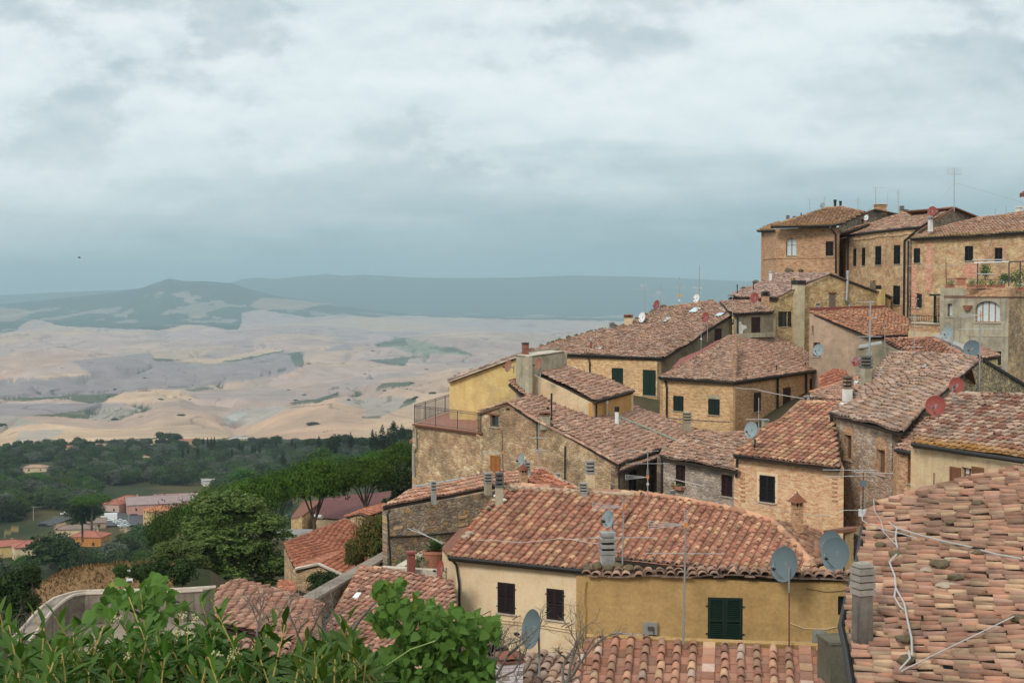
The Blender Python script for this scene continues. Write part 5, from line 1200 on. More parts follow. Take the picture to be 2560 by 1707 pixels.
# lower pent roof under the eave, dark recess with door
pa,pb=W(D_(1700,862),77.4),W(D_(2050,742),85.5);pb.z=pa.z;pp=Plane(pa,pb,16,(-1,.4));h.roof(pp,[D_(1702,864),D_(2050,744),D_(2040,700),D_(1740,810)],pitch=.27,expo=.36,mat='tile_mix_mid',deck=True,sag=.02)
h.window(wr,D4(1770,850,1845,1030),'dark','shut_dark',sill=None,frame='shut_dark');h.gutter([pa,pb],.06)
h.cp('block',D_,1120,490,398,78,pl,mat='concrete_warm',cap='rust',kw=.8);h.cp('tube',D_,1172,480,255,15,pl,mat='gutter',cap='gutter');h.cp('tube',D_,1143,400,362,18,pl,mat='black',cap='black')
h.cp('pipe',D_,1598,440,310,24,pl,mat='travertine',cap='white');h.cp('tube',D_,1678,515,358,38,pl,mat='white',cap='black')
mb=MB()
for x,y,r in((1215,525,.14),(1315,590,.13),(1050,265,.12),(1010,300,.12),(1355,212,.1)):mb.rock(pl.hit(D_(x,y))+V3((0,0,.06)),r,x)
mb.build('stone',M['moss'],h.roofs[0])
h.pipe([pl.hit(D_(1600,420))+V3((0,0,.15)),pl.hit(D_(1880,530))+V3((0,0,.15)),pl.hit(D_(2150,645))+V3((0,0,.15))],.055,'verdigris','valley_pipe')
# terrace
tz=al.z-.55;q0,q1=vhit(fr,ap,D_(112,492)),vhit(fr,ap,D_(636,515));print('q',q0,q1);tz=q0 .z;q1 .z=tz;q2=Wz(D_(420,385),tz);q3=Wz(D_(640,392),tz)
mb=MB();mb.prism([q0,q1,q3,q2],(0,0,-.2));mb.build('terrace_floor',M['terrace_red'],h.root);wt=h.wall(shift(up_(q0,-.2),(.1,.1)),shift(up_(q1,-.2),(.1,.1)),-19,'stone_tan2');h.wall(shift(up_(q2,-.2),(.1,0)),shift(up_(q0,-.2),(.1,.1)),-19,'stone_tan2')
mb=MB();mb.tube([up_(q0,-.05)+V3((-.1,-.1,0)),up_(q1,-.05)+V3((0,-.1,0))],.07,6);mb.build('gutter',M['rust'],h.root)
mb=MB();hr=1.45
def rail(mb,a,b,H,n,posts):
 for k in range(n+1):p=lerp(a,b,k/n);mb.tube([up_(p,.08),up_(p,H)],.011,4)
 for k in range(posts+1):p=lerp(a,b,k/posts);mb.tube([p,up_(p,H+.02)],.03,4)
 for z in(.1,H*.9,H):mb.tube([up_(a,z),up_(b,z)],.022,4)
rail(mb,q0,V3((q1 .x-.1,q1 .y,q1 .z)),2.9*.97*.4+.1,58,3);rail(mb,q0,q2,1.25,46,4);mb.build('railing',M['iron'],h.root)
h.pipe([wt.pt(.12,tz-.3,.12),wt.pt(.18,tz-1.6,.12),wt.pt(-.08,tz-1.9,.12),wt.pt(-.05,-12.5,.12)],.07,'galv');h.finish()
# --- stone house below it, thin pink roof
h=House('stone_house','grey rubble stone house with a thin pink roof slope at the left edge of town','house',W((1080,1400),69))
a,b=W(H_(1422,828),68),W(H_(2198,685),74);b.z=a.z;pl=Plane(a,b,13,(-1,.7))
h.roof(pl,[H_(1422,828),H_(1790,760),D_(642,992),D_(830,958),D_(1060,930),D_(1040,860),D_(925,862),D_(640,888),H_(1850,650),H_(1662,682)],pitch=.27,expo=.38,mat='tile_pink2',sag=.03,jit=.7)
ai,bi=V3((a.x+.15,a.y+.15,a.z-.15)),V3((b.x+1.2,b.y+1.3,b.z-.15));w=h.wall(ai,bi,-22,'stone_grey')
h.wall(shift(ai,(-3.4,5)),ai,-22,'stone_grey',[up_(shift(ai,(-3.4,5)),.9),ai])if False else h.wall(shift(ai,(1.5,9)),ai,-22,'stone_grey')
mb=MB();mb.tube([pl.hit(H_(1662,684))+V3((0,0,.05)),pl.hit(H_(1850,648)),pl.hit(H_(2200,578))],.12,6);mb.build('mortar_fillet',M['concrete'],h.roofs[0])
h.window(w,H_(1775,1120)+H_(1868,1180),'dark','wood',sill=None,frame='wood');h.pipe([w.hit(H_(1450,1058))+w.n*.08,w.hit(H_(1700,1048))+w.n*.08,w.hit(H_(2020,1020))+w.n*.08],.05)
h.pipe([w.pt(.1,ai.z,.1),w.hit(H_(1440,880))+w.n*.1,w.hit(H_(1465,1280))+w.n*.1],.05);h.gutter([a,a+(a-b).normalized()*-.3],.08)
mb=MB()
for x,y in((2030,902),(2035,960),(1530,985)):t0,z0,t1,z1=w.rect(H_(x-35,y-10)+H_(x+35,y+12));w.box(mb,t0,z0,t1,z1,.001,.03);mb.build('through_stone',M['brick_ochre'],h.root);mb=MB()
h.cp('louvre',H_,1808,752,612,42,70.5,mat='concrete');h.cp('louvre',H_,2228,680,550,58,73.5,mat='concrete_warm');h.cp('pyramid',D_,955,955,800,62,75,mat='brick_red',cap='tile_red');h.cp('louvre',D_,985,900,775,46,78,mat='concrete')
h.cp('louvre',D_,1215,990,862,48,70,mat='concrete');h.cp('louvre',D_,1472,1010,762,58,72,mat='plaster_pale',kw=.95);h.finish()
# --- small dark red roof behind the pale house
h=House('small_roof_house','little house with dark red tiles tucked behind the ridge of the cream house','house',W((1370,1230),74))
a,b=W(D_(1000,965),69),W(D_(1380,1010),66);b.z=a.z;pl=Plane(a,b,20)
h.roof(pl,[D_(1000,960),D_(1190,1010),D_(1375,1006),D_(1290,960),D_(1120,860),D_(1060,845)],pitch=.3,expo=.36,mat='tile_red',sag=.05,jit=1.5);h.wall(a,b,-16,'stone_tan')
ridge_row(h.roofs[0],[pl.hit(D_(1060,843)),pl.hit(D_(1120,858)),pl.hit(D_(1290,958)),pl.hit(D_(1378,1004))],.13,.4,'stone_grey',3);h.finish()
# --- tiled roof between annex and corner house (right of the green pipe)
h=House('low_roof_house','low house with long tiled roof right of the green valley pipe','house',W((1640,1130),90))
a,b=W(D_(2135,655),87.6),W(D_(2300,560),94);b.z=a.z;pl=Plane(a,b,15,(-1,.4))
h.roof(pl,[D_(2140,652),D_(2310,560),D_(2200,510),D_(1780,345),D_(1700,370),D_(1580,402),D_(1650,440)],pitch=.27,expo=.36,mat='tile_mix_mid',sag=.06,jit=1.5)
h.wall(shift(up_(a,-.1),(.1,.1)),up_(b,-.1),-16,'stone_tan2');l=pl.hit(D_(1640,440));h.wall(up_(l,-.2),shift(up_(a,-.15),(.1,.1)),-16,'stone_tan2',[up_(l,-.2),shift(up_(a,-.15),(.1,.1))])
h.cp('louvre',D_,2220,575,390,55,pl,mat='concrete_warm',cap='concrete_warm',kw=.95);h.cp('tube',D_,2280,590,570,30,88,mat='white',cap='galv');h.finish()
# --- little grey stone house with brown shutters
h=House('grey_house','small grey stone house with plum shutters, left of the ochre brick house','house',W((1750,1250),80))
a,b=W(D_(2012,742),79),W(C_(132,1162),74.5);b.z=a.z;pl=Plane(a,b,17)
h.roof(pl,[D_(2012,744),D_(2180,780),C_(134,1164),C_(112,1045),C_(320,850),C_(185,878),C_(0,885),D_(2300,550),D_(2230,590),D_(2120,660)],pitch=.27,expo=.36,mat='tile_grey_mid',sag=.06,jit=1.6)
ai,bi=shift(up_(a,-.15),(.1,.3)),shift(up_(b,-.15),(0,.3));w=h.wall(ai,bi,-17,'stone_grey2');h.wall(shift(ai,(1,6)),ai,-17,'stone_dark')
ridge_row(h.roofs[0],[pl.hit(D_(2235,585)),pl.hit(D_(2120,655)),pl.hit(D_(2015,740))],.13,.4,'tile_lichen_top',3);ridge_row(h.roofs[0],[pl.hit(D_(2240,580)),pl.hit(C_(0,883)),pl.hit(C_(190,874)),pl.hit(C_(320,845))],.16,.42,'tile_grey_mid',4)
h.window(w,D4(2136,810,2206,970),'shut','shut_plum');h.window(w,C4(12,1198,96,1362),'shut','shut_plum')
mb=MB();p=w.hit(D_(2168,985))+w.n*.2;w.box(mb,w.t(p)-.35,p.z-.1,w.t(p)+.35,p.z+.1,.05,.3);mb.build('flower_box',M['terracotta'],h.root)
mb=MB();[mb.rock(p+V3((random.uniform(-.35,.35),random.uniform(-.1,.05),random.uniform(.05,.25))),.07,k)for k in range(12)];mb.build('box_plants',M['leaf_pot'],h.root)
h.gutter([a,b],.07);h.pipe([w.pt(w.len-.1,b.z,.12),w.pt(w.len-.1,b.z-.8,.1),w.pt(w.len-.05,-15,.1)],.035,'galv');h.pipe([w.pt(.15,a.z,.1),w.pt(.15,-14.6,.1)],.06);h.cp('louvre',D_,2105,1045,1000,40,73,mat='concrete_warm');h.finish()
# --- ochre brick house, pantile roof
h=House('brick_house','ochre brick house with one dark louvred shutter in a cream surround','house',W((1960,1300),72))
a,b=W(C_(108,1046),74),W(C_(932,1148),69.5);b.z=a.z;pl=Plane(a,b,19)
h.roof(pl,[C_(108,1048),C_(520,1098),C_(925,1148),C_(895,900),C_(870,730),C_(945,690),C_(935,640),C_(625,632),C_(480,770),C_(322,850)],pitch=.38,expo=.37,mat='tile_pink',sag=.04,jit=.8,rr=.34)
ridge_row(h.roofs[0],[pl.hit(C_(625,632)),pl.hit(C_(940,642))],.16,.42,'tile_pink',3);ridge_row(h.roofs[0],[pl.hit(C_(*q))for q in((112,1040),(322,850),(480,770),(625,634))],.15,.42,'tile_lichen_top',4)
ai,bi=shift(up_(a,-.15),(.3,.35)),shift(up_(b,-.15),(0,.35));w=h.wall(ai,bi,-17,'brick_ochre');h.wall(shift(ai,(1.5,8)),ai,-17,'brick_ochre');h.wall(bi,shift(bi,(1.5,8)),-17,'brick_ochre')
h.window(w,C4(306,1202,428,1408),'shut','shut_dark2',surround='plaster_cream',sill='coping');h.gutter([a,b],.09);h.pipe([w.pt(.05,a.z,.15),w.pt(-.05,a.z-.7,.12),w.pt(-.05,a.z-1.2,.12)],.06)
mb=MB()
for x in(176,888):
 for y in range(1225,1400,34):p=w.hit(C_(x,y));w.box(mb,w.t(p)-.14,p.z-.04,w.t(p)+.14,p.z+.04,.001,.05)
mb.build('toothing_brick',M['brick_red'],h.root)
h.cp('tube',C_,268,1005,918,18,pl,mat='black',cap='black');h.cp('block',C_,350,800,765,50,80,mat='concrete_warm',cap='concrete');h.finish()
# pyramid-capped stack: stands on the cream house roof behind its hip
# --- stone house with big roof and bricked-up windows
h=House('stone_house','rubble stone house under a big weathered roof, with two brick-framed blocked windows','house',W((2150,1200),74))
a,b=W(C_(848,722),75),W(C_(1397,868),68.5);b.z=a.z;pl=Plane(a,b,19)
h.roof(pl,[C_(848,724),C_(1120,795),C_(1397,868),C_(1560,690),C_(1862,420),C_(1990,310),C_(1930,292),C_(1500,262),C_(1318,258),C_(1212,385),C_(1150,480),C_(1000,610)],pitch=.34,expo=.37,mat='tile_grey_near',sag=.07,jit=1.2,rr=.37)
ridge_row(h.roofs[0],[pl.hit(C_(1318,258)),pl.hit(C_(1500,258)),pl.hit(C_(1940,290)),pl.hit(C_(1990,306))],.17,.42,'tile_grey_near',3)
ridge_row(h.roofs[0],[pl.hit(C_(1400,862)),pl.hit(C_(1560,688)),pl.hit(C_(1860,420)),pl.hit(C_(1990,310))],.13,.42,'tile_grey_near',4)
ai,bi=shift(up_(a,-.15),(.25,.3)),shift(up_(b,-.15),(-.1,.35));w=h.wall(ai,bi,-17,'stone_field');h.wall(shift(ai,(2,8)),ai,-17,'stone_field');rr_=pl.hit(C_(1862,425));rp=V3((rr_.x-.3,rr_.y,rr_.z-.2));w2=h.wall(bi,rp,-17,'stone_dark',[bi,rp])
for r,m0 in(((962,888,1020,1082),808),((1212,1003,1280,1195),898)):
 h.window(w,C4(*r),'blank','blocked',frame='brick_red',sill='coping',name='blocked_window');t0,z0,t1,z1=w.rect(C4(*r));mb=MB();zt_=w.hit(C_((r[0]+r[2])/2,m0)).z;n=10;e=.17
 arc=[w.pt((t0+t1)/2+(t1-t0+2*e)/2*math.cos(math.pi*i/n),z1+(zt_-z1)*math.sin(math.pi*i/n),.03)for i in range(n+1)];mb.prism(arc,w.n*-.03)
 for x0,x1 in((t0-e,t0),(t1,t1+e)):w.box(mb,x0,z0,x1,z1,.0,.03)
 mb.build('brick_arch',M['brick_red'],h.root)
h.gutter([a,b],.09);h.pipe([a+V3((.1,0,0)),w.pt(.1,a.z-.45,.15),w.pt(.15,a.z-3.9,.15),w.pt(-.3,a.z-4.3,.15),w.pt(-1.3,a.z-4.95,.1)],.075)
h.skylight(pl,[C_(*q)for q in((1525,385),(1580,390),(1645,340),(1580,332))],'skyglass2');back_roof(h,[pl.hit(C_(1320,262)),pl.hit(C_(1930,295))],(2,5),1.6)
h.cp('louvre',C_,985,640,420,60,pl,mat='whitewash',cap='stone_dark',kw=.95);h.cp('louvre',C_,1130,490,265,66,pl,mat='concrete_warm',cap='concrete_dark',kw=.95)
mb=MB();q=pl.hit(C_(978,655));mb.rock(q,.3,3,(1.4,1,.4));mb.build('mortar_collar',M['whitewash'],h.roofs[0]);h.finish()
# --- gable wall behind it with long eave line
h=House('stone_house','rough grey-yellow stone gable with a dark sloping roof edge below the terrace house','house',W((2480,1000),84))
g0,g1,g2=W(C_(1830,470),80),W(C_(2030,312),83),W((2640,1010),92);w=h.wall(g0,g2,-12,'stone_gold2',[g0,g1,g2]);mb=MB();mb.prism([g0+V3((0,-.2,.12)),g1+V3((0,-.2,.12)),g1+V3((-2,6,.12)),g0+V3((-2,6,.12))],(0,0,-.15));mb.build('roof',M['tile_flat_mix'],h.root)
mb=MB();mb.prism([g1+V3((0,-.3,.14)),g2+V3((0,-.3,.1)),g2+V3((-2,6,.1)),g1+V3((-2,6,.14))],(0,0,-.18));mb.build('roof',M['gutter'],h.root);h.wall(shift(up_(g0,-.1),(-2,6)),up_(g0,-.1),-12,'stone_gold2');h.finish()
# --- orange-tiled low roof behind the big roof
h=House('low_house','low house with bright red tiles and a grey gable behind the big weathered roof','house',W((2250,860),98))
a,b=W(C_(1400,262),90),W(C_(1905,285),88);b.z=a.z;pl=Plane(a,b,16);h.roof(pl,[C_(1330,262),C_(1905,285),C_(1830,235),C_(1640,142),C_(1280,152),C_(1420,245)],pitch=.27,expo=.36,mat='tile_red2',sag=.05,jit=1.4)
g0,g1,g2=W(C_(1078,218),93),W(C_(1250,188),92),W(C_(1425,250),90.5);w=h.wall(g0,g2,-12,'plaster_brown2',[g0,g1,g2]);h.wall(a,b,-12,'plaster_brown2');h.wall(shift(g0,(2,5)),g0,-12,'plaster_brown2')
ridge_row(h.roofs[0],[pl.hit(C_(1280,150)),pl.hit(C_(1640,140)),pl.hit(C_(1905,283))],.14,.42,'tile_red2',3)
mb=MB();mb.tube([pl.hit(C_(1640,140))+V3((.3,0,.1)),pl.hit(C_(1840,225))+V3((.3,0,.1)),pl.hit(C_(1915,285))+V3((.3,0,.05))],.22,6);mb.build('lead_valley',M['concrete'],h.roofs[0])
mb=MB();mb.prism([g0+V3((-.1,-.15,.06)),g1+V3((0,-.15,.08)),g1+V3((1,4,.08)),g0+V3((1,4,.06))],(0,0,-.1));mb.build('back_roof',M['concrete'],h.root);h.finish()
# little lean-to at right of it
h=House('lean_to','tiny tiled lean-to against the corner of the grey terrace house','house',W((2470,900),96));a,b=W(C_(2050,298),93),W(C_(2165,278),96);b.z=a.z;pl=Plane(a,b,16,(-1,.5));h.roof(pl,[C_(2050,300),C_(2168,282),C_(2040,212),C_(1990,235),C_(2000,270)],pitch=.27,expo=.36,mat='tile_mix_mid',sag=.02);w=h.wall(shift(up_(a,-.12),(-.1,.1)),shift(up_(b,-.12),(-.1,.1)),-12,'plaster_yellow');h.wall(shift(up_(a,-.12),(-1.5,1)),shift(up_(a,-.12),(-.1,.1)),-12,'plaster_yellow');h.finish()
# small roof with orange ridge between corner house and stone house
h=House('low_house','low tiled roof with a new orange ridge and white skylight beside the concrete chimney','house',W((2060,960),88))
a,b=W(C_(650,608),86),W(C_(945,632),83);b.z=a.z;pl=Plane(a,b,15);h.roof(pl,[C_(645,600),C_(945,632),C_(1120,500),C_(1095,440),C_(960,480),C_(720,560)],pitch=.27,expo=.36,mat='tile_mix_mid',sag=.04,jit=1.3)
ridge_row(h.roofs[0],[pl.hit(C_(690,562)),pl.hit(C_(960,478)),pl.hit(C_(1095,438))],.13,.42,'flash_orange',3);h.gutter([a,b],.07);h.wall(shift(up_(a,-.1),(0,.2)),shift(up_(b,-.1),(0,.2)),-14,'brick_red');h.skylight(pl,[C_(*q)for q in((1025,518),(1060,510),(1085,482),(1045,482))])
h.cp('pipe',C_,685,612,560,26,84,mat='galv',cap='gutter');pq=W(C_(880,380),112);h.finish()
h=House('low_house','patch of dark tiled roof with brick wall behind the corner house eave','house',W((2090,940),100));a,b=W(C_(760,560),100),W(C_(990,480),104);b.z=a.z;pl=Plane(a,b,17,(-1,.5));h.roof(pl,[C_(780,560),C_(1010,470),C_(965,400),C_(885,385),C_(770,440)],pitch=.27,expo=.36,mat='tile_red',sag=.03);h.wall(a,b,-13,'brick_red');h.finish()
# --- cream house with lichen-orange roof, right
h=House('cream_house','cream plaster house with orange lichen roof of wide flat tiles and rust louvred shutters','house',W((2420,1150),62))
a,b=W(C_(1488,962),64),W((2760,1182),56);b.z=a.z;b=Wz((2760,1185),a.z);pl=Plane(a,b,20)
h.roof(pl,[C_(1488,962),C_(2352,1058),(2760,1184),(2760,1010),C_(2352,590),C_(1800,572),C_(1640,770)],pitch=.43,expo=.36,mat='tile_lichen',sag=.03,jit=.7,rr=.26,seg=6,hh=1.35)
ridge_row(h.roofs[0],[pl.hit(C_(1800,570)),pl.hit(C_(2352,590)),pl.hit((2740,1005))],.16,.42,'tile_grey_near',3);ridge_row(h.roofs[0],[pl.hit(C_(1500,950)),pl.hit(C_(1640,770)),pl.hit(C_(1800,574))],.15,.4,'tile_lichen_top',4)
ai,bi=shift(up_(a,-.18),(.3,.4)),shift(up_(b,-.18),(0,.4));w=h.wall(ai,bi,-15,'plaster_pale2');h.wall(shift(ai,(2,7)),ai,-15,'plaster_pale2');back_roof(h,[pl.hit(C_(1800,574)),pl.hit((2740,1010))],(1,6),1.8)
t0,z0,t1,z1=w.rect(C4(1868,1142,1952,1290));h.window(w,None,'curtain','wood',rz=(t0,z0,t1,z1),frame='shut_rust',panes=2,sill='coping');win=h.root.children[-1]
for x0,x1 in((1784,1866),(1954,2044)):
 q=w.rect(C4(x0,1136,x1,1285));mb=MB();a0,b0,a1,b1=q
 for xx in(a0,a1-.08):w.box(mb,xx,b0,xx+.08,b1,.02,.07)
 for zz in(b0,b1-.08):w.box(mb,a0+.08,zz,a1-.08,zz+.08,.02,.07)
 zz=b0+.1
 while zz<b1-.1:w.box(mb,a0+.08,zz,a1-.08,zz+.03,.03,.055);zz+=.055
 mb.build('shutter',M['shut_rust'],h.root)
h.gutter([a,b],.1);h.pipe([w.hit(C_(1663,1180))+w.n*.05,w.hit(C_(1660,1290))+w.n*.05],.02,'rust','bracket_rod');h.finish()
# brick link with tall shutter, and its little roof
h=House('brick_link','narrow red brick link with a tall rust louvred shutter under a small stepped roof','house',W((2270,1200),66))
a,b=W(C_(1358,1004),67),W(C_(1545,1036),65);b.z=a.z;pl=Plane(a,b,20);h.roof(pl,[C_(1358,1006),C_(1550,1038),C_(1500,945),C_(1650,800),C_(1720,760),C_(1560,760),C_(1420,930)],pitch=.3,expo=.36,mat='tile_mix_mid',sag=.03,jit=1.2)
w=h.wall(shift(up_(a,-.15),(.15,.3)),shift(up_(b,-.15),(.3,.3)),-15,'brick_red');h.window(w,C4(1455,1052,1540,1268),'shut','shut_rust',frame='shut_rust');h.gutter([a,b],.1);h.wall(shift(up_(a,-.15),(.9,5)),shift(up_(a,-.15),(.15,.3)),-15,'brick_red');h.finish()
# --- cream rendered house, centre: two runs of roof
h=House('cream_house','cream rendered house in the centre with long pink roof and two brown shutters','house',W((1500,1560),61))
a,b=W(E_(220,597),62),W(E_(1268,704),59);b.z=a.z;pl=Plane(a,b,18.5)
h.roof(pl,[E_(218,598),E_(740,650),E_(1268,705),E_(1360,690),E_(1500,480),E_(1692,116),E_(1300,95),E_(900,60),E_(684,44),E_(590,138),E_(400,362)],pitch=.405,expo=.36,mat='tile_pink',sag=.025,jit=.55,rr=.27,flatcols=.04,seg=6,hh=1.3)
ridge_row(h.roofs[0],[pl.hit(E_(684,38)),pl.hit(E_(900,52)),pl.hit(E_(1300,86)),pl.hit(E_(1700,108))],.2,.42,'tile_pink',3)
ridge_row(h.roofs[0],[pl.hit(E_(222,592)),pl.hit(E_(400,358)),pl.hit(E_(590,134)),pl.hit(E_(684,40))],.13,.4,'tile_red',4)
mb=MB();mb.tube([pl.hit(E_(700,62))+pl.n*.05,pl.hit(E_(1300,105))+pl.n*.05,pl.hit(E_(1660,125))+pl.n*.05],.13,6);mb.build('mortar_fillet',M['mortar'],h.roofs[0])
a2,c2=W(E_(1340,592),60.3),W(F_(945,662),56.3);c2 .z=a2 .z;p2=Plane(a2,c2,18)
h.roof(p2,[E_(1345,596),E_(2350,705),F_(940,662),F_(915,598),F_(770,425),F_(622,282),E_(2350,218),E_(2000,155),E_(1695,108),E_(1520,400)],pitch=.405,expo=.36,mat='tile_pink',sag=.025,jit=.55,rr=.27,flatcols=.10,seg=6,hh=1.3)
ridge_row(h.roofs[1],[p2 .hit(E_(1695,100)),p2 .hit(E_(2000,148)),p2 .hit(E_(2350,212)),p2 .hit(F_(622,276)),p2 .hit(F_(770,420)),p2 .hit(F_(915,592))],.19,.42,'tile_ridge',5)
p3=Plane(c2,c2+V3((1.6,7,0)),third=p2 .hit(F_(622,280)))
h.roof(p3,[F_(900,600),F_(1000,560),F_(1000,385),F_(860,320),F_(625,282),F_(770,425)],pitch=.3,expo=.36,mat='tile_mix',sag=.03,jit=1.)
ai,bi=shift(up_(a,-.18),(.3,.4)),shift(up_(b,-.18),(0,.4));w=h.wall(ai,bi,-22,'plaster_cream');rg=pl.hit(E_(684,44));le=V3((rg.x+1.2,rg.y+4.5,ai.z));h.wall(le,ai,-22,'plaster_pale',[le,V3((rg.x+.8,rg.y,rg.z-.9)),lerp(ai,V3((rg.x+.6,rg.y,rg.z-.9)),.3),ai])
w3=h.wall(shift(up_(a2,-.3),(0,.5)),shift(up_(c2,-.3),(0,.5)),-20,'stone_tan2');h.wall(shift(up_(c2,-.3),(0,.5)),shift(up_(c2,-.3),(2,9)),-20,'stone_tan2')
back_roof(h,[rg,pl.hit(E_(1690,112))],(1.2,5),1.6);back_roof(h,[p2 .hit(E_(1700,110)),p2 .hit(F_(622,284))],(1.2,5),1.6)
for r in((600,792,735,1028),(978,840,1113,1078)):h.window(w,E4(*r),'shut','shut_brown',sill='coping')
h.window(w,E4(530,1275,680,1365),'shut','shut_brown',sill=None)
h.gutter([a,b],.09);h.gutter([a2,c2],.09)
h.pipe([a+V3((.05,0,0)),w.pt(.1,a.z-.35,.12),w.pt(.25,a.z-1.2,.12),w.pt(.35,-22,.12)],.055)
for dy in(0,22):h.pipe([w.hit(E_(430,1056+dy))+w.n*.03,w.hit(E_(900,1110+dy))+w.n*.03,w.hit(E_(1262,1170+dy*.9))+w.n*.03],.022,'plaster_pale','facade_cable')
for k,(x,y)in enumerate(((545,1010),(775,1045),(1152,1100),(1185,1108))):mb=MB();p=w.hit(E_(x,y));mb.tube([p,p+w.n*.25,p+w.n*.3+V3((-.2,0,-.12))],.02,4);mb.build('line_hook',M['rust'],h.root)
# stones and debris holding the verge
for k,(x,y,r,m_)in enumerate(((672,72,.17,'stone_dark'),(715,100,.14,'stone_dark'),(582,180,.16,'mortar'),(640,178,.16,'whitewash'),(610,145,.2,'whitewash'),(557,212,.13,'stone_dark'),(527,240,.13,'stone_dark'),(385,435,.16,'mortar'),(355,462,.15,'mortar'),(668,155,.12,'rust'))):
 mb=MB();mb.rock(pl.hit(E_(x,y))+pl.n*.16,r,k,(1.3,1,.6));mb.build('verge_stone',M[m_],h.roofs[0])
h.cp('louvre',E_,612,130,-75,62,64,mat='concrete_warm',cap='concrete_dark',kw=.8);h.cp('louvre',E_,1262,130,8,56,pl,mat='concrete',kw=.85)
h.cp('pyramid',F_,800,300,84,78,62,mat='brick_red',cap='tile_red',kw=.8,parent=h.roofs[1])
# sliver of hip on the left
mb=MB();hp=[pl.hit(E_(222,590)),pl.hit(E_(405,350)),pl.hit(E_(400,340))+V3((-.6,1.3,-.4)),W(E_(168,522),63.4)];mb.prism(hp,(0,0,-.1));mb.build('back_roof',M['tile_flat'],h.root)
wl_=h.wall(W(E_(172,534),63.6),V3((ai.x,ai.y,ai.z-.1)),-22,'plaster_pale');h.finish()
PALE=pl;PALE2=p2
# --- mustard building in front with a single row of coping tiles
h=House('mustard_house','mustard yellow rendered house front with dark green double shutters, capped by old rounded tiles','house',W((1800,1620),42))
a,b=W(E_(1268,742),42.8),W(F_(1178,700),42.0);b.z=a.z;w=h.wall(a,b,-16,'plaster_mustard',[a,W(E_(1500,752),42.6),W(E_(1800,742),42.5),W(F_(300,682),42.4),W(F_(700,700),42.2),b])
pl=Plane(up_(a,.05)+V3((-.1,-.2,0)),up_(b,.05)+V3((.1,-.2,0)),12);u,v=pl.u,pl.v;L=(pl.b-pl.a).length
h.roof(pl,[pl.a,pl.a+u*L,pl.a+u*L+v*.62,pl.a+v*.62],pitch=.31,expo=.30,mat='tile_old',sag=.05,jit=2.2,seg=6,rr=.45,deck=False)
for k in range(5):mb=MB();mb.rock(pl.a+u*(.15+k*.32)+v*(.35+.1*(k%2))+pl.n*.12,.17,k,(1,1,.8));mb.build('moss_clump',M['moss'],h.roofs[0])
mb=MB();q=[pl.a+v*.62,pl.a+u*L+v*.62,pl.a+u*L+v*4+V3((0,0,-1.6)),pl.a+v*4+V3((0,0,-1.6))];mb.prism(q,(0,0,-.15));mb.build('flat_roof',M['felt'],h.root)
# rounded plaster edge on the left
mb=MB();pts=[];z=a.z-.15
while z>-15:pts.append(V3((a.x+random.uniform(-.03,.03),a.y,z)));z-=.22
mb.tube(pts,.09,6);mb.build('plaster_edge',M['plaster_mustard'],h.root)
h.wall(shift(up_(a,-1.5),(.6,3)),a,-16,'plaster_mustard');br=shift(up_(b,-1.5),(.4,4));h.wall(b,br,-16,'plaster_mustard')
h.window(w,F4(190,802,428,1116),'shut','shut_green',sill='travertine');h.window(w,F4(1080,792,1150,924),'dark','shut_plum',sill=None,frame='shut_plum')
mb=MB();t0,z0,t1,z1=w.rect(F4(540,1096,905,1114));w.box(mb,t0,z0,t1,z1-.02,.0,.12);w.box(mb,t1+.02,z0-.05,t1+.35,z1-.03,.0,.1);mb.build('ledge',M['coping'],h.root)
mb=MB();t0,z0,t1,z1=w.rect(E4(1485,1190,2210,1252));n=9
for k in range(n):zc=z1-(z1-z0)*(k+.5)/n;w.box(mb,t0+(t1-t0)*k/n,zc-.07,t0+(t1-t0)*(k+.96)/n,zc+.07,0,.13)
mb.build('ledge',M['coping'],h.root)
for nm,r in(('utility_box',E4(1722,1095,1834,1183)),('utility_box',F4(904,1020,990,1100))):
 mb=MB();t0,z0,t1,z1=w.rect(r);w.box(mb,t0,z0,t1,z1,.0,.16);mb.mi=1;w.box(mb,t0+.35*(t1-t0),z0+(z1-z0)*.45,t0+.75*(t1-t0),z0+(z1-z0)*.72,.16,.24);p=w.pt(t0+(t1-t0)*.75,z0+(z1-z0)*.6,.2);mb.tube([p,p-V3((0,0,(z1-z0)*.9))],.015,5);mb.build(nm,[M['galv'],M['iron']],h.root)
h.pipe([w.hit(F_(860,738))+w.n*.03,w.hit(F_(1000,762))+w.n*.03,w.hit(F_(1100,755))+w.n*.03,w.hit(F_(1175,735))+w.n*.03],.008,'iron','facade_wire')
h.pipe([w.hit(F_(755,975))+w.n*.03,w.hit(F_(850,1012))+w.n*.03,w.hit(F_(1000,1015))+w.n*.03,w.hit(F_(1112,990))+w.n*.03],.014,'plaster_pale','facade_wire')
sc0=W(E_(1448,665),43.4);h.chimney('louvre',sc0,290*.3234/F*43.4,108*.3234/F*43.4*.95,mat='concrete',rz=.12,parent=h.roofs[0])
h.finish();MUS=w
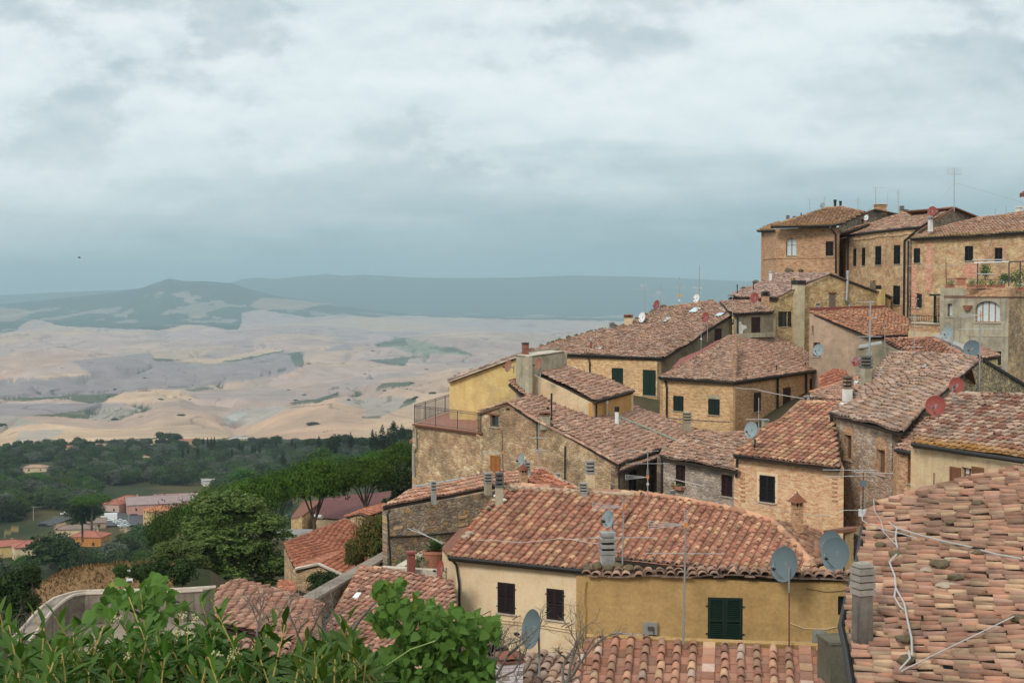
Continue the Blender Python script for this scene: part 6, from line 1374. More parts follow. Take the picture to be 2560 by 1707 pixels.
# --- lower roof at the bottom edge
h=House('low_front_house','near roof of big round and flat tiles in front of the mustard wall, bottom edge','house',W((1780,1800),40))
a,b=W(E_(1290,1216),42.5),W(F_(1016,1172),41.4);b.z=a.z-.02;pl=Plane(a,b,17)
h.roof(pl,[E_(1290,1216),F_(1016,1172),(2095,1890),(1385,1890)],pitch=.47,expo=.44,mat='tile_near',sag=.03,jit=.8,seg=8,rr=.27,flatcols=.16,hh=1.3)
mb=MB();mb.tube([a+V3((0,.05,.02)),b+V3((0,.05,.02))],.1,6);mb.build('mortar_fillet',M['plaster_mustard'],h.roofs[0]);e0,e1=pl.hit((1385,1880)),pl.hit((2095,1880));h.wall(shift(up_(e0,-.15),(.2,.2)),shift(up_(e1,-.15),(-.2,.2)),-18,'plaster_pale');h.wall(shift(up_(a,-.15),(.2,0)),shift(up_(e0,-.15),(.2,.2)),-18,'plaster_pale',[shift(up_(a,-.15),(.2,0)),shift(up_(e0,-.15),(.2,.2))]);h.finish()
# passage wall between this and the right-hand roof
h=House('narrow_house','shadowed ochre wall with a plum shutter seen through the gap beside the grey dishes','house',W((2135,1500),47));a,b=W(F_(1128,345),50),W(F_(1262,318),48);w=h.wall(a,b,-17,'plaster_orange2');h.window(w,F4(1192,375,1240,560),'shut','shut_plum',sill=None);mb=MB();mb.prism([up_(a,.05)+V3((-.1,-.1,0)),up_(b,.05)+V3((.1,-.1,0)),up_(b,-.5)+V3((.1,3,0)),up_(a,-.5)+V3((-.1,3,0))],(0,0,-.12));mb.build('roof',M['rust'],h.root);mb=MB();w.box(mb,.1,w.hit(F_(1160,640)).z-.1,w.len-.5,w.hit(F_(1160,625)).z,.3,1.5);mb.build('pent_slab',M['rust'],h.root);h.finish()
h=House('small_block','low mossy grey block beside the bottom right gutter','block',W((2100,1680),38));mb=MB();c=W(F_(1095,1262),39.5);mb.box(c-V3((0,0,2.6)),(.95,1.0,6.6),.15);mb.build('wall',M['concrete_moss'],h.root);mb=MB();mb.box(c+V3((0,0,.74)),(1.02,1.07,.07),.15);mb.build('slab',M['concrete_moss'],h.root);h.finish()
# --- right-hand near roof, tile rows running across
h=House('near_roof_house','nearest house at the right, its rough coppi roof crossed by white cables','house',W((2500,1800),26))
a,b=W(F_(1272,300),32),W(F_(1140,1000),26.9);pl=Plane(b,a,15.5,(1,.1))
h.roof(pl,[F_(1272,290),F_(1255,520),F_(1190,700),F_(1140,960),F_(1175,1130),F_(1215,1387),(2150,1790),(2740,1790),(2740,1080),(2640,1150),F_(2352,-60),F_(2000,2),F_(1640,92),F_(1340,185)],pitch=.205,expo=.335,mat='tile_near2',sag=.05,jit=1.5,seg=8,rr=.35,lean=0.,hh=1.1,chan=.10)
ridge_row(h.roofs[0],[pl.hit(F_(*q))for q in((1272,285),(1340,180),(1640,88),(2000,-4),(2352,-66))]+[pl.hit((2700,1110))],.14,.4,'tile_near2',3)
gl=[pl.hit(F_(*q))+V3((-.08,0,-.12))for q in((1275,300),(1235,560),(1185,705),(1130,962),(1170,1130),(1212,1387))]+[pl.hit((2150,1790))+V3((-.08,0,-.12))];h.gutter(gl,.07)
g1,g2=shift(up_(gl[0],-.1),(.25,0)),shift(up_(gl[-1],-.1),(.3,0));h.wall(g1,g2,-17,'plaster_brown2',[g1,g2]);fe=pl.hit(F_(2352,-60));h.wall(up_(pl.hit((2700,1120)),-.2),g1,-17,'stone_tan2',[up_(pl.hit((2700,1120)),-.2),g1])if False else None
for k,(x,y,r)in enumerate(((2048,205,.11),(1860,335,.09),(1375,430,.10),(1385,490,.09),(1490,555,.12),(2055,548,.11),(1790,625,.17),(1900,715,.12),(1545,1140,.12),(1560,1285,.13),(2335,1000,.12),(1330,200,.1))):
 mb=MB();mb.rock(pl.hit(F_(x,y))+pl.n*.16,r,k+30,(1.3,1,.65));mb.build('moss_clump',M['moss'],h.roofs[0])
for k,(x,y,r)in enumerate(((2060,245,.14),(1720,640,.13),(1840,750,.16),(1880,570,.12))):mb=MB();mb.rock(pl.hit(F_(x,y))+pl.n*.1,r,k+60,(1.6,1,.35));mb.build('mortar_lump',M['mortar'],h.roofs[0])
q=pl.hit(F_(1245,1120));sc1=q.y/F*.36565;R_=.5
mb=MB();c=q-V3((0,0,.4));Hh=560*sc1+.4;wd=105*sc1;mb.frust(c,wd,wd,wd*.95,wd,Hh*.70,.35);z=Hh*.70
for i in range(4):mb.mi=1;mb.frust(c+V3((0,0,z)),wd*(1.16+.03*(i%2)),wd*1.16,wd*1.2,wd*1.2,Hh*.050,.35);mb.mi=0;mb.frust(c+V3((0,0,z+Hh*.05)),wd*1.0,wd*1.0,wd*1.0,wd*1.0,Hh*.018,.35);z+=Hh*.068
mb.mi=1;mb.frust(c+V3((0,0,z)),wd*1.05,wd*1.05,wd*.9,wd*.9,Hh*.035,.35);mb.build('chimney',[M['sooty'],M['stone_cap']],h.roofs[0])
h.finish();RR=pl
cabs=[(((1450,362),(1500,400),(1620,440),(1800,490),(2020,540)),.017),(((2080,560),(2190,590),(2360,622)),.017),(((1505,400),(1495,470),(1510,540)),.018),(((1505,585),(1455,640),(1495,740),(1500,830),(1490,880),(1530,950),(1555,970)),.02),
(((1500,820),(1560,930),(1585,1060),(1610,1170),(1615,1290)),.02),(((1320,370),(1400,410),(1530,440),(1640,472)),.012),(((1260,285),(1270,350),(1300,365)),.012),(((1345,200),(1350,280),(1395,350),(1415,430),(1505,525)),.010),(((1530,1387),(1600,1310),(1590,1260)),.02),(((2310,1022),(2050,1150),(1800,1270),(1540,1400)),.012)]
lab=['thick white cable running down from the mossy stones across the near roof','white cable leaving the mossy stone towards the right edge','short white cable looping between two mossy stones','pair of white cables wandering down the middle of the near roof','second white cable strand ending at the lowest mossy clump','thin white wire branching right at the top of the near roof','thin white wire at the upper gutter corner of the near roof','thin pale wire hanging from the far verge of the near roof','white cable end at the bottom edge of the near roof','straight thin white wire crossing the lower right of the near roof']
for(c,r),l in zip(cabs,lab):cable([RR.hit(F_(*p))+RR.n*.26 for p in c],r,l,group='white cables on the near roof')
cable([PALE.hit(E_(*p))+PALE.n*.2 for p in((440,498),(520,492),(800,512),(950,500),(1070,482),(1200,490),(1300,515),(1380,520))],.018,'white cable lying across the cream house roof above the gutter')
cable([PALE.hit(E_(*p))+PALE.n*.2 for p in((1070,484),(1180,486),(1390,480))],.012,'thin white wire beside the long cable, ending at the concrete chimney')
# --- lower left roofs
h=House('low_house','low house with pink tiled roof and white patched tile left of the cream house','house',W((950,1560),60))
a,b=W(J_(722,873),58.5),Wz(J_(1262,968),W(J_(722,873),58.5).z);b2=a+(b-a)*1.9;pl=Plane(a,b,18)
br_=pl.a+pl.u*((b-a).length*1.9)
h.roof(pl,[J_(720,875),J_(1262,970),br_,J_(1935,880),J_(1920,560),J_(1890,372),J_(1260,262),J_(1085,250),J_(900,565)],pitch=.28,expo=.35,mat='tile_mix_low',sag=.04,jit=.9,seg=5,rr=.34,flatcols=.03,hh=1.2)
ridge_row(h.roofs[0],[pl.hit(J_(1085,246)),pl.hit(J_(1260,258))],.15,.4,'tile_pink',3);ridge_row(h.roofs[0],[pl.hit(J_(725,868)),pl.hit(J_(905,560)),pl.hit(J_(1085,250))],.17,.42,'tile_pink',4)
mb=MB();mb.prism([pl.hit(J_(x,y))+pl.n*.22 for x,y in((1010,545),(1050,500),(1090,505),(1055,552))],pl.n*-.06);mb.build('patch_tile',M['white'],h.roofs[0])
h.gutter([a,br_],.09);h.wall(shift(up_(a,-.2),(.3,.3)),shift(up_(br_,-.2),(0,.3)),-23,'plaster_pale');lt=pl.hit(J_(1085,255));h.wall(up_(lt,-.2),shift(up_(a,-.2),(.3,.3)),-23,'plaster_pale',[up_(lt,-.2),shift(up_(a,-.2),(.3,.3))])
h.cp('block',J_,845,790,738,26,pl,mat='flash_red',cap='flash_red');h.finish()
# roof garden with pale parapets
h=House('terrace_house','small roof garden with pale rendered parapets beside the cream house','terrace',W((1060,1450),66));zt=W(J_(1262,232),64.6).z
q=[Wz(J_(*p),zt)for p in((1262,232),(1775,262),(1775,300),(1262,252))];c=[Wz(J_(*p),zt)for p in((1262,232),(1790,265))]
def parapet(mb,a,b,w_,hgt):
 d=(b-a).normalized();n=V3((-d.y,d.x,0))*w_/2;mb.prism([a-n,b-n,b+n,a+n],(0,0,-hgt))
mb=MB();parapet(mb,c[0],c[1],.42,1.2);mb.build('parapet',M['parapet'],h.root);e0,e1=Wz(J_(1430,225),zt),Wz(J_(1650,98),zt);mb=MB();parapet(mb,e0,e1,.42,1.2);mb.build('parapet',M['parapet'],h.root)
mb=MB();f=[c[0],c[1],Wz(J_(1830,120),zt),e1];mb.prism([up_(p,-1.0)for p in f],(0,0,-.2));mb.build('terrace_floor',M['terrace_red'],h.root)
mb=MB();p=Wz(J_(1525,275),zt);mb.frust(p+V3((0,.0,-.2)),.32,.32,.32,.32,1.0,.3);mb.frust(p+V3((0,0,.8)),.46,.46,.46,.46,.1,.3);mb.build('terracotta_flue',M['flash_red'],h.root)
wv=h.wall(V3((c[0].x,c[0].y,zt-1.15)),V3((c[1].x,c[1].y,zt-1.15)),-23,'plaster_pale');h.wall(V3((e1 .x,e1 .y,zt-1.15)),V3((c[0].x,c[0].y,zt-1.15)),-23,'plaster_pale');h.finish()
for k,(x,y,s_)in enumerate(((1740,235,.55),)):
 t=thing('potted_plant','green plant in a wide red pot on the roof garden beside the cream house','potted plant',W(J_(x,y),66.2));mb=MB();p=W(J_(x,y),66.2);mb.lathe(p,[(.4,0),(.58,.62),(.63,.66),(.63,.76)],18);mb.build('pot',M['terracotta'],t);mb=MB()
 for i in range(60):a_=random.uniform(0,6.28);e_=random.uniform(.2,1.3);r_=.75;d_=V3((math.cos(a_)*math.cos(e_),math.sin(a_)*math.cos(e_),math.sin(e_)));q0_=p+V3((0,0,.7));s2=d_.cross(V3((0,0,1))).normalized()*.05;mb.add([q0_+s2,q0_+d_*r_*.6+s2*1.4,q0_+d_*r_,q0_+d_*r_*.6-s2*1.4,q0_-s2],[(0,1,2,3,4)])
 mb.build('foliage',M['leaf_pot'],t)
t=thing('shrub','low green shrub inside the pale parapet of the roof garden','shrub',W(J_(1590,225),66.5));mb=MB();p=W(J_(1575,225),66.3)
for i in range(160):q0_=p+V3((random.gauss(0,.6),random.gauss(0,.3),abs(random.gauss(.2,.25))));d_=V3((random.gauss(0,1),random.gauss(0,1),random.gauss(0,1))).normalized();s2=d_.orthogonal().normalized()*.04;mb.add([q0_,q0_+d_*.1+s2,q0_+d_*.2,q0_+d_*.1-s2],[(0,1,2,3)])
mb.build('foliage',M['leaf_pot'],t)
# --- hipped roof in the bushes, lower left
h=House('low_house','low house with ragged tile rows beside the round bastion wall','house',W((680,1560),52));a,b=W(J_(742,592),56),W(J_(558,925),50);b.z=a.z;pl=Plane(a,b,14,(-1,.05))
h.roof(pl,[J_(742,592),J_(640,800),J_(558,925),I_(1560,690),I_(1340,655),I_(1322,470),I_(1340,425),I_(1455,380),I_(1720,450)],pitch=.20,expo=.34,mat='tile_mix_low',sag=.05,jit=1.3,seg=5,rr=.42,hh=1.5,chan=.07)
ridge_row(h.roofs[0],[pl.hit(I_(1335,440)),pl.hit(I_(1455,378)),pl.hit(I_(1720,446)),pl.hit(J_(742,588))],.16,.4,'tile_mix_low',3)
c_=[pl.hit(J_(742,592)),pl.hit(J_(558,925)),pl.hit(I_(1340,655)),pl.hit(I_(1335,430))];mb=MB();cc=sum(c_,V3())/4
for i in range(4):h.wall(up_(lerp(c_[i],cc,.03),-.2),up_(lerp(c_[(i+1)%4],cc,.03),-.2),-22,'stone_tan2',[up_(lerp(c_[i],cc,.03),-.2),up_(lerp(c_[(i+1)%4],cc,.03),-.2)])
h.finish()
h=House('low_house','low roof of pale pink tiles half hidden by the foreground laurel','house',W((700,1650),42));a=W(J_(-450,1010),42);b=W(J_(1240,1040),42);b.z=a.z;pl=Plane(a,b,14);h.roof(pl,[J_(-500,1030),J_(1240,1060),J_(1240,960),J_(600,930),J_(100,890),J_(-500,900)],pitch=.3,expo=.37,mat='tile_mix_low',sag=.05,jit=1.5);h.wall(up_(a,-.2),up_(b,-.2),-22,'plaster_pale');h.finish()
t=thing('bastion_wall','round pale stone bastion wall with a broad flat top at the lower left','wall',Wz((200,1560),-13));zt=-13.0
outer=[(60,745),(150,650),(200,590),(262,528),(330,482),(420,452),(500,437),(620,433),(820,430),(1100,424),(1322,410)];inner=[(180,735),(250,655),(292,590),(330,545),(400,490),(440,465),(500,452),(620,450),(820,448),(1080,442),(1240,432),(1225,462),(1310,470)]
n=24
def resample(P,n):
 P=[Wz(I_(*p),zt)for p in P];L=[0]
 for p,q in zip(P,P[1:]):L.append(L[-1]+(q-p).length)
 out=[]
 for k in range(n+1):
  s_=L[-1]*k/n;i=max(j for j in range(len(L)-1)if L[j]<=s_+1e-6);out.append(lerp(P[i],P[i+1],min(1,(s_-L[i])/max(1e-6,L[i+1]-L[i]))))
 return out
O,I2=resample(outer,n),resample(inner[:11],n);vs=[];fs=[]
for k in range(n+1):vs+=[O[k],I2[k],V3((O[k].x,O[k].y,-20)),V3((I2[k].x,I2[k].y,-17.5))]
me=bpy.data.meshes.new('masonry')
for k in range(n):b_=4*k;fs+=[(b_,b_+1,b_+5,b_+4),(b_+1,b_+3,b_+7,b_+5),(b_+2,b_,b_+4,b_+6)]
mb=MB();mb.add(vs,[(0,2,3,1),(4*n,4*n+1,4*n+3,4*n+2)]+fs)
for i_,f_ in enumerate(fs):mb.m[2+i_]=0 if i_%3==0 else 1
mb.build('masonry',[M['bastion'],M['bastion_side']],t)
mb=MB()
for P_,o_ in((O,.06),(I2,-.06)):mb.tube([up_(p,.02)for p in P_],.07,5)
mb.build('coping_edge',M['coping'],t)
mb=MB();cen=Wz(I_(700,760),-15.0);fl=[V3((p.x,p.y,-14.3))for p in I2]+[W(I_(1500,690),48),W(I_(900,850),44),W(I_(200,850),44)]
for p in fl[-3:]:p.z=-14.3
mb.prism(fl,(0,0,-.2));mb.build('paving',M['paving'],t)
# sloping boundary wall behind the low house
t=thing('boundary_wall','straight stone boundary wall with pale ledge running up behind the low house','wall',Wz(J_(900,350),-13.2));zt=-13.2
O=[Wz(J_(*p),zt)for p in((540,535),(1325,88))];I2=[Wz(J_(*p),zt)for p in((640,545),(1328,142))];mb=MB();mb.prism([O[0],I2[0],I2[1],O[1]],(0,0,-10));mb.build('masonry',M['stone_dark'],t);mb=MB();mb.prism([up_(O[0],.1)+V3((-.1,0,0)),up_(I2[0],.1)+V3((.1,-.1,0)),up_(I2[1],.1)+V3((.1,0,0)),up_(O[1],.1)],(0,0,-.12));mb.build('coping',M['bastion'],t)
mb=MB();zf=-14.2;mb.prism([Wz(J_(*p),zf)for p in((640,830),(740,590),(905,500),(990,500),(730,860))],(0,0,-.3));o=mb.build('flat_roof',M['felt']);tag(o,'dark felt flat roof between the two low tiled roofs','roof')
mb=MB();mb.prism([W(J_(1160,245),70),W(J_(1338,150),72),W(J_(1338,225),69),W(J_(1270,232),68)],(0,0,-.1));o=mb.build('skylight_awning',M['skyglass']);tag(o,'pale blue translucent awning beside the stone house corner','awning')
# steps / chimney with white-streaked cap near the bottom centre
h=House('low_house','low roof of grey rounded tiles behind the bare twigs at the bottom centre','house',W((1400,1680),44));a,b=W(E_(560,1500),41),W(E_(1230,1560),40);b.z=a.z;pl=Plane(a,b,18);h.roof(pl,[E_(560,1640),E_(1180,1640),E_(1230,1370),E_(960,1345),E_(640,1365),E_(580,1480)],pitch=.34,expo=.34,mat='tile_grey_near',sag=.05,jit=1.8,seg=6,rr=.44);h.wall(a+V3((0,-1.3,-.6)),b+V3((0,-1.3,-.6)),-18,'plaster_pale');h.cp('block',E_,690,1520,1330,190,39.5,mat='whitestreak',cap='tile_red',kw=.9);h.finish()
# ------------------------------------------------------------ dishes, aerials, cables, terrace plants
for a in(
(F_(717,575),91,.58,41.2,'dish_grey','large dark grey dish rising from the mustard house tile row',F_(745,720),40.9),
(F_(1067,505),88,.62,43.2,'dish_grey','front one of two overlapping grey dishes by the near roof gutter',F_(1100,680),43.2),
(F_(1035,430),62,.78,45.5,'dish_grey','rear one of two overlapping grey dishes, half hidden',F_(1060,560),45.5),
(E_(870,1150),100,.42,36,'dish_grey','large grey dish on a tall pole among bare twigs before the cream wall',E_(922,1460),36.2),
(E_(1458,300),45,.55,43.4,'dish_pale','small pale grey dish standing on the big concrete chimney',E_(1490,385),43.4),
(H_(1863,1305),42,.42,60,'dish_red','dark red dish at the left corner of the cream house',H_(1905,1370),60.3),
(D_(940,768),32,.46,74,'dish_pale','pale dish beside the little pyramid-capped chimney on the stone wall',D_(975,800),74.5),
(D_(780,895),27,.55,68,'dish_red','red dish half hidden behind louvred chimneys at the pink roof',D_(795,950),68.5),
(D_(840,45),32,.45,93.5,'dish_brown','rusty brown dish fixed to the yellow house end wall',D_(880,80),94.5),
(B_(298,960),32,.5,88.5,'dish_brown','rusty brown dish on a pole in front of the grey parapet box',B_(312,1040),88.5),
(C_(243,850),42,.64,73,'dish_pale','pale dish at the left verge of the ochre brick house roof',C_(262,930),73),
(C_(1950,222),44,.74,83,'dish_grey','big grey dish at the top corner of the weathered roof',C_(1942,300),83),
(C_(1762,103),32,.68,91,'dish_pale','speckled grey dish against the grey terrace house wall',C_(1775,160),91),
(C_(763,232),31,.68,109,'dish_pale','pale dish in front of the dark opening of the pink house',C_(770,290),109),
(C_(1050,322),24,.72,86,'dish_red','small red dish left of the grey louvred chimney',C_(1078,400),86),
(C_(1832,505),40,.76,66,'dish_red','red dish above the ridge of the lichen-covered roof',C_(1800,575),66),
(C_(1668,662),51,.85,63,'dish_red','biggest red dish, at the left verge of the lichen-covered roof',C_(1690,740),63.3),
(B_(1100,598),26,.56,124,'white','white dish on the ridge of the long ochre house, nearest its pale chimney',B_(1118,640),124.5),
(B_(1213,503),25,.5,128,'dish_red','red dish against the sky on the ridge of the long ochre house',B_(1240,545),128.5),
(B_(1521,450),22,.6,130,'white','white dish at the top of the long ochre house ridge',B_(1537,495),130.5),
(B_(1970,448),26,.7,123,'dish_red','red dish behind the brick chimney of the gabled house',B_(1985,490),124),
(B_(1591,597),26,.55,118,'dish_red','red dish on a thin mast in the middle of the long tiled roof',B_(1605,680),118.5),
(A_(1642,396),24,.76,127,'dish_red','red dish on the whitewashed chimney below the tall aerial',A_(1630,440),127.5),
(A_(1132,447),15,.55,139,'white','tiny white dish beside the red chimney of the curved house',A_(1125,480),139.5),
(A_(793,353),15,.7,149,'dish_pale','small grey dish behind the ridge of the brick tower house',A_(805,385),149.5)):
 dish(a[0],a[1],a[2],a[3],a[4],1,a[5],pole=a[6],d_foot=a[7],tilt=.22)
def ant(P,foot,top,d,items,label,**k):
 return antenna(P(*foot),P(*top),d,[(i[0],P(0,i[1])[1])+tuple(i[2:])for i in items],label,**k)
ant(A_,(1812,372),(1812,62),134,(('grid',78,1.45,10,.32),('grid',108,1.45,10,.2),('vyagi',175,.9,160)),'tallest aerial on the skyline, with a wide four-panel grid',r=.03)
ant(A_,(1205,350),(1205,210),158,(('yagi',216,1.3,5,8),('rod',240,.9,20),('rod',258,1.2,0),('rod',295,.5,0)),'aerial with stacked crossbars above the wide brick chimney',r=.025)
ant(A_,(1380,405),(1378,232),158,(('yagi',236,1.4,178,9),('grid',260,.3,10),('rod',293,.4,0)),'aerial with a single long boom right of the wide brick chimney',r=.025)
ant(A_,(1068,368),(1068,288),150,(('grid',318,.7,20,.5),),'small square grid aerial between tower house and brick chimney',r=.02)
ant(A_,(1298,345),(1298,255),160,(('yagi',292,.8,-25,7),),'short thin aerial left of the louvred brick chimney',r=.015)
ant(A_,(695,402),(692,300),148,(('yagi',306,1.1,0,6),('rod',342,.6,0),('rod',372,.9,0)),'leftmost aerial above the brick tower house roof',r=.018)
ant(A_,(805,380),(808,285),149,(('grid',300,.4,10,.5),('vyagi',345,.9,-10)),'grid aerial just above the small grey skyline dish',r=.018)
ant(A_,(2130,436),(2130,375),128,(('rod',400,.3,0),),'short white stub aerial on the long house ridge',r=.03);ant(A_,(2215,425),(2215,348),128,(('rod',360,.3,90),),'thin stub aerial left of the whitewashed chimney',r=.02)
ant(B_,(1118,598),(1122,345),125,(('yagi',378,1.7,180,12),('vyagi',352,.5,160)),'aerial with a boom pointing left, nearest the white ridge dish',r=.03)
ant(B_,(1243,545),(1243,335),128,(('yagi',428,1.6,180,14),('vyagi',405,.5,170)),'aerial with a boom pointing left behind the red skyline dish',r=.022)
ant(B_,(1387,520),(1388,290),129,(('rod',366,1.1,0),('rod',380,.8,20),('vyagi',330,.5,90),('plate',430,.28,0,'amber'),('box',468,.16,0,'white'),('rod',495,1.8,8)),'aerial carrying an amber diamond plate on the ridge',r=.035)
ant(B_,(1540,492),(1543,196),130,(('rod',262,.5,0),('vyagi',372,.9,150),('grid',392,.5,20,.5)),'tallest mast on the long ochre house, behind the white dish',r=.03)
ant(B_,(1605,760),(1605,600),118,(),'thin mast under the red dish in mid roof',r=.02);ant(B_,(1555,860),(1558,660),116,(('box',765,.12,0,'white'),),'thin pale mast against the brown gable wall',r=.018);ant(B_,(1800,612),(1798,400),120,(('rod',440,.25,0),('box',603,.14,0,'amber')),'thin white mast in front of the dormer block',r=.018)
ant(lambda x,y:(A_(x,0)[0],A_(0,y)[1]),(1150,1740),(1165,1085),84,(('yagi',1098,1.1,180,9),('log',1220,.4,10),('rod',1365,1.4,3),('rod',1650,2.1,0),('grid',1520,.45,40,.5),('log',1540,1.0,178)),'tall lattice-like mast with many crossbars before the pink house',r=.045)
ant(lambda x,y:(A_(x,0)[0],A_(0,y)[1]),(2005,1810),(2018,1165),80,(('log',1200,1.15,178),('yagi',1235,.5,160,5),('rod',1305,2.5,2)),'mast with an orange-backed rod aerial crossing the arched window',r=.03)
ant(C_,(1783,575),(1797,20),82,(('rod',210,.4,0),('rod',322,.9,0)),'thin white mast rising above the weathered roof ridge',r=.018)
ant(C_,(1500,262),(1508,-50),90,(('rod',-20,.7,5),('rod',208,1.2,3)),'thin mast over the low red roof',r=.02);ant(C_,(1280,270),(1272,20),91,(('rod',60,.3,40),),'slim pale mast at the grey gable behind the big roof',r=.015)
ant(C_,(300,930),(300,600),76,(('yagi',768,.95,182,12),),'slim mast with a small boom behind the pale verge dish',r=.02)
ant(C_,(1100,1560),(1110,1178),33,(('yagi',1160,1.25,176,5,.22),('yagi',1205,1.2,184,5,.22),('yagi',1175,.9,-20,6),('box',1262,.14,0,'dish_grey'),('yagi',1470,.75,178,9,.1),('grid',1400,.3,60,.45),('box',1490,.16,0,'white')),'nearest aerial cluster with long booms at the near roof corner',mat='rust',r=.02)
ant(D_,(1917,1040),(1917,700),63.5,(('yagi',702,2.0,178,5),('rod',800,2.0,183),('log',905,1.0,180),('grid',880,.25,60,.4),('grid',950,.2,80,.35),('box',958,.1,0,'curtain')),'aerial on the cream house ridge with a pink-backed rod array',r=.025)
ant(E_,(1562,680),(1576,200),43,(('log',205,.95,180),('grid',180,.25,60,.35),('rod',443,2.05,1),('box',430,.07,0)),'aerial with one long crossbar right of the big concrete chimney',r=.024)
ant(E_,(2035,1185),(2055,325),41.4,(('log',345,1.1,180),('grid',280,.22,60,.35),('rod',565,2.3,-2),('rod',365,.4,60),('box',860,.07,0),('box',990,.06,0),('box',1080,.09,0)),'tall aerial running up the mustard wall left of green shutters',r=.03)
ant(F_,(747,1095),(747,690),41.3,(),'slim rusty pole on the mustard wall under the large dish',mat='rust',r=.025)
ant(B_,(303,1175),(312,1030),88.5,(('box',1100,.08,0,'white'),),'white and rust banded pole carrying the brown dish',r=.03)
ant(D_,(800,905),(790,560),74,(('log',715,1.0,178),('rod',725,.5,0)),'aerial in front of the orange wooden door',mat='iron',r=.022)
ant(D_,(1073,720),(1072,480),78,(('rod',600,1.0,176),('rod',697,1.0,176),('grid',705,.1,40,.3)),'wall aerial on the ochre stone gable with two bare rods',mat='galv',r=.015)
ant(A_,(1752,960),(1748,750),100,(),'thin rusty pole at the left end of the roof terrace',mat='rust',r=.02)
cable([W(B_(1820,1140),101.5),W(B_(1960,1150),98),W(B_(2352,1226),88),W(C_(648,608),84.5)],.028,'long white overhead cable crossing the corner house wall',sag=.05)
cable([W(D_(2052,905),72),W(D_(2230,948),70),W(D_(2352,972),69)],.022,'overhead line in front of the grey house window');cable([W(F_(480,142),66),W(F_(760,215),64),W(F_(1025,245),60)],.014,'thin washing line along the ochre brick wall',sag=.05)
cable([W(A_(1452,818),126),W(A_(1650,826),124),W(A_(1965,798),118)],.018,'pale cable strung along the long stone house',sag=.02);cable([W(A_(1830,180),134),W(A_(2360,335),130)],.012,'guy wire running right from the tallest skyline aerial',mat='galv')
cable([W(A_(1800,190),134),W(A_(1690,335),131)],.012,'guy wire running left from the tallest skyline aerial',mat='galv')
for dy,l in((0,'upper pale washing pole beside the rubble stone house'),(42,'lower pale washing pole beside the rubble stone house')):cable([W(H_(1605+dy,990),64),W(H_(1890-dy*.3,1105+dy*.2),60.5)],.016,l,name='washing_pole',cat='pole')
# pergola and plants on the roof terrace
t=thing('pergola','metal pergola with white front beam over the planted roof terrace','pergola',W(A_(2120,975),99.5))
for x,d in((1992,99.6),(2234,98.4),(2322,99.5)):mb=MB();p=W(A_(x,978),d);mb.tube([p,V3((p.x,p.y,W(A_(x,790),d).z))],.045,6);mb.build('post',M['iron'],t)
for q in(((1965,797,99.6),(2235,788,98.4),'white'),((2235,788,98.4),(2420,782,101),'iron'),((1950,775,103),(2200,772,102),'galv'),((1965,797,99.6),(1950,775,103),'iron'),((1990,882,99.6),(2120,886,99),'galv')):
 mb=MB();mb.tube([W(A_(*q[0][:2]),q[0][2]),W(A_(*q[1][:2]),q[1][2])],.045,5);mb.build('beam',M[q[2]],t)
mb=MB();mb.tube([W(A_(1745,925),100.8),W(A_(1820,918),100.5),W(A_(1992,925),99.7),W(A_(2234,925),98.4),W(A_(2500,925),101)],.02,5);mb.build('rail',M['iron'],t)
def leafball(mb,c,r,n,s,sq=1.):
 for i in range(n):
  d=V3((random.gauss(0,1),random.gauss(0,1),random.gauss(0,1))).normalized()*r*random.uniform(.3,1);d.z*=sq;a=V3((random.gauss(0,1),random.gauss(0,1),random.gauss(0,1))).normalized();b=a.orthogonal().normalized()*s*.5;p=c+d;mb.val=random.random();mb.add([p-a*s,p+b,p+a*s,p-b],[(0,1,2,3)])
for k,(x,fl,l)in enumerate(((1778,None,'red planter box at the left end of the roof terrace'),(1948,None,'red planter box with low greenery beside the terrace stack'),(2022,'flower_yellow','planter box with yellow flowers on the terrace parapet'),(2104,None,'planter box with trailing leaves, middle of the terrace parapet'),(2168,'flower','planter box overflowing with white flowers'),(2318,'flower','planter box with white flowers nearest the right picture edge'))):
 t=thing('planter_box',l,'planter',W(A_(x,975),99 if x<2234 else 98.8),'planter boxes on the terrace');c=t.location+V3((0,-.02,0));c.z=TZ if x<2234 else TZ-.2;mb=MB();mb.frust(c+V3((0,.05,0)),.62,.2,.72,.26,.22,-.3);mb.build('box',M['terracotta'],t);mb=MB();leafball(mb,c+V3((0,0,.35)),.38,160,.05,.6);mb.build('foliage',M['leaf_pot'],t)
 if fl:mb=MB();leafball(mb,c+V3((.1,-.1,.38)),.36,40,.04,.6);mb.build('flowers',M[fl],t)
for x,y,r,l in((2052,855,.42,'climbing plant on the pergola post'),(2290,915,.62,'dark leafy shrub filling the right end of the roof terrace'),(2200,915,.4,'low shrub behind the white flowers on the roof terrace'),(2370,900,.8,'shrub cut by the right picture edge on the roof terrace')):
 t=thing('shrub',l,'shrub',W(A_(x,970),99.8));mb=MB();leafball(mb,W(A_(x,y),99.8),r,420,.07,1. if y>880 else 1.6);mb.build('foliage',M['leaf_pot'],t);mb=MB();mb.tube([W(A_(x,985),99.8),W(A_(x,y),99.8)],.03,5);mb.build('stem',M['wood'],t)
p=W(A_(1865,972),100.2);t=thing('terracotta_stack','small terracotta stack with flat slab on the terrace parapet','chimney stack',p);mb=MB();mb.frust(p,.62,.4,.62,.4,.5,-.3);mb.frust(p+V3((0,0,.5)),.85,.55,.85,.55,.08,-.3);mb.build('stack',M['terracotta'],t)
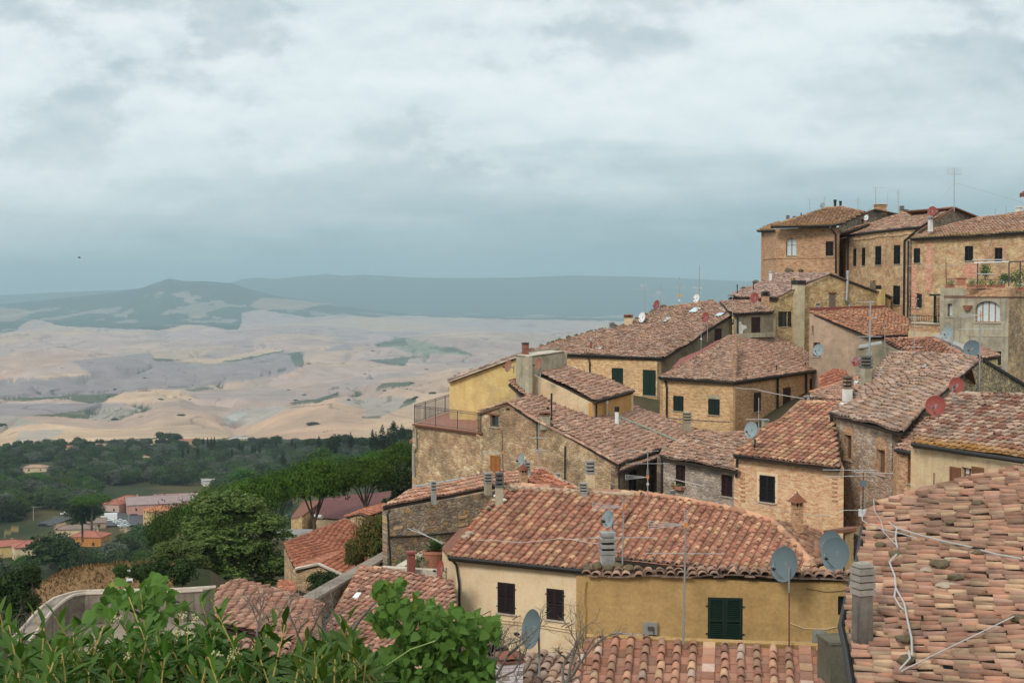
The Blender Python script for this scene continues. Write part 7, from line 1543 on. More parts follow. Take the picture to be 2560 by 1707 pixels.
# a bird far out over the valley
p=W((200,645),160);t=thing('bird','tiny dark bird gliding against the grey sky at the left','bird',p);mb=MB();mb.tube([p+V3((-.16,0,.02)),p+V3((0,0,0)),p+V3((.14,0,-.01))],.045,6,.01);mb.build('body',M['black'],t)
for s in(-1,1):mb=MB();mb.prism([p+V3((-.07,0,.02)),p+V3((.07,0,.02)),p+V3((.0,s*.3,.16)),p+V3((-.1,s*.5,.1))],(0,0,-.012));mb.build('wing',M['black'],t)
# ------------------------------------------------------------ houses, barns and cars below the town
def gable_box(h,c,w,d,ht,rz,slope,roofmat,wallmat,hip=True,over=.5,wins=2,pitch=.5):
 """a whole house at c (ground), ridge along its local x"""
 R=Matrix.Rotation(rz,3,'Z');P=lambda x,y,z:c+R@V3((x,y,z));rh=math.tan(math.radians(slope))*d/2
 mb=MB();q=[(-w/2,-d/2),(w/2,-d/2),(w/2,d/2),(-w/2,d/2)];vs=[P(x,y,-6)for x,y in q]+[P(x,y,ht)for x,y in q]
 fs=[(0,1,5,4),(1,2,6,5),(2,3,7,6),(3,0,4,7)]
 if not hip:vs+=[P(-w/2,0,ht+rh),P(w/2,0,ht+rh)];fs+=[(4,7,8),(6,5,9)]
 mb.add(vs,fs);mb.build('wall',M[wallmat],h.root)
 o=over;W_,D_h=w/2+o,d/2+o;e=ht-math.tan(math.radians(slope))*o;top=ht+rh;rx=(w/2-d/2)if hip else W_;rx=max(rx,.3)
 A,B,C,D=P(-W_,-D_h,e),P(W_,-D_h,e),P(W_,D_h,e),P(-W_,D_h,e);r0,r1=P(-rx,0,top),P(rx,0,top)
 mb=MB()
 for f in((A,B,r1,r0),(C,D,r0,r1))+(((B,C,r1),(D,A,r0))if hip else()):mb.prism([up_(p,.1)for p in f],(0,0,-.15))
 rf=mb.build('roof',M[roofmat],h.root);h.roofs.append(rf);mb=MB();mb.tube([up_(r0,.12),up_(r1,.12)],.16,5)
 if hip:
  for a_,b_ in((A,r0),(D,r0),(B,r1),(C,r1)):mb.tube([up_(a_,.12),up_(b_,.12)],.14,5)
 mb.build('ridge_tiles',M['tile_flat'],rf)
 for sgn,L,ax in((-1,w,0),(1,d,1)):
  for k in range(wins):
   for fl in range(max(1,int(ht//2.8))):
    t=(k+.5)/wins*L-L/2;z=.9+fl*2.9;mb=MB();cc=P(t,-d/2-.02,z+.7)if ax==0 else P((-w/2-.02),t,z+.7);cc2=P(w/2+.02,t,z+.7)
    sz=(.95,.1,1.3)if ax==0 else(.1,.95,1.3);mb.box(cc,sz,rz);wn=mb.build('window',M['shut_dark'],h.root);mb=MB();mb.box((cc+R@V3((0,-.05 if ax==0 else 0,-.7))),(sz[0]+.2,sz[1]+.1,.1),rz);mb.build('sill',M['sill'],wn)
 return P,top
def vh(px,w,d,ht,rz,label,roofmat='roof_red',wallmat='plaster_pale',hip=True,slope=18,name='valley_house',dist=700,wins=2,chim=True,over=.5):
 g=ground_at(px,dist);h=House(name,label,'house',g);P,top=gable_box(h,g,w,d,ht,rz,slope,roofmat,wallmat,hip,over,wins)
 if chim:h.chimney('block',P(w*.2,d*.1,top-.8),1.3,.6,mat='plaster_pale',cap='brick_red',rz=rz)
 return h,P
vh(G_(265,1222),15,10,5.4,.45,'cream house with red hipped roof at the left edge of the valley',dist=500)
vh(G_(20,1215),18,9,5.0,.45,'long red-roofed house half cut by the left picture edge',dist=500,wallmat='plaster_yellow')
vh(G_(700,1128),13.5,10,4.6,-.12,'orange walled bungalow with red hipped roof beside olive trees',wallmat='plaster_orange3',dist=600)
vh(G_(580,1048),17,8,3.6,.22,'long low building with grey-brown roof behind the orange bungalow','roof_brown',dist=640,chim=False);vh(G_(722,990),12,9,3.2,.2,'small barn with faded grey-brown roof by the car park','roof_brown','stone_grey',dist=680,hip=False,chim=False)
vh(G_(1235,985),13,10,8.6,.5,'tall yellow house with bright orange roof beneath the stone pines','roof_orange','plaster_yellow3',dist=600,chim=False)
vh(G_(1010,850),17,13,5.6,-.2,'house with dark red hipped roof beside the warehouses','roof_red','brick_pale',dist=760);vh(G_(885,860),12,10,4.6,-.3,'low red-roofed annex in front of the dark red hipped house','roof_red','brick_pale',dist=740)
vh(G_(1180,880),27,24,7.0,.32,'warehouse with a wide faded purple-grey roof beside the cars','roof_mauve','brick_pink',dist=740,hip=False,slope=12,chim=False,wins=3,name='warehouse')
vh(G_(1440,862),34,24,7.6,.32,'larger warehouse with ridged purple roof behind the stone pines','roof_mauve','brick_pink',dist=760,hip=False,slope=12,chim=False,wins=4,name='warehouse')
vh(G_(1720,655),26,12,3.2,.35,'low flat-roofed pale building right of the warehouses','roof_pale','whitewash',dist=800,hip=False,slope=3,chim=False)
for k,(x,y,w,rm,l)in enumerate(((280,556,16,'roof_tan','pale farmhouse among trees in the left of the valley'),(760,375,22,'roof_tan','farmhouse at the wood edge under the pale field'),(545,392,24,'roof_red','red-roofed farm building at the wood edge'),(1110,472,16,'roof_tan','tan-roofed house peeping between evergreens'),(1240,568,24,'roof_orange','house with ochre wall behind the pine grove'),(1470,340,26,'roof_red','long red barn below the pale fields'),(1860,320,24,'roof_pale','white farm building where the track meets the wood'),(1950,476,15,'roof_tan','small tan roof in the trees right of the warehouses'),(2320,505,17,'roof_tan','villa with tan roof and white porch among the trees'),(60,752,13,'roof_pale','small white building beside the left picture edge'))):
 vh(G_(x,y),w,9,3.4,random.uniform(-.4,.4),l,rm,'plaster_yellow3' if k%2 else 'plaster_pale',dist=1000,chim=False)
 # barns right below the bastion
def pix_house(name,label,base,planes,walls,cat='house'):
 h=House(name,label,cat,base)
 for mat,pl,poly in planes:pts=[pl.hit(p)for p in poly];mb=MB();mb.prism(pts,pl.n*-.22);h.roofs.append(mb.build('roof',M[mat],h.root))
 for a,b,zb,mat,top in walls:h.wall(a,b,zb,mat,top)
 return h
a,b=W(H_(735,1302),104),W(H_(1135,1200),114);b.z=a.z;p1=Plane(a,b,17,(-.6,.8))
h=House('barn','long barn with weathered red tiled roof below the town wall','barn',W((830,1480),110));h.roof(p1,[H_(738,1300),H_(1140,1190),H_(1260,1010),H_(1120,926),H_(652,1113),H_(690,1200)],pitch=.30,expo=.4,mat='tile_red',sag=.04,jit=.8)
ridge_row(h.roofs[0],[p1 .hit(H_(652,1111)),p1 .hit(H_(1120,924)),p1 .hit(H_(1260,1008))],.2,.5,'tile_flat',4);h.wall(up_(a,-.2),up_(p1 .hit(H_(1140,1190)),-.2),-38,'stone_tan');l_=p1 .hit(H_(652,1113));h.wall(up_(l_,-.2),up_(a,-.2),-38,'stone_tan',[up_(l_,-.2),up_(a,-.2)]);h.finish()
h=House('barn','stone barn gable wing with lower red roof behind the diagonal wall','barn',W((800,1500),98));g0,g1,g2=W(H_(745,1312),98),W(H_(922,1274),97),W(H_(1112,1362),96);ev=V3((.35,1,0)).normalized()*10
pL=Plane(g0,g0+ev,third=g1);pR=Plane(g2,g2+ev,third=g1);h.roof(pL,[H_(735,1316),H_(800,1262),H_(1125,1162),H_(922,1272)],pitch=.3,expo=.4,mat='tile_red',sag=.02,jit=.8);h.roof(pR,[H_(922,1272),H_(1125,1162),H_(1300,1160),H_(1290,1260),H_(1115,1366)],pitch=.3,expo=.4,mat='tile_red',sag=.02,jit=.8)
w=h.wall(g0,g2,-34,'stone_tan',[up_(g0,-.15),up_(g1,-.15),up_(g2,-.15)]);h.wall(shift(g0,(3.3,9.4)),g0,-34,'stone_tan');mb=MB();mb.tube([g0+V3((0,-.15,.1)),g1+V3((0,-.15,.1)),g2+V3((0,-.15,.1))],.12,6);mb.build('verge_stone',M['coping'],h.root);h.finish()
h=House('long_building','long building with plain purple-brown roof under the umbrella pines','building',W((850,1340),158));a,b=W(H_(900,915),150),W(H_(1120,925),147);b.z=a.z;pl=Plane(a,b,14)
pts=[pl.hit(H_(*p))for p in((880,905),(1110,920),(1470,805),(1480,700),(1330,720),(1000,745),(890,800))];mb=MB();mb.prism(pts,pl.n*-.2);mb.build('roof',M['roof_purple'],h.root);h.wall(up_(pts[0],-.2),up_(pts[1],-.2),-50,'plaster_pale');mb=MB();mb.tube([pl.hit(H_(885,902))+V3((0,-.3,.1)),pl.hit(H_(950,905))+V3((0,-.3,.1))],.25,5);mb.build('parapet',M['whitewash'],h.root);h.finish()
h=House('barn','small stone barn with red roof at the corner of the rubble house','barn',W((900,1330),128));a,b=W(H_(1110,910),130),W(H_(1250,880),126);pl=Plane(a,b,third=W(H_(1420,806),138));h.roof(pl,[H_(1105,912),H_(1245,880),H_(1300,900),H_(1450,850),H_(1430,806),H_(1300,830)],pitch=.35,expo=.4,mat='tile_red',sag=.02);h.wall(up_(a,-.15),W(H_(1330,930),124),-40,'stone_tan',[up_(a,-.15),up_(b,-.15),W(H_(1330,930),124)]);h.finish()
h=House('stone_house','fragment of a stone house wall seen behind the pine trunks','house',W((740,1340),150));a,b=W(H_(705,915),150),W(H_(790,905),148);h.wall(a,b,-50,'stone_gold');h.wall(b,shift(b,(1,8)),-50,'stone_gold');mb=MB();mb.box(W(H_(740,1035),145),(6,3,.5));mb.build('ledge',M['concrete'],h.root);mb=MB();mb.prism([up_(a,.1),up_(b,.1),shift(up_(b,.6),(1,8)),shift(up_(a,.6),(0,8))],(0,0,-.2));mb.build('roof',M['tile_flat'],h.root);h.finish()
h=House('low_house','scrap of red tiled roof at the foot of the silvery tree','house',W((720,1480),90));a,b=W(H_(640,1430),88),W(H_(735,1460),86);b.z=a.z;pl=Plane(a,b,16);h.roof(pl,[H_(600,1480),H_(735,1490),H_(735,1410),H_(650,1400),H_(600,1410)],pitch=.3,expo=.4,mat='tile_red',sag=.02);h.wall(up_(pl.hit(H_(600,1482)),-.2),up_(pl.hit(H_(735,1492)),-.2),-36,'stone_tan');h.finish()
t=thing('villa_eave','small pink tiled eave sticking out behind the terrace house corner','eave',W(H_(1650,300),110));mb=MB();mb.prism([W(H_(1618,310),110),W(H_(1675,320),109),W(H_(1680,285),112),W(H_(1650,290),113)],(0,0,-.2));mb.build('roof',M['tile_flat'],t);mb=MB();mb.prism([W(H_(1640,322),110.2),W(H_(1680,326),109.4),W(H_(1690,300),112)],(0,0,-9));mb.build('wall',M['plaster_pink'],t)
# cars
def car_proto():
 t=thing('parked_car','','car',(0,0,0));mb=MB()
 prof=[(-2.1,.35),(-2.15,.75),(-1.95,.95),(-1.55,1.02),(-1.0,1.42),(.55,1.45),(1.1,1.0),(1.95,.86),(2.15,.6),(2.12,.32)];n=len(prof);vs=[V3((x,s*(.86 if z<1.1 else .68),z))for s in(-1,1)for x,z in prof]
 mb.add(vs,[tuple(range(n-1,-1,-1)),tuple(range(n,2*n))]+[(i,(i+1)%n,n+(i+1)%n,n+i)for i in range(n)]);mb.build('body',M['white'],t)
 mb=MB();mb.add([V3((x,y,z))for x,y,z in((-1.52,-.80,1.03),(-1.03,-.69,1.40),(.52,-.69,1.42),(1.06,-.80,1.02),(-1.52,.80,1.03),(-1.03,.69,1.40),(.52,.69,1.42),(1.06,.80,1.02))],[(0,3,2,1),(4,5,6,7),(2,3,7,6),(0,1,5,4)])
 for i,v in enumerate(mb.v):mb.v[i]=(v[0]*1.012,v[1]*1.03,v[2]+.012)
 mb.build('windows',M['glass'],t)
 for x in(-1.3,1.35):
  for y in(-.8,.8):mb=MB();mb.lathe(V3((x,y-.1,.32)),[(.2,0),(.32,.02),(.32,.18),(.2,.2)],12,V3((0,1,0)));mb.build('wheel',M['black'],t)
 return t
CARS=[];cp_=car_proto()
for k,(x,y,mt,rz,l)in enumerate(((905,952,'white',.5,'white car parked at the top of the car park row'),(925,965,'car_silver',.5,'silver car parked second in the car park row'),(945,978,'white',.5,'white car parked third in the car park row'),(962,992,'car_green',.5,'pale green car parked nearest in the car park row'),(930,945,'white',2.1,'white car behind the car park row'),(965,955,'white',2.1,'white car nose-on at the back of the car park'),(985,975,'car_silver',2.1,'silver car at the right end of the car park'),(815,930,'white',.2,'white car in front of the box van'),(850,945,'white',.2,'white car below the box van'),(1030,910,'car_dark',1.,'dark car parked beside the warehouse'),(1050,900,'car_dark',1.,'second dark car parked closest to the warehouse wall'),(328,972,'car_dark',.4,'dark car on the valley road'),(500,890,'white',.3,'white car at the bend of the valley road'))):
 o=cp_ if k==0 else copy_tree(cp_);g=ground_at(G_(x,y),700);o.location=g;o.rotation_euler=(0,0,rz);o['label']=l;o['group']='cars parked in the valley'
 for ch in o.children:
  if ch.name.startswith('body'):ch.data=ch.data.copy();ch.data.materials[0]=M[mt]
g=ground_at(G_(858,938),700);t=thing('box_van','white box van parked beside the dark pine','van',g);mb=MB();mb.box(g+V3((0,0,2.3)),(6.2,2.5,3.1),.2);mb.build('cargo_box',M['white'],t);mb=MB();mb.frust(g+V3((-4.1,-.8,.5)),2.0,2.3,1.5,2.1,1.9,.2);mb.build('cab',M['white'],t)
mb=MB();mb.box(g+V3((-4.5,-.9,1.9)),(1.3,2.15,.6),.2);mb.build('windscreen',M['glass'],t)
for x,y in((-3.9,-1.8),(1.8,-.8),(2.6,-.6)):mb=MB();mb.lathe(g+V3((x,y,.5)),[(.3,0),(.5,.03),(.5,.25)],12,V3((0,1,0)));mb.build('wheel',M['black'],t)
# road by the car park and the field track
def strip(pix,w,mat,name,label,dist):
 P=[ground_at(p,dist)for p in pix];L=[];Rr=[]
 for i,p in enumerate(P):d=(P[min(i+1,len(P)-1)]-P[max(0,i-1)]).normalized();n=V3((-d.y,d.x,0)).normalized()*w/2;a_,b_=p+n,p-n;a_.z=gz(a_.x,a_.y)+.6;b_.z=gz(b_.x,b_.y)+.6;L.append(a_);Rr.append(b_)
 mb=MB();mb.quadstrip(L,Rr);o=mb.build(name,M[mat]);return tag(o,label,None,None,'structure')
strip([G_(330,985),G_(400,965),G_(480,938),G_(550,915)],7,'asphalt','road','grey road past the yellow verge',620);strip([G_(880,975),G_(950,950),G_(1010,925),G_(1060,900)],26,'asphalt','car_park','tarmac car park beside the warehouses',680)
g=ground_at(I_(798,385),105);t=thing('slatted_stand','little white two-tier stand on the dry grass mound','stand',g);mb=MB()
for z in(.1,.75):mb.box(g+V3((0,0,z+.1)),(.5,.4,.1))
mb.build('shelf',M['white'],t)
for x in(-.22,.22):
 for y in(-.17,.17):mb=MB();mb.tube([g+V3((x,y,-.3)),g+V3((x,y,.8))],.03,5);mb.build('post',M['whitewash'],t)
for x,y0,y1,d,l in((322,725,668,900,'utility pole beside the pale track at the left'),(258,880,820,640,'utility pole in the trees left of the road'),(994,930,830,640,'lamp post in the car park')):p,q=W(G_(x,y0),d),W(G_(x,y1),d);t=thing('utility_pole',l,'pole',p,'utility poles in the valley');mb=MB();mb.tube([p-V3((0,0,3)),q],.22,6,.14);mb.build('pole',M['concrete'],t);mb=MB();mb.tube([q+V3((-.9,0,-.3)),q+V3((.9,0,-.3))],.1,4);mb.build('crossarm',M['concrete'],t)
# ------------------------------------------------------------ vegetation
def m_leaf(name,cols,under=None,trans=.25,rough=.55):
 t=NT(name);r=t.attr('rnd');n=len(cols);col=t.ramp(r,[(i/n,c)for i,c in enumerate(cols)],'LINEAR')
 oi=t.N.new("ShaderNodeObjectInfo").outputs['Random'];hs=t.N.new("ShaderNodeHueSaturation");hs.inputs['Saturation'].default_value=1
 t.L.new(t.math('ADD',.66,t.math('MULTIPLY',oi,.62)),hs.inputs['Value']);t.L.new(t.math('ADD',.478,t.math('MULTIPLY',oi,.035)),hs.inputs['Hue']);t.L.new(col,hs.inputs['Color']);col=hs.outputs[0]
 if under:
  bf=t.N.new("ShaderNodeNewGeometry").outputs['Backfacing'];col=t.mix(t.math('MULTIPLY',bf,.8),col,under)
 t.done(col,rough,None,.08)
 tr=t.N.new("ShaderNodeBsdfTranslucent");t.L.new(col,tr.inputs[0]);mx=t.N.new("ShaderNodeMixShader");mx.inputs[0].default_value=trans
 t.L.new(t.b.outputs[0],mx.inputs[1]);t.L.new(tr.outputs[0],mx.inputs[2]);t.L.new(mx.outputs[0],t.out.inputs[0]);M[name]=t.m
m_leaf('leaf_pine',[(.014,.040,.005),(.030,.075,.008),(.055,.118,.012),(.088,.16,.018)],trans=.15)
m_leaf('leaf_dark',[(.014,.03,.009),(.024,.045,.013),(.036,.062,.018),(.055,.082,.024)],trans=.15)
m_leaf('leaf_mid',[(.03,.055,.014),(.045,.078,.02),(.06,.098,.026),(.08,.12,.034)],trans=.2)
m_leaf('leaf_grey',[(.075,.092,.058),(.10,.118,.075),(.125,.14,.092),(.09,.105,.065)],trans=.15)
m_leaf('leaf_cypress',[(.014,.026,.014),(.02,.036,.018),(.028,.046,.022)],trans=.1)
m_leaf('leaf_poplar',[(.018,.046,.006),(.035,.078,.010),(.062,.118,.015),(.115,.175,.03),(.27,.33,.12)],under=(.13,.18,.05),trans=.15)
m_leaf('leaf_autumn',[(.035,.06,.018),(.06,.085,.022),(.10,.10,.025),(.16,.09,.03)],trans=.2)
m_leaf('leaf_bright',[(.045,.11,.028),(.065,.15,.038),(.09,.19,.05)],trans=.25)
m_leaf('leaf_laurel',[(.010,.034,.006),(.022,.07,.010),(.045,.12,.016),(.08,.18,.022),(.14,.24,.035)],under=(.07,.12,.03),trans=.15,rough=.38)
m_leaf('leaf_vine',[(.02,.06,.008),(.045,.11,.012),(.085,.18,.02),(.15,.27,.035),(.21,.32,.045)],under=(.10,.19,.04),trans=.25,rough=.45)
m_leaf('leaf_yellow',[(.14,.2,.03),(.19,.25,.04),(.25,.28,.05),(.3,.27,.06)],trans=.4)
m_leaf('dry_grass',[(.06,.08,.02),(.16,.09,.03),(.28,.165,.06),(.38,.25,.1),(.22,.13,.05)],trans=.2)
M['bark']=m_plain('bark',(.10,.075,.055),.95,0,.4,4);M['bark_grey']=m_plain('bark_grey',(.17,.145,.12),.95,0,.35,12);M['stem_yellow']=m_plain('stem_yellow',(.42,.30,.09),.6,0,.15,20)
def crown_mesh(name,blobs,per,leaf,mat,seed,drop=.25,aspect=.6,hollow=.55,flat=0.):
 """leaf faces through the outer volume of ellipsoid blobs (cx,cy,cz,rx,ry,rz)"""
 R=np.random.default_rng(seed);Vs=[];cols=[]
 for(cx,cy,cz,rx,ry,rz)in blobs:
  vol=(rx*ry*rz)**(1/3);nc=max(6,int(per*vol*vol))
  # clumps on the blob, then leaves in each clump
  cn=max(5,nc//14);d=R.normal(size=(cn,3));d/=np.linalg.norm(d,axis=1)[:,None];d[:,2]=np.where(d[:,2]<-.35,-d[:,2]*.5,d[:,2])
  r=hollow+(1-hollow)*R.random(cn)**.5;r*=1+.14*R.normal(size=cn);cc=d*r[:,None];tone=R.random(cn)
  k=nc//cn;idx=np.repeat(np.arange(cn),k);p=cc[idx]+R.normal(size=(len(idx),3))*(.13,.13,.09)
  p=p*(rx,ry,rz)+(cx,cy,cz);nrm=d[idx]+R.normal(size=(len(idx),3))*.75;nrm[:,2]+=flat;nrm/=np.linalg.norm(nrm,axis=1)[:,None]
  a=np.cross(nrm,R.normal(size=nrm.shape));a/=np.linalg.norm(a,axis=1)[:,None];b=np.cross(nrm,a);s=leaf*(.6+.8*R.random(len(idx)))[:,None]
  q=np.stack([p-a*s,p+b*s*aspect,p+a*s,p-b*s*aspect],1);Vs.append(q.reshape(-1,3));cols.append(np.clip(tone[idx]*.65+R.random(len(idx))*.35,0,.99))
 V=np.concatenate(Vs);Fq=np.arange(len(V)).reshape(-1,4);c=np.concatenate(cols)
 me=bpy.data.meshes.new(name);me.vertices.add(len(V));me.vertices.foreach_set('co',V.astype(np.float32).ravel());me.loops.add(Fq.size);me.loops.foreach_set('vertex_index',Fq.astype(np.int32).ravel());me.polygons.add(len(Fq));me.polygons.foreach_set('loop_start',np.arange(0,Fq.size,4,dtype=np.int32));me.update(calc_edges=True)
 at=me.attributes.new('rnd','FLOAT','FACE');at.data.foreach_set('value',c.astype(np.float32));me.materials.append(M[mat]);return me
def trunk_mesh(name,paths,mat='bark'):
 mb=MB()
 for pts,r0,r1 in paths:mb.tube(pts,r0,7,r1)
 me=bpy.data.meshes.new(name);me.from_pydata(mb.v,[],mb.f);me.materials.append(M[mat]);me.update();return me
PROTO={}
def proto(kind,crown,trunk):PROTO.setdefault(kind,[]).append((crown,trunk))
def limbs(h0,spread,top,n,seed,r=.3,lean=0.):
 R=random.Random(seed);P=[([V3((0,0,-2)),V3((lean*.3,0,h0*.5)),V3((lean,0,h0))],r,r*.7)]
 for i in range(n):
  a=6.28*i/n+R.uniform(-.4,.4);e=spread*R.uniform(.5,.95)
  P.append(([V3((lean,0,h0*R.uniform(.75,1))),V3((lean+math.cos(a)*e*.5,math.sin(a)*e*.5,h0+(top-h0)*.45)),V3((lean+math.cos(a)*e,math.sin(a)*e,h0+(top-h0)*R.uniform(.6,.85)))],r*.45,r*.1))
 return P
def make_protos():
 R=random.Random(5)
 for v in range(3):  # stone pine, 12 m: a wide umbrella over bare forked limbs
  bl=[(0,0,9.7,4.7,4.7,2.5)]+[(math.cos(a)*2.9+R.uniform(-.4,.4),math.sin(a)*2.9+R.uniform(-.4,.4),9.6+R.uniform(-.4,.8),2.3,2.3,1.35)for a in[k*1.05+v for k in range(6)]]+[(R.uniform(-1,1),R.uniform(-1,1),11.0,2.4,2.4,1.1)]
  proto('pine',crown_mesh('crown',bl,700,.19,'leaf_pine',10+v,hollow=.5,flat=.3,aspect=.35),trunk_mesh('trunk',limbs(6.2,3.6,10.5,7,v,.32,.3)))
 for v in range(3):  # round evergreen, 9 m
  bl=[(0,0,5.4,3.2,3.2,3.2)]+[(R.uniform(-2,2),R.uniform(-2,2),R.uniform(3.4,7.4),R.uniform(1.3,2.1),R.uniform(1.3,2.1),R.uniform(1.1,1.8))for _ in range(9)]
  for kind,mat in(('round','leaf_dark'),('leafy','leaf_mid'),('olive','leaf_grey'),('bright','leaf_bright'),('autumn','leaf_autumn')):
   if kind in('bright','autumn')and v:continue
   proto(kind,crown_mesh('crown',bl,230 if kind in('round','leafy','olive')else 420,.26 if kind in('round','leafy','olive')else .17,mat,20+v*5,hollow=.5),trunk_mesh('trunk',limbs(3.,2.,6,5,v,.25)))
 for v in range(2):  # cypress, 12 m
  bl=[(R.uniform(-.12,.12),R.uniform(-.12,.12),1.2+k*1.1,w,w,1.25)for k,w in enumerate((.8,1.05,1.2,1.2,1.1,1.0,.85,.68,.46,.24))]
  proto('cypress',crown_mesh('crown',bl,380,.17,'leaf_cypress',60+v,hollow=.4,aspect=.35),trunk_mesh('trunk',[([V3((0,0,-2)),V3((0,0,10))],.16,.03)]))
 for v in range(1):  # the big silvery deciduous tree, 15 m high, built larger in the picture
  bl=[]
  for k in range(85):
   a=R.uniform(0,6.28);z=R.uniform(1.6,13.2);w=5.9*max(.12,1-z/15.)**.62;r=w*R.uniform(.5,1.08);s_=R.uniform(.75,1.55);bl.append((math.cos(a)*r,math.sin(a)*r,z,s_,s_,s_*1.1))
  bl+=[(0,0,5.0,3.4,3.4,4.4),(.3,0,13.2,1.0,1.0,1.8)]
  proto('poplar',crown_mesh('crown',bl,560,.145,'leaf_poplar',70,hollow=.6,aspect=.55),trunk_mesh('trunk',limbs(4,4,11,8,3,.4)))
make_protos()
NT_=[0]
def tree(kind,px,top,bot,wpx,d,label,group=None,name=None,cat='tree',d0=None,var=None):
 """px column, top and bottom rows of the crown in the photograph, crown width in pixels, at depth d"""
 H0,C0,Wd={'pine':(12.2,8.0,11.6),'round':(9,2,7.6),'leafy':(9,2,7.6),'olive':(9,2,7.6),'bright':(9,2,7.6),'autumn':(9,2,7.6),'cypress':(12.3,0,2.5),'poplar':(15,0,12.4)}[kind]
 zt=W((px,top),d).z;zb=W((px,bot),d).z;s=(zt-zb)/(H0-C0);x=W((px,top),d).x;sx=wpx/F*d/Wd
 base=zt-H0*s;v=PROTO[kind][(var if var is not None else NT_[0])%len(PROTO[kind])];NT_[0]+=1
 nm=name or{'pine':'stone_pine','round':'evergreen_tree','leafy':'leafy_tree','olive':'olive_tree','bright':'bright_tree','autumn':'autumn_tree','cypress':'cypress_tree','poplar':'poplar_tree'}[kind]
 t=thing(nm,label,cat,(x,d,base),group);rz=random.uniform(0,6.28)
 for nm2,me in(('crown',v[0]),('trunk',v[1])):
  o=bpy.data.objects.new(nm2,me);o.rotation_euler=(0,0,rz);o.scale=(sx,sx,s);link(o,t)
 return t
 # --- trees one can tell apart
tree('poplar',572,1218,1490,395,118,'big silvery green tree with pale leaf undersides left of the barn roofs')
tree('poplar',440,1345,1490,230,112,'lower bushy shoulder tree with pale leaf undersides beside the big silvery tree')
tree('pine',785,1152,1250,200,143,'stone pine with bare forked trunk behind the barn roofs, left of the widest umbrella pine')
tree('pine',908,1146,1226,172,141,'umbrella pine with dark spreading limbs over the long purple roof')
tree('pine',690,1178,1265,170,160,'stone pine between the silvery tree and the forked pine')
tree('pine',1005,1108,1180,130,190,'bright green stone pine against the tall house wall')
tree('pine',930,1130,1195,120,205,'stone pine crown just above the widest umbrella pine')
tree('pine',620,1200,1290,190,190,'stone pine behind the top of the silvery tree')
tree('pine',530,1225,1330,170,200,'dark stone pine left behind the silvery tree')
tree('pine',440,1265,1385,160,215,'stone pine sloping down to the yellow house with orange roof')
tree('round',1000,1155,1290,120,165,'dark olive-green tree beside the stone house corner');tree('round',990,1240,1330,90,150,'dark shrubby tree at the end of the purple roof')
tree('autumn',935,1275,1425,110,88,'tree with reddening leaves beside the stone house wall');tree('autumn',890,1340,1425,60,90,'small rust-tinged bush tree left of the reddening tree')
tree('bright',848,1132,1185,60,330,'small bright green tree above the umbrella pines');tree('leafy',805,1115,1185,76,360,'rounded grey-green tree left of the small bright tree')
tree('bright',607,1165,1208,74,520,'round bright green tree beside the flat grey roof');tree('round',810,1430,1490,90,92,'dark bush in front of the low barn gable');tree('leafy',740,1475,1500,60,88,'small green bush at the foot of the barn corner')
tree('pine',228,1235,1262,110,470,'stone pine beside the car park');tree('round',205,1245,1315,90,480,'dark tree under the stone pine by the car park');tree('round',140,1330,1420,140,400,'large dark green tree between the two red-roofed houses')
for k,(x,y0,y1,w_,d)in enumerate(((931,1076,1130,15,520),(940,1083,1130,13,530),(955,1064,1128,17,500),(970,1075,1128,17,505),(985,1055,1110,28,500),(1005,1065,1100,18,520),(797,1094,1120,13,700),(877,1085,1122,15,650),(707,1130,1165,14,640),(271,1188,1212,12,700))):
 tree('cypress',x,y0-6,y1,w_*1.35,d,'dark pointed cypress, number %s from the left beside the tall stone house'%('zero one two three four five six seven eight nine'.split()[k])if False else['slender cypress nearest the left of the clustered pair by the terrace house','slender cypress touching its taller left twin','tallest dark cypress left of the terrace house','broad dark cypress leaning against the tallest one','bushy dark conifer behind the cypress row','small cypress nearest the terrace house wall','small cypress in front of the pale field, left of the dark oak','single pointed cypress between oak and cypress row','lone cypress above the flat grey roof','lone cypress above the car park pine'][k])
tree('round',835,1088,1140,38,640,'dark round oak between two cypresses below the pale field')
for k in range(16):
 x=[508,519,528,536,457,470,495,580,598,606,630,637,649,690,730,738][k];y=[1092,1091,1091,1089,1116,1115,1115,1116,1101,1108,1110,1108,1105,1095,1094,1102][k]
 tree('cypress',x,y,y+random.randint(20,30),8 if k<4 else 9,900,'small dark cypress in the wooded valley below the pale fields','cypresses in the wooded valley')
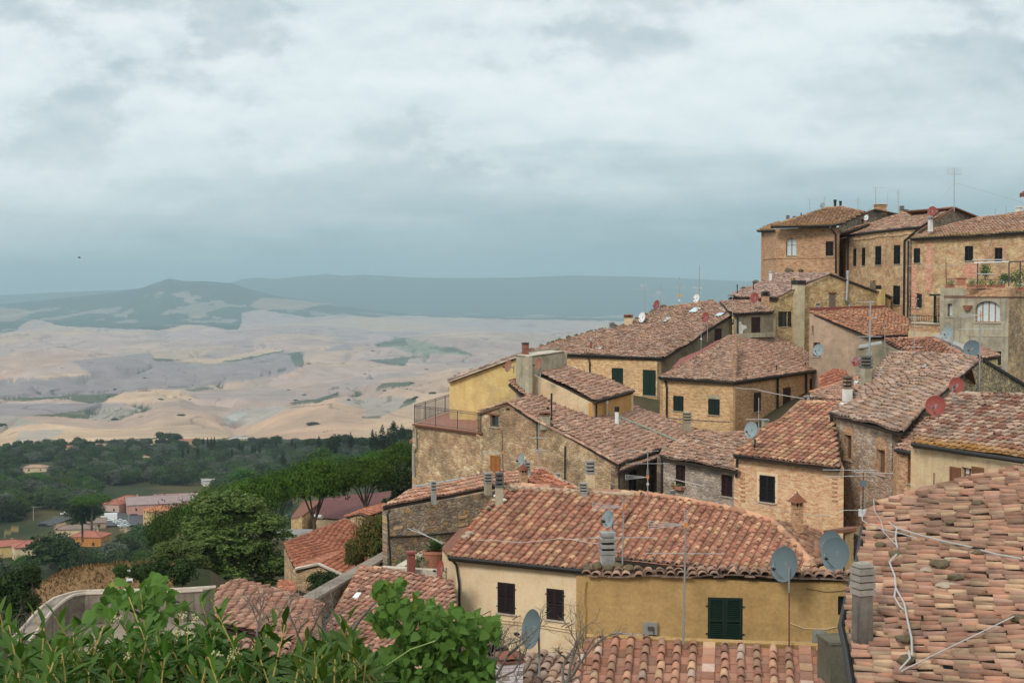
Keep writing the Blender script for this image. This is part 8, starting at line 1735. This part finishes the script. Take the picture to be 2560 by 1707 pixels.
 # --- the wooded valley: every crown its own tree, nearer ones larger
def valley_trees():
 R=random.Random(11);n=0;spots=[]
 yb=[(0,1118),(150,1108),(300,1110),(560,1106),(700,1108),(900,1100),(1040,1070)]
 occ=[(-20,1335,112,1398),(172,1318,270,1368),(258,1280,325,1325),(262,1212,520,1285),(370,1262,425,1322),(60,1160,118,1184),(0,1302,190,1345),(100,1275,180,1320)]
 keep=[]
 def blocked(x,y,z_):return any(a-z_*.55<x<c+z_*.55 and b<y and y-z_*.8<e for a,b,c,e in occ)
 for _ in range(1100):  # undergrowth on the near slopes
  x,y=(R.uniform(380,1000),R.uniform(1300,1400))if R.random()<.45 else(R.uniform(-40,400),R.uniform(1360,1480))
  if blocked(x,y,56)or(x>620 and y<1345):continue
  if 60<x and y>1432+.0*x:continue
  if any((x-p[0])**2+((y-p[1])*1.6)**2<22**2 for p in keep):continue
  keep.append((x,y,R.uniform(48,80)))
 for _ in range(6000):
  x=R.uniform(-60,1060);y=1106+(R.random()**1.1)*400;
  if y<np.interp(x,[p[0]for p in yb],[p[1]for p in yb])+4:continue
  size=np.interp(y,[1100,1140,1200,1300,1400,1500],[20,27,40,66,84,100])
  if blocked(x,y,size):continue
  if x>700 and y>1180:continue
  if y>1330 and x>380:continue
  if y>1430 and x>60:continue
  if 900<x and y>1150:continue
  if any((x-p[0])**2+((y-p[1])*2.1)**2<(.47*(size+p[2])*.5)**2*np.interp(y,[1100,1200,1350],[1.1,.72,.5])for p in keep):continue
  keep.append((x,y,size))
 keep.sort(key=lambda p:p[1])
 for x,y,size in keep:
  g=ground_at((x,y),800);d=g.y;
  if d<120:continue
  kind=R.choices(['round','leafy','olive','pine'],[3.4,4,2.2,1.6])[0]
  if d>900:kind=R.choices(['round','leafy','olive'],[3.6,3,2])[0]
  h=size*R.uniform(.65,.95);w_=size*R.uniform(1.,1.35)
  if d<330:y+=h*.25
  zone=('at the wood edge under the pale fields, '+('left part' if x<260 else 'behind the warehouses' if x<620 else 'above the umbrella pines'))if y<1165 else('left of the warehouses' if x<260 else 'behind the warehouses' if x<560 and y<1290 else 'on the slope above the umbrella pines' if y<1290 else 'near the red-roofed houses' if x<300 and y<1400 else 'around the big silvery tree' if x>300 else 'beside the dry grass mound')
  lab={'round':'dark evergreen ','leafy':'mid green leafy tree ','olive':'grey-green olive ','pine':'low stone pine '}[kind]+zone
  tree(kind,x,y-h,y+(h*.12 if kind!='pine' else-h*.35),w_,d,lab,{'round':'evergreens ','leafy':'leafy trees ','olive':'olives ','pine':'stone pines '}[kind]+zone);n+=1
 print('valley trees',n)
valley_trees()
for k,(x,y,w_)in enumerate(((352,1446,60),(402,1440,64),(455,1450,70),(300,1436,40),(60,1470,70),(30,1500,90),(75,1520,60),(18,1560,100),(80,1445,46))):tree('round' if k%3 else 'leafy',x,y-w_*.75,y+w_*.3,w_*1.1,98-k*.5,['dark bush at the right end of the dry mound','bush between the mound and the big silvery tree','bush under the big silvery tree','small bush on the crest of the dry mound','dark bush at the left end of the dry mound','large dark bush at the left picture edge','bush between bastion wall and left picture edge','lowest dark bush at the left picture edge','small bush left behind the dry mound'][k])
R9=random.Random(3)
for k in range(90):
 x=R9 .uniform(0,1150);y=860+215*R9 .random()**.8;g=ground_at((x,y),4000)
 if vnoise(np.array([x/60.]),np.array([y/14.]),5)[0]<.5:continue
 s_=7.*3000/max(1500,g.y)*R9 .uniform(.6,1.4);tree('round',g.x/g.y*F+1280,y-s_*.6,y+s_*.2,s_*R9 .uniform(1.2,2.6),g.y,'tiny dark tree standing alone or in a hedge on the pale fields','far trees dotted over the pale fields',name='field_tree')
for k,(x,y,w_,h,d)in enumerate(((425,1092,60,22,1500),(400,1088,26,18,1500),(445,1098,30,14,1500),(155,1104,18,14,1500),(352,1105,16,12,1500),(620,1100,28,12,1500),(660,1103,40,22,1300),(690,1100,34,22,1300),(860,1098,60,26,1100),(820,1104,40,20,1000),(780,1106,40,18,900),(900,1104,50,24,800),(1015,1085,50,30,600),(1030,1100,40,30,560),(960,1112,60,24,560))):
 tree('round',x,y-h*.5,y+h*.5,w_,d,'dark clump of trees at the edge of the dry fields','tree clumps along the field edge',cat='tree',name='evergreen_tree')
 # ------------------------------------------------------------ foreground shrubs on the terrace edge
LEAF={}
def leaf_t(kind):
 if kind=='laurel':st=[(0,.03),(.15,.50),(.42,1.),(.70,.82),(.9,.36),(1,.02)];bend=.16;fold=.30
 else:st=[(0,.55),(.10,.95),(.30,1.),(.55,.78),(.8,.36),(1,.02)];bend=.22;fold=.22
 V=[];Q=[]
 for i,(t,w)in enumerate(st):
  z=-bend*t*t;V+=[(t,-w,z+fold*w*.5),(t,0,z),(t,w,z+fold*w*.5)]
  if i:b=3*i;Q+=[(b-3,b-2,b+1,b),(b-2,b-1,b+2,b+1)]
 return np.array(V,float),np.array(Q)
def leaves(pos,dirs,nrm,length,width,rnd,kind):
 T,Q=leaf_t(kind);n=len(pos);d=dirs/np.linalg.norm(dirs,axis=1)[:,None];s=np.cross(nrm,d);s/=np.linalg.norm(s,axis=1)[:,None]+1e-9;u=np.cross(d,s)
 V=pos[:,None]+T[None,:,0:1]*d[:,None]*length[:,None,None]+T[None,:,1:2]*s[:,None]*width[:,None,None]+T[None,:,2:3]*u[:,None]*(length*.5)[:,None,None]
 Fq=(Q[None]+(np.arange(n)*len(T))[:,None,None]).reshape(-1,4);return V.reshape(-1,3),Fq,np.repeat(rnd,len(Q))
def dry_grass():
 R=np.random.default_rng(4);V=[];C=[]
 for _ in range(5200):
  y=R.uniform(88,122);x=(R.uniform(75+30*math.sin(y),410+40*math.sin(y*1.7))-1280)/F*y;z=gz(x,y)-.03;h_=R.uniform(.06,.32);a=R.uniform(0,3.14);dx,dy=math.cos(a)*.07,math.sin(a)*.07;l=R.normal(size=2)*.12
  V+=[(x-dx,y-dy,z),(x+dx,y+dy,z),(x+dx*.3+l[0],y+l[1],z+h_),(x-dx*.3+l[0],y+l[1],z+h_)];C.append(R.random())
 o=np_mesh('dry_grass',np.array(V),np.arange(len(V)).reshape(-1,4),M['dry_grass'],None,{'rnd':('FACE','FLOAT',np.array(C))});tag(o,'dry brown grass on the mound beside the bastion',None,None,'stuff')
dry_grass()
def plant(name,label,cat,tips,base_dy,d,kind='laurel',ll=.112,lw=.0185,per=21,mat='leaf_laurel',stemmat='stem_yellow',seed=0,whorl=.30,leafmat2=None):
 """tips: pixels of shoot tips with their depth; shoots rise from below"""
 R=np.random.default_rng(seed);t=thing(name,label,cat,W((tips[0][0],tips[0][1]+260),d));P=[];D=[];N=[];L=[];Wd=[];C=[];mb=MB()
 for tp in tips:
  dd=tp[2]if len(tp)>2 else d+R.normal()*.5;tip=np.array(W(tp[:2],dd));lean=np.array([R.normal()*.10,R.normal()*.10,0]);hgt=.62;foot=tip-np.array([0,0,hgt])+lean*1.2
  mid=(tip+foot)/2+lean*.35;mb.tube([foot,mid,tip],.0055,5,.0025);m=per;k0=R.uniform(0,6.28);tone=R.random()
  for i in range(m):
   f=i/(m-1);s=1-f**.8*.62;q=foot+(tip-foot)*(s)if s>.5 else foot+(mid-foot)*s*2;q=(1-s)**2*foot+2*s*(1-s)*mid+s*s*tip
   a=k0+i*2.4;el=.12+(1-f)**3*.95+R.normal()*.18 if f<.5 else R.uniform(-.35,.35);dr=np.array([math.cos(a)*math.cos(el),math.sin(a)*math.cos(el),math.sin(el)])
   nm=np.array([-math.cos(a)*math.sin(el),-math.sin(a)*math.sin(el),math.cos(el)])+R.normal(size=3)*.28
   P.append(q);D.append(dr);N.append(nm);l=ll*R.uniform(.65,1.15)*(1 if f>.1 else .72);L.append(l);Wd.append(lw*R.uniform(.8,1.15)*l/ll);C.append(np.clip(.25*tone+.4*R.random()+.35*(1-f),0,.99))
 V,Fq,rn=leaves(np.array(P),np.array(D),np.array(N),np.array(L),np.array(Wd),np.array(C),kind)
 np_mesh('foliage',V,Fq,M[mat],t,{'rnd':('FACE','FLOAT',rn)});mb.build('stem',M[stemmat],t);return t
def infill(n,x0,x1,yf,d0,d1,seed):
 R=np.random.default_rng(seed);out=[]
 while len(out)<n:
  x=R.uniform(x0,x1);y=R.uniform(1500,1830);
  if y>yf(x):out.append((x,y,R.uniform(d0,d1)))
 return out
prof_=lambda x:np.interp(x,[-80,0,60,110,160,220,300,360,440,520,580,640,700,760,820,880,940,980],[1640,1650,1650,1600,1620,1640,1610,1560,1600,1560,1610,1640,1660,1600,1600,1600,1640,1760])
I3=lambda L_:[I_(*p)for p in L_]
groups=[
('glossy laurel shrub at the bottom left corner',[(0,575),(55,640),(215,600),(335,590),(130,720),(270,660)],-80,160,5.2),
('laurel shrub with yellow stems left of the vine leaves',[(450,680),(500,660),(590,740),(380,720),(640,640),(560,760)],140,300,5.6),
('laurel shrub in front of the bastion wall',[(790,470),(860,440),(720,560),(670,620),(980,660),(880,700),(760,640)],280,430,6.2),
('tall laurel shoots in front of the low ragged roof',[(1110,560),(1235,500),(1290,485),(1385,530),(1150,640),(1240,730),(1450,690),(1020,720)],410,620,6.0),
('laurel shrub between the low roofs and the picture bottom',[(1650,640),(1690,650),(1745,640),(1600,720),(1560,760),(1880,740)],600,760,5.8),
('laurel shrub left of the ivy-leaved climber',[(2085,650),(2130,620),(2150,720),(2000,740),(2240,860),(1980,860)],750,920,5.4)]
for k,(l,tp,x0,x1,d)in enumerate(groups):
 tips=[p+(d+random.uniform(-.3,.3),)for p in I3(tp)]+infill(62,x0,x1,prof_,d-.8,d+1.0,100+k);plant('laurel_shrub',l,'shrub',tips,0,d,seed=k+1)
 # dense hedge body behind the shoots
R_=np.random.default_rng(77);n=13000;P=[]
while len(P)<n:
 x=R_.uniform(-120,1000);y=R_.uniform(1560,1900);dd=R_.uniform(6.2,8.4)
 if y>prof_(x)+12+10*math.sin(x/23.):P.append(np.array(W((x,y),dd)))
P=np.array(P);D=R_.normal(size=P.shape);D[:,2]+=.4;N=R_.normal(size=P.shape)*.6+[0,-.35,.8];Lh=R_.uniform(.045,.085,n)
t=thing('hedge','dense dark green hedge filling the bottom left below the laurel shoots','hedge',W((450,1900),7));V,Fq,rn=leaves(P,D,N,Lh,Lh*.22,R_.random(n)*.7,'laurel');np_mesh('foliage',V,Fq,M['leaf_laurel'],t,{'rnd':('FACE','FLOAT',rn)})
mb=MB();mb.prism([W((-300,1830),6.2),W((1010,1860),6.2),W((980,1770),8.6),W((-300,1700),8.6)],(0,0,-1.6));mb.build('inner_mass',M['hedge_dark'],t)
# blossom sprays
mb=MB();t=thing('blossom_spray','sprays of tiny cream blossoms among the laurel leaves','blossom',W((530,1600),5.8))
for x,y in((1125,590),(1190,600),(1090,700),(1160,695),(1420,835),(1440,800),(1340,815),(720,600),(780,840)):
 for i in range(16):p=W(I_(x+random.gauss(0,16),y+random.gauss(0,14)),5.6+random.gauss(0,.05));s=random.uniform(.0015,.0035);mb.rock if False else mb.box(p,(s*1.6,s*1.6,s*1.6),random.random())
mb.build('blossom',M['blossom'],t)
# heart-leaved climbers
def climber(label,poly,d,n,size,mat,seed,spread,branches,stem='bark_grey',name='climbing_shrub',dense=1.):
 R=np.random.default_rng(seed);xs=[p[0]for p in poly];ys=[p[1]for p in poly];P=[];c=[]
 while len(P)<n:
  x,y=R.uniform(min(xs),max(xs)),R.uniform(min(ys),max(ys))
  if inpoly(np.array([x]),np.array([y]),poly)[0]:
  # leaves gather on twigs
   if vnoise(np.array([x/14.]),np.array([y/11.]),seed)[0]<.42/dense:continue
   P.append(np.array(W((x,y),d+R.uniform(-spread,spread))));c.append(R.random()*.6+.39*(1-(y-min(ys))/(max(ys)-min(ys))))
 P=np.array(P);D=R.normal(size=P.shape)*.7+[0,-.2,-.75];N=R.normal(size=P.shape)*.55+[0,-.75,.55];L=size*R.uniform(.55,1.15,n)
 t=thing(name,label,'shrub',W((sum(xs)/len(xs),max(ys)),d));V,Fq,rn=leaves(P,D,N,L,L*.46,np.clip(np.array(c),0,.99),'vine');np_mesh('foliage',V,Fq,M[mat],t,{'rnd':('FACE','FLOAT',rn)})
 for b in branches:mb=MB();mb.tube([W(p,d)for p in b],.014,6,.005);mb.build('branch',M[stem],t)
 return t
cl=[J_(*p)for p in((1200,520),(1210,380),(1300,350),(1440,330),(1480,400),(1470,470),(1600,480),(1700,500),(1740,580),(1850,560),(1960,620),(2010,650),(2060,640),(2150,690),(2240,690),(2310,720),(2330,800),(2300,880),(2220,860),(2140,900),(2160,990),(2240,1050),(2250,1400),(960,1400),(1080,1180),(1180,1120),(1190,1030),(1280,960),(1290,860),(1220,780),(1170,720),(1200,620))]
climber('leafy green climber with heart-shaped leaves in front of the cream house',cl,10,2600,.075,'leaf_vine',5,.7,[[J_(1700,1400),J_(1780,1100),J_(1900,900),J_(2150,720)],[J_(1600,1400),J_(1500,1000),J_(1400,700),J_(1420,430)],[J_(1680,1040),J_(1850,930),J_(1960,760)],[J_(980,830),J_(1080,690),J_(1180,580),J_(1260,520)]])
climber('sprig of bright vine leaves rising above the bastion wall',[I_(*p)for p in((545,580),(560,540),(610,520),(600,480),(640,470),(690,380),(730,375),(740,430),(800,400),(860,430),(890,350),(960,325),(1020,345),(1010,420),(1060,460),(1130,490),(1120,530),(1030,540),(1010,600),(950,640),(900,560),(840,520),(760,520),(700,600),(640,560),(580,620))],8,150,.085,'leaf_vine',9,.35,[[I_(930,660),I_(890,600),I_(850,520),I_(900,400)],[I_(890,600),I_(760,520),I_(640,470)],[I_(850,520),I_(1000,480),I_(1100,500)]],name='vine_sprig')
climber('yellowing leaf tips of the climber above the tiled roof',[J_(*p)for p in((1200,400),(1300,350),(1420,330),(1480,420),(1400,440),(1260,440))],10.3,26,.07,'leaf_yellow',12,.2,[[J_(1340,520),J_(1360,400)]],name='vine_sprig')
# bare twigs
def twigs(label,starts,d,seed,depth=4,r=.012,mat='bark_grey',name='bare_shrub'):
 R=random.Random(seed);t=thing(name,label,'shrub',W(starts[0][0],d));mb=MB()
 def grow(p,dr,L,r,n):
  pts=[p];q=p;dd=dr
  for i in range(4):dd=(dd+V3((R.gauss(0,.16),R.gauss(0,.10),R.gauss(0.03,.13)))).normalized();q=q+dd*L/4;pts.append(q)
  mb.tube(pts,r,5,r*.55,cap=False)
  if n>0:
   for i in(1,2,3,4,4):
    if R.random()<.72:grow(pts[i],(dd+V3((R.gauss(0,.6),R.gauss(0,.4),R.gauss(.05,.45)))).normalized(),L*R.uniform(.4,.7),r*.52,n-1)
 for(a_,b_)in starts:p,q=W(a_,d),W(b_,d+R.uniform(-.3,.3));grow(p,(q-p).normalized(),(q-p).length*.62,r,depth)
 mb.build('twigs',M[mat],t);return t
twigs('bare grey twigs reaching over the big pole-mounted dish',[(E_(520,1620),E_(960,1080)),(E_(560,1620),E_(800,1180)),(E_(450,1600),E_(850,1290))],14,3,4,.018)
twigs('bare grey shrub in front of the mustard wall corner',[(E_(1120,1660),E_(1240,990)),(E_(1090,1640),E_(1350,1110)),(E_(1120,1620),E_(980,1240))],18,8,4,.024)
twigs('bare twigs in front of the low ragged roof',[(J_(560,1100),J_(540,480)),(J_(680,1150),J_(730,520)),(J_(700,1150),J_(900,640)),(J_(150,900),J_(130,420))],16,14,4,.016)
twigs('thin bare twigs at the far left over the bastion edge',[(I_(150,800),I_(130,520)),(I_(190,780),I_(60,620))],16,21,3,.012)
cable([W(J_(1000,1230),8),W(J_(1220,1170),8),W(J_(1400,1050),8),W(J_(1520,970),8),W(J_(1740,895),8)],.0035,'single pale green tendril arching over the climber',name='tendril',mat='tendril',cat='tendril')
haze()
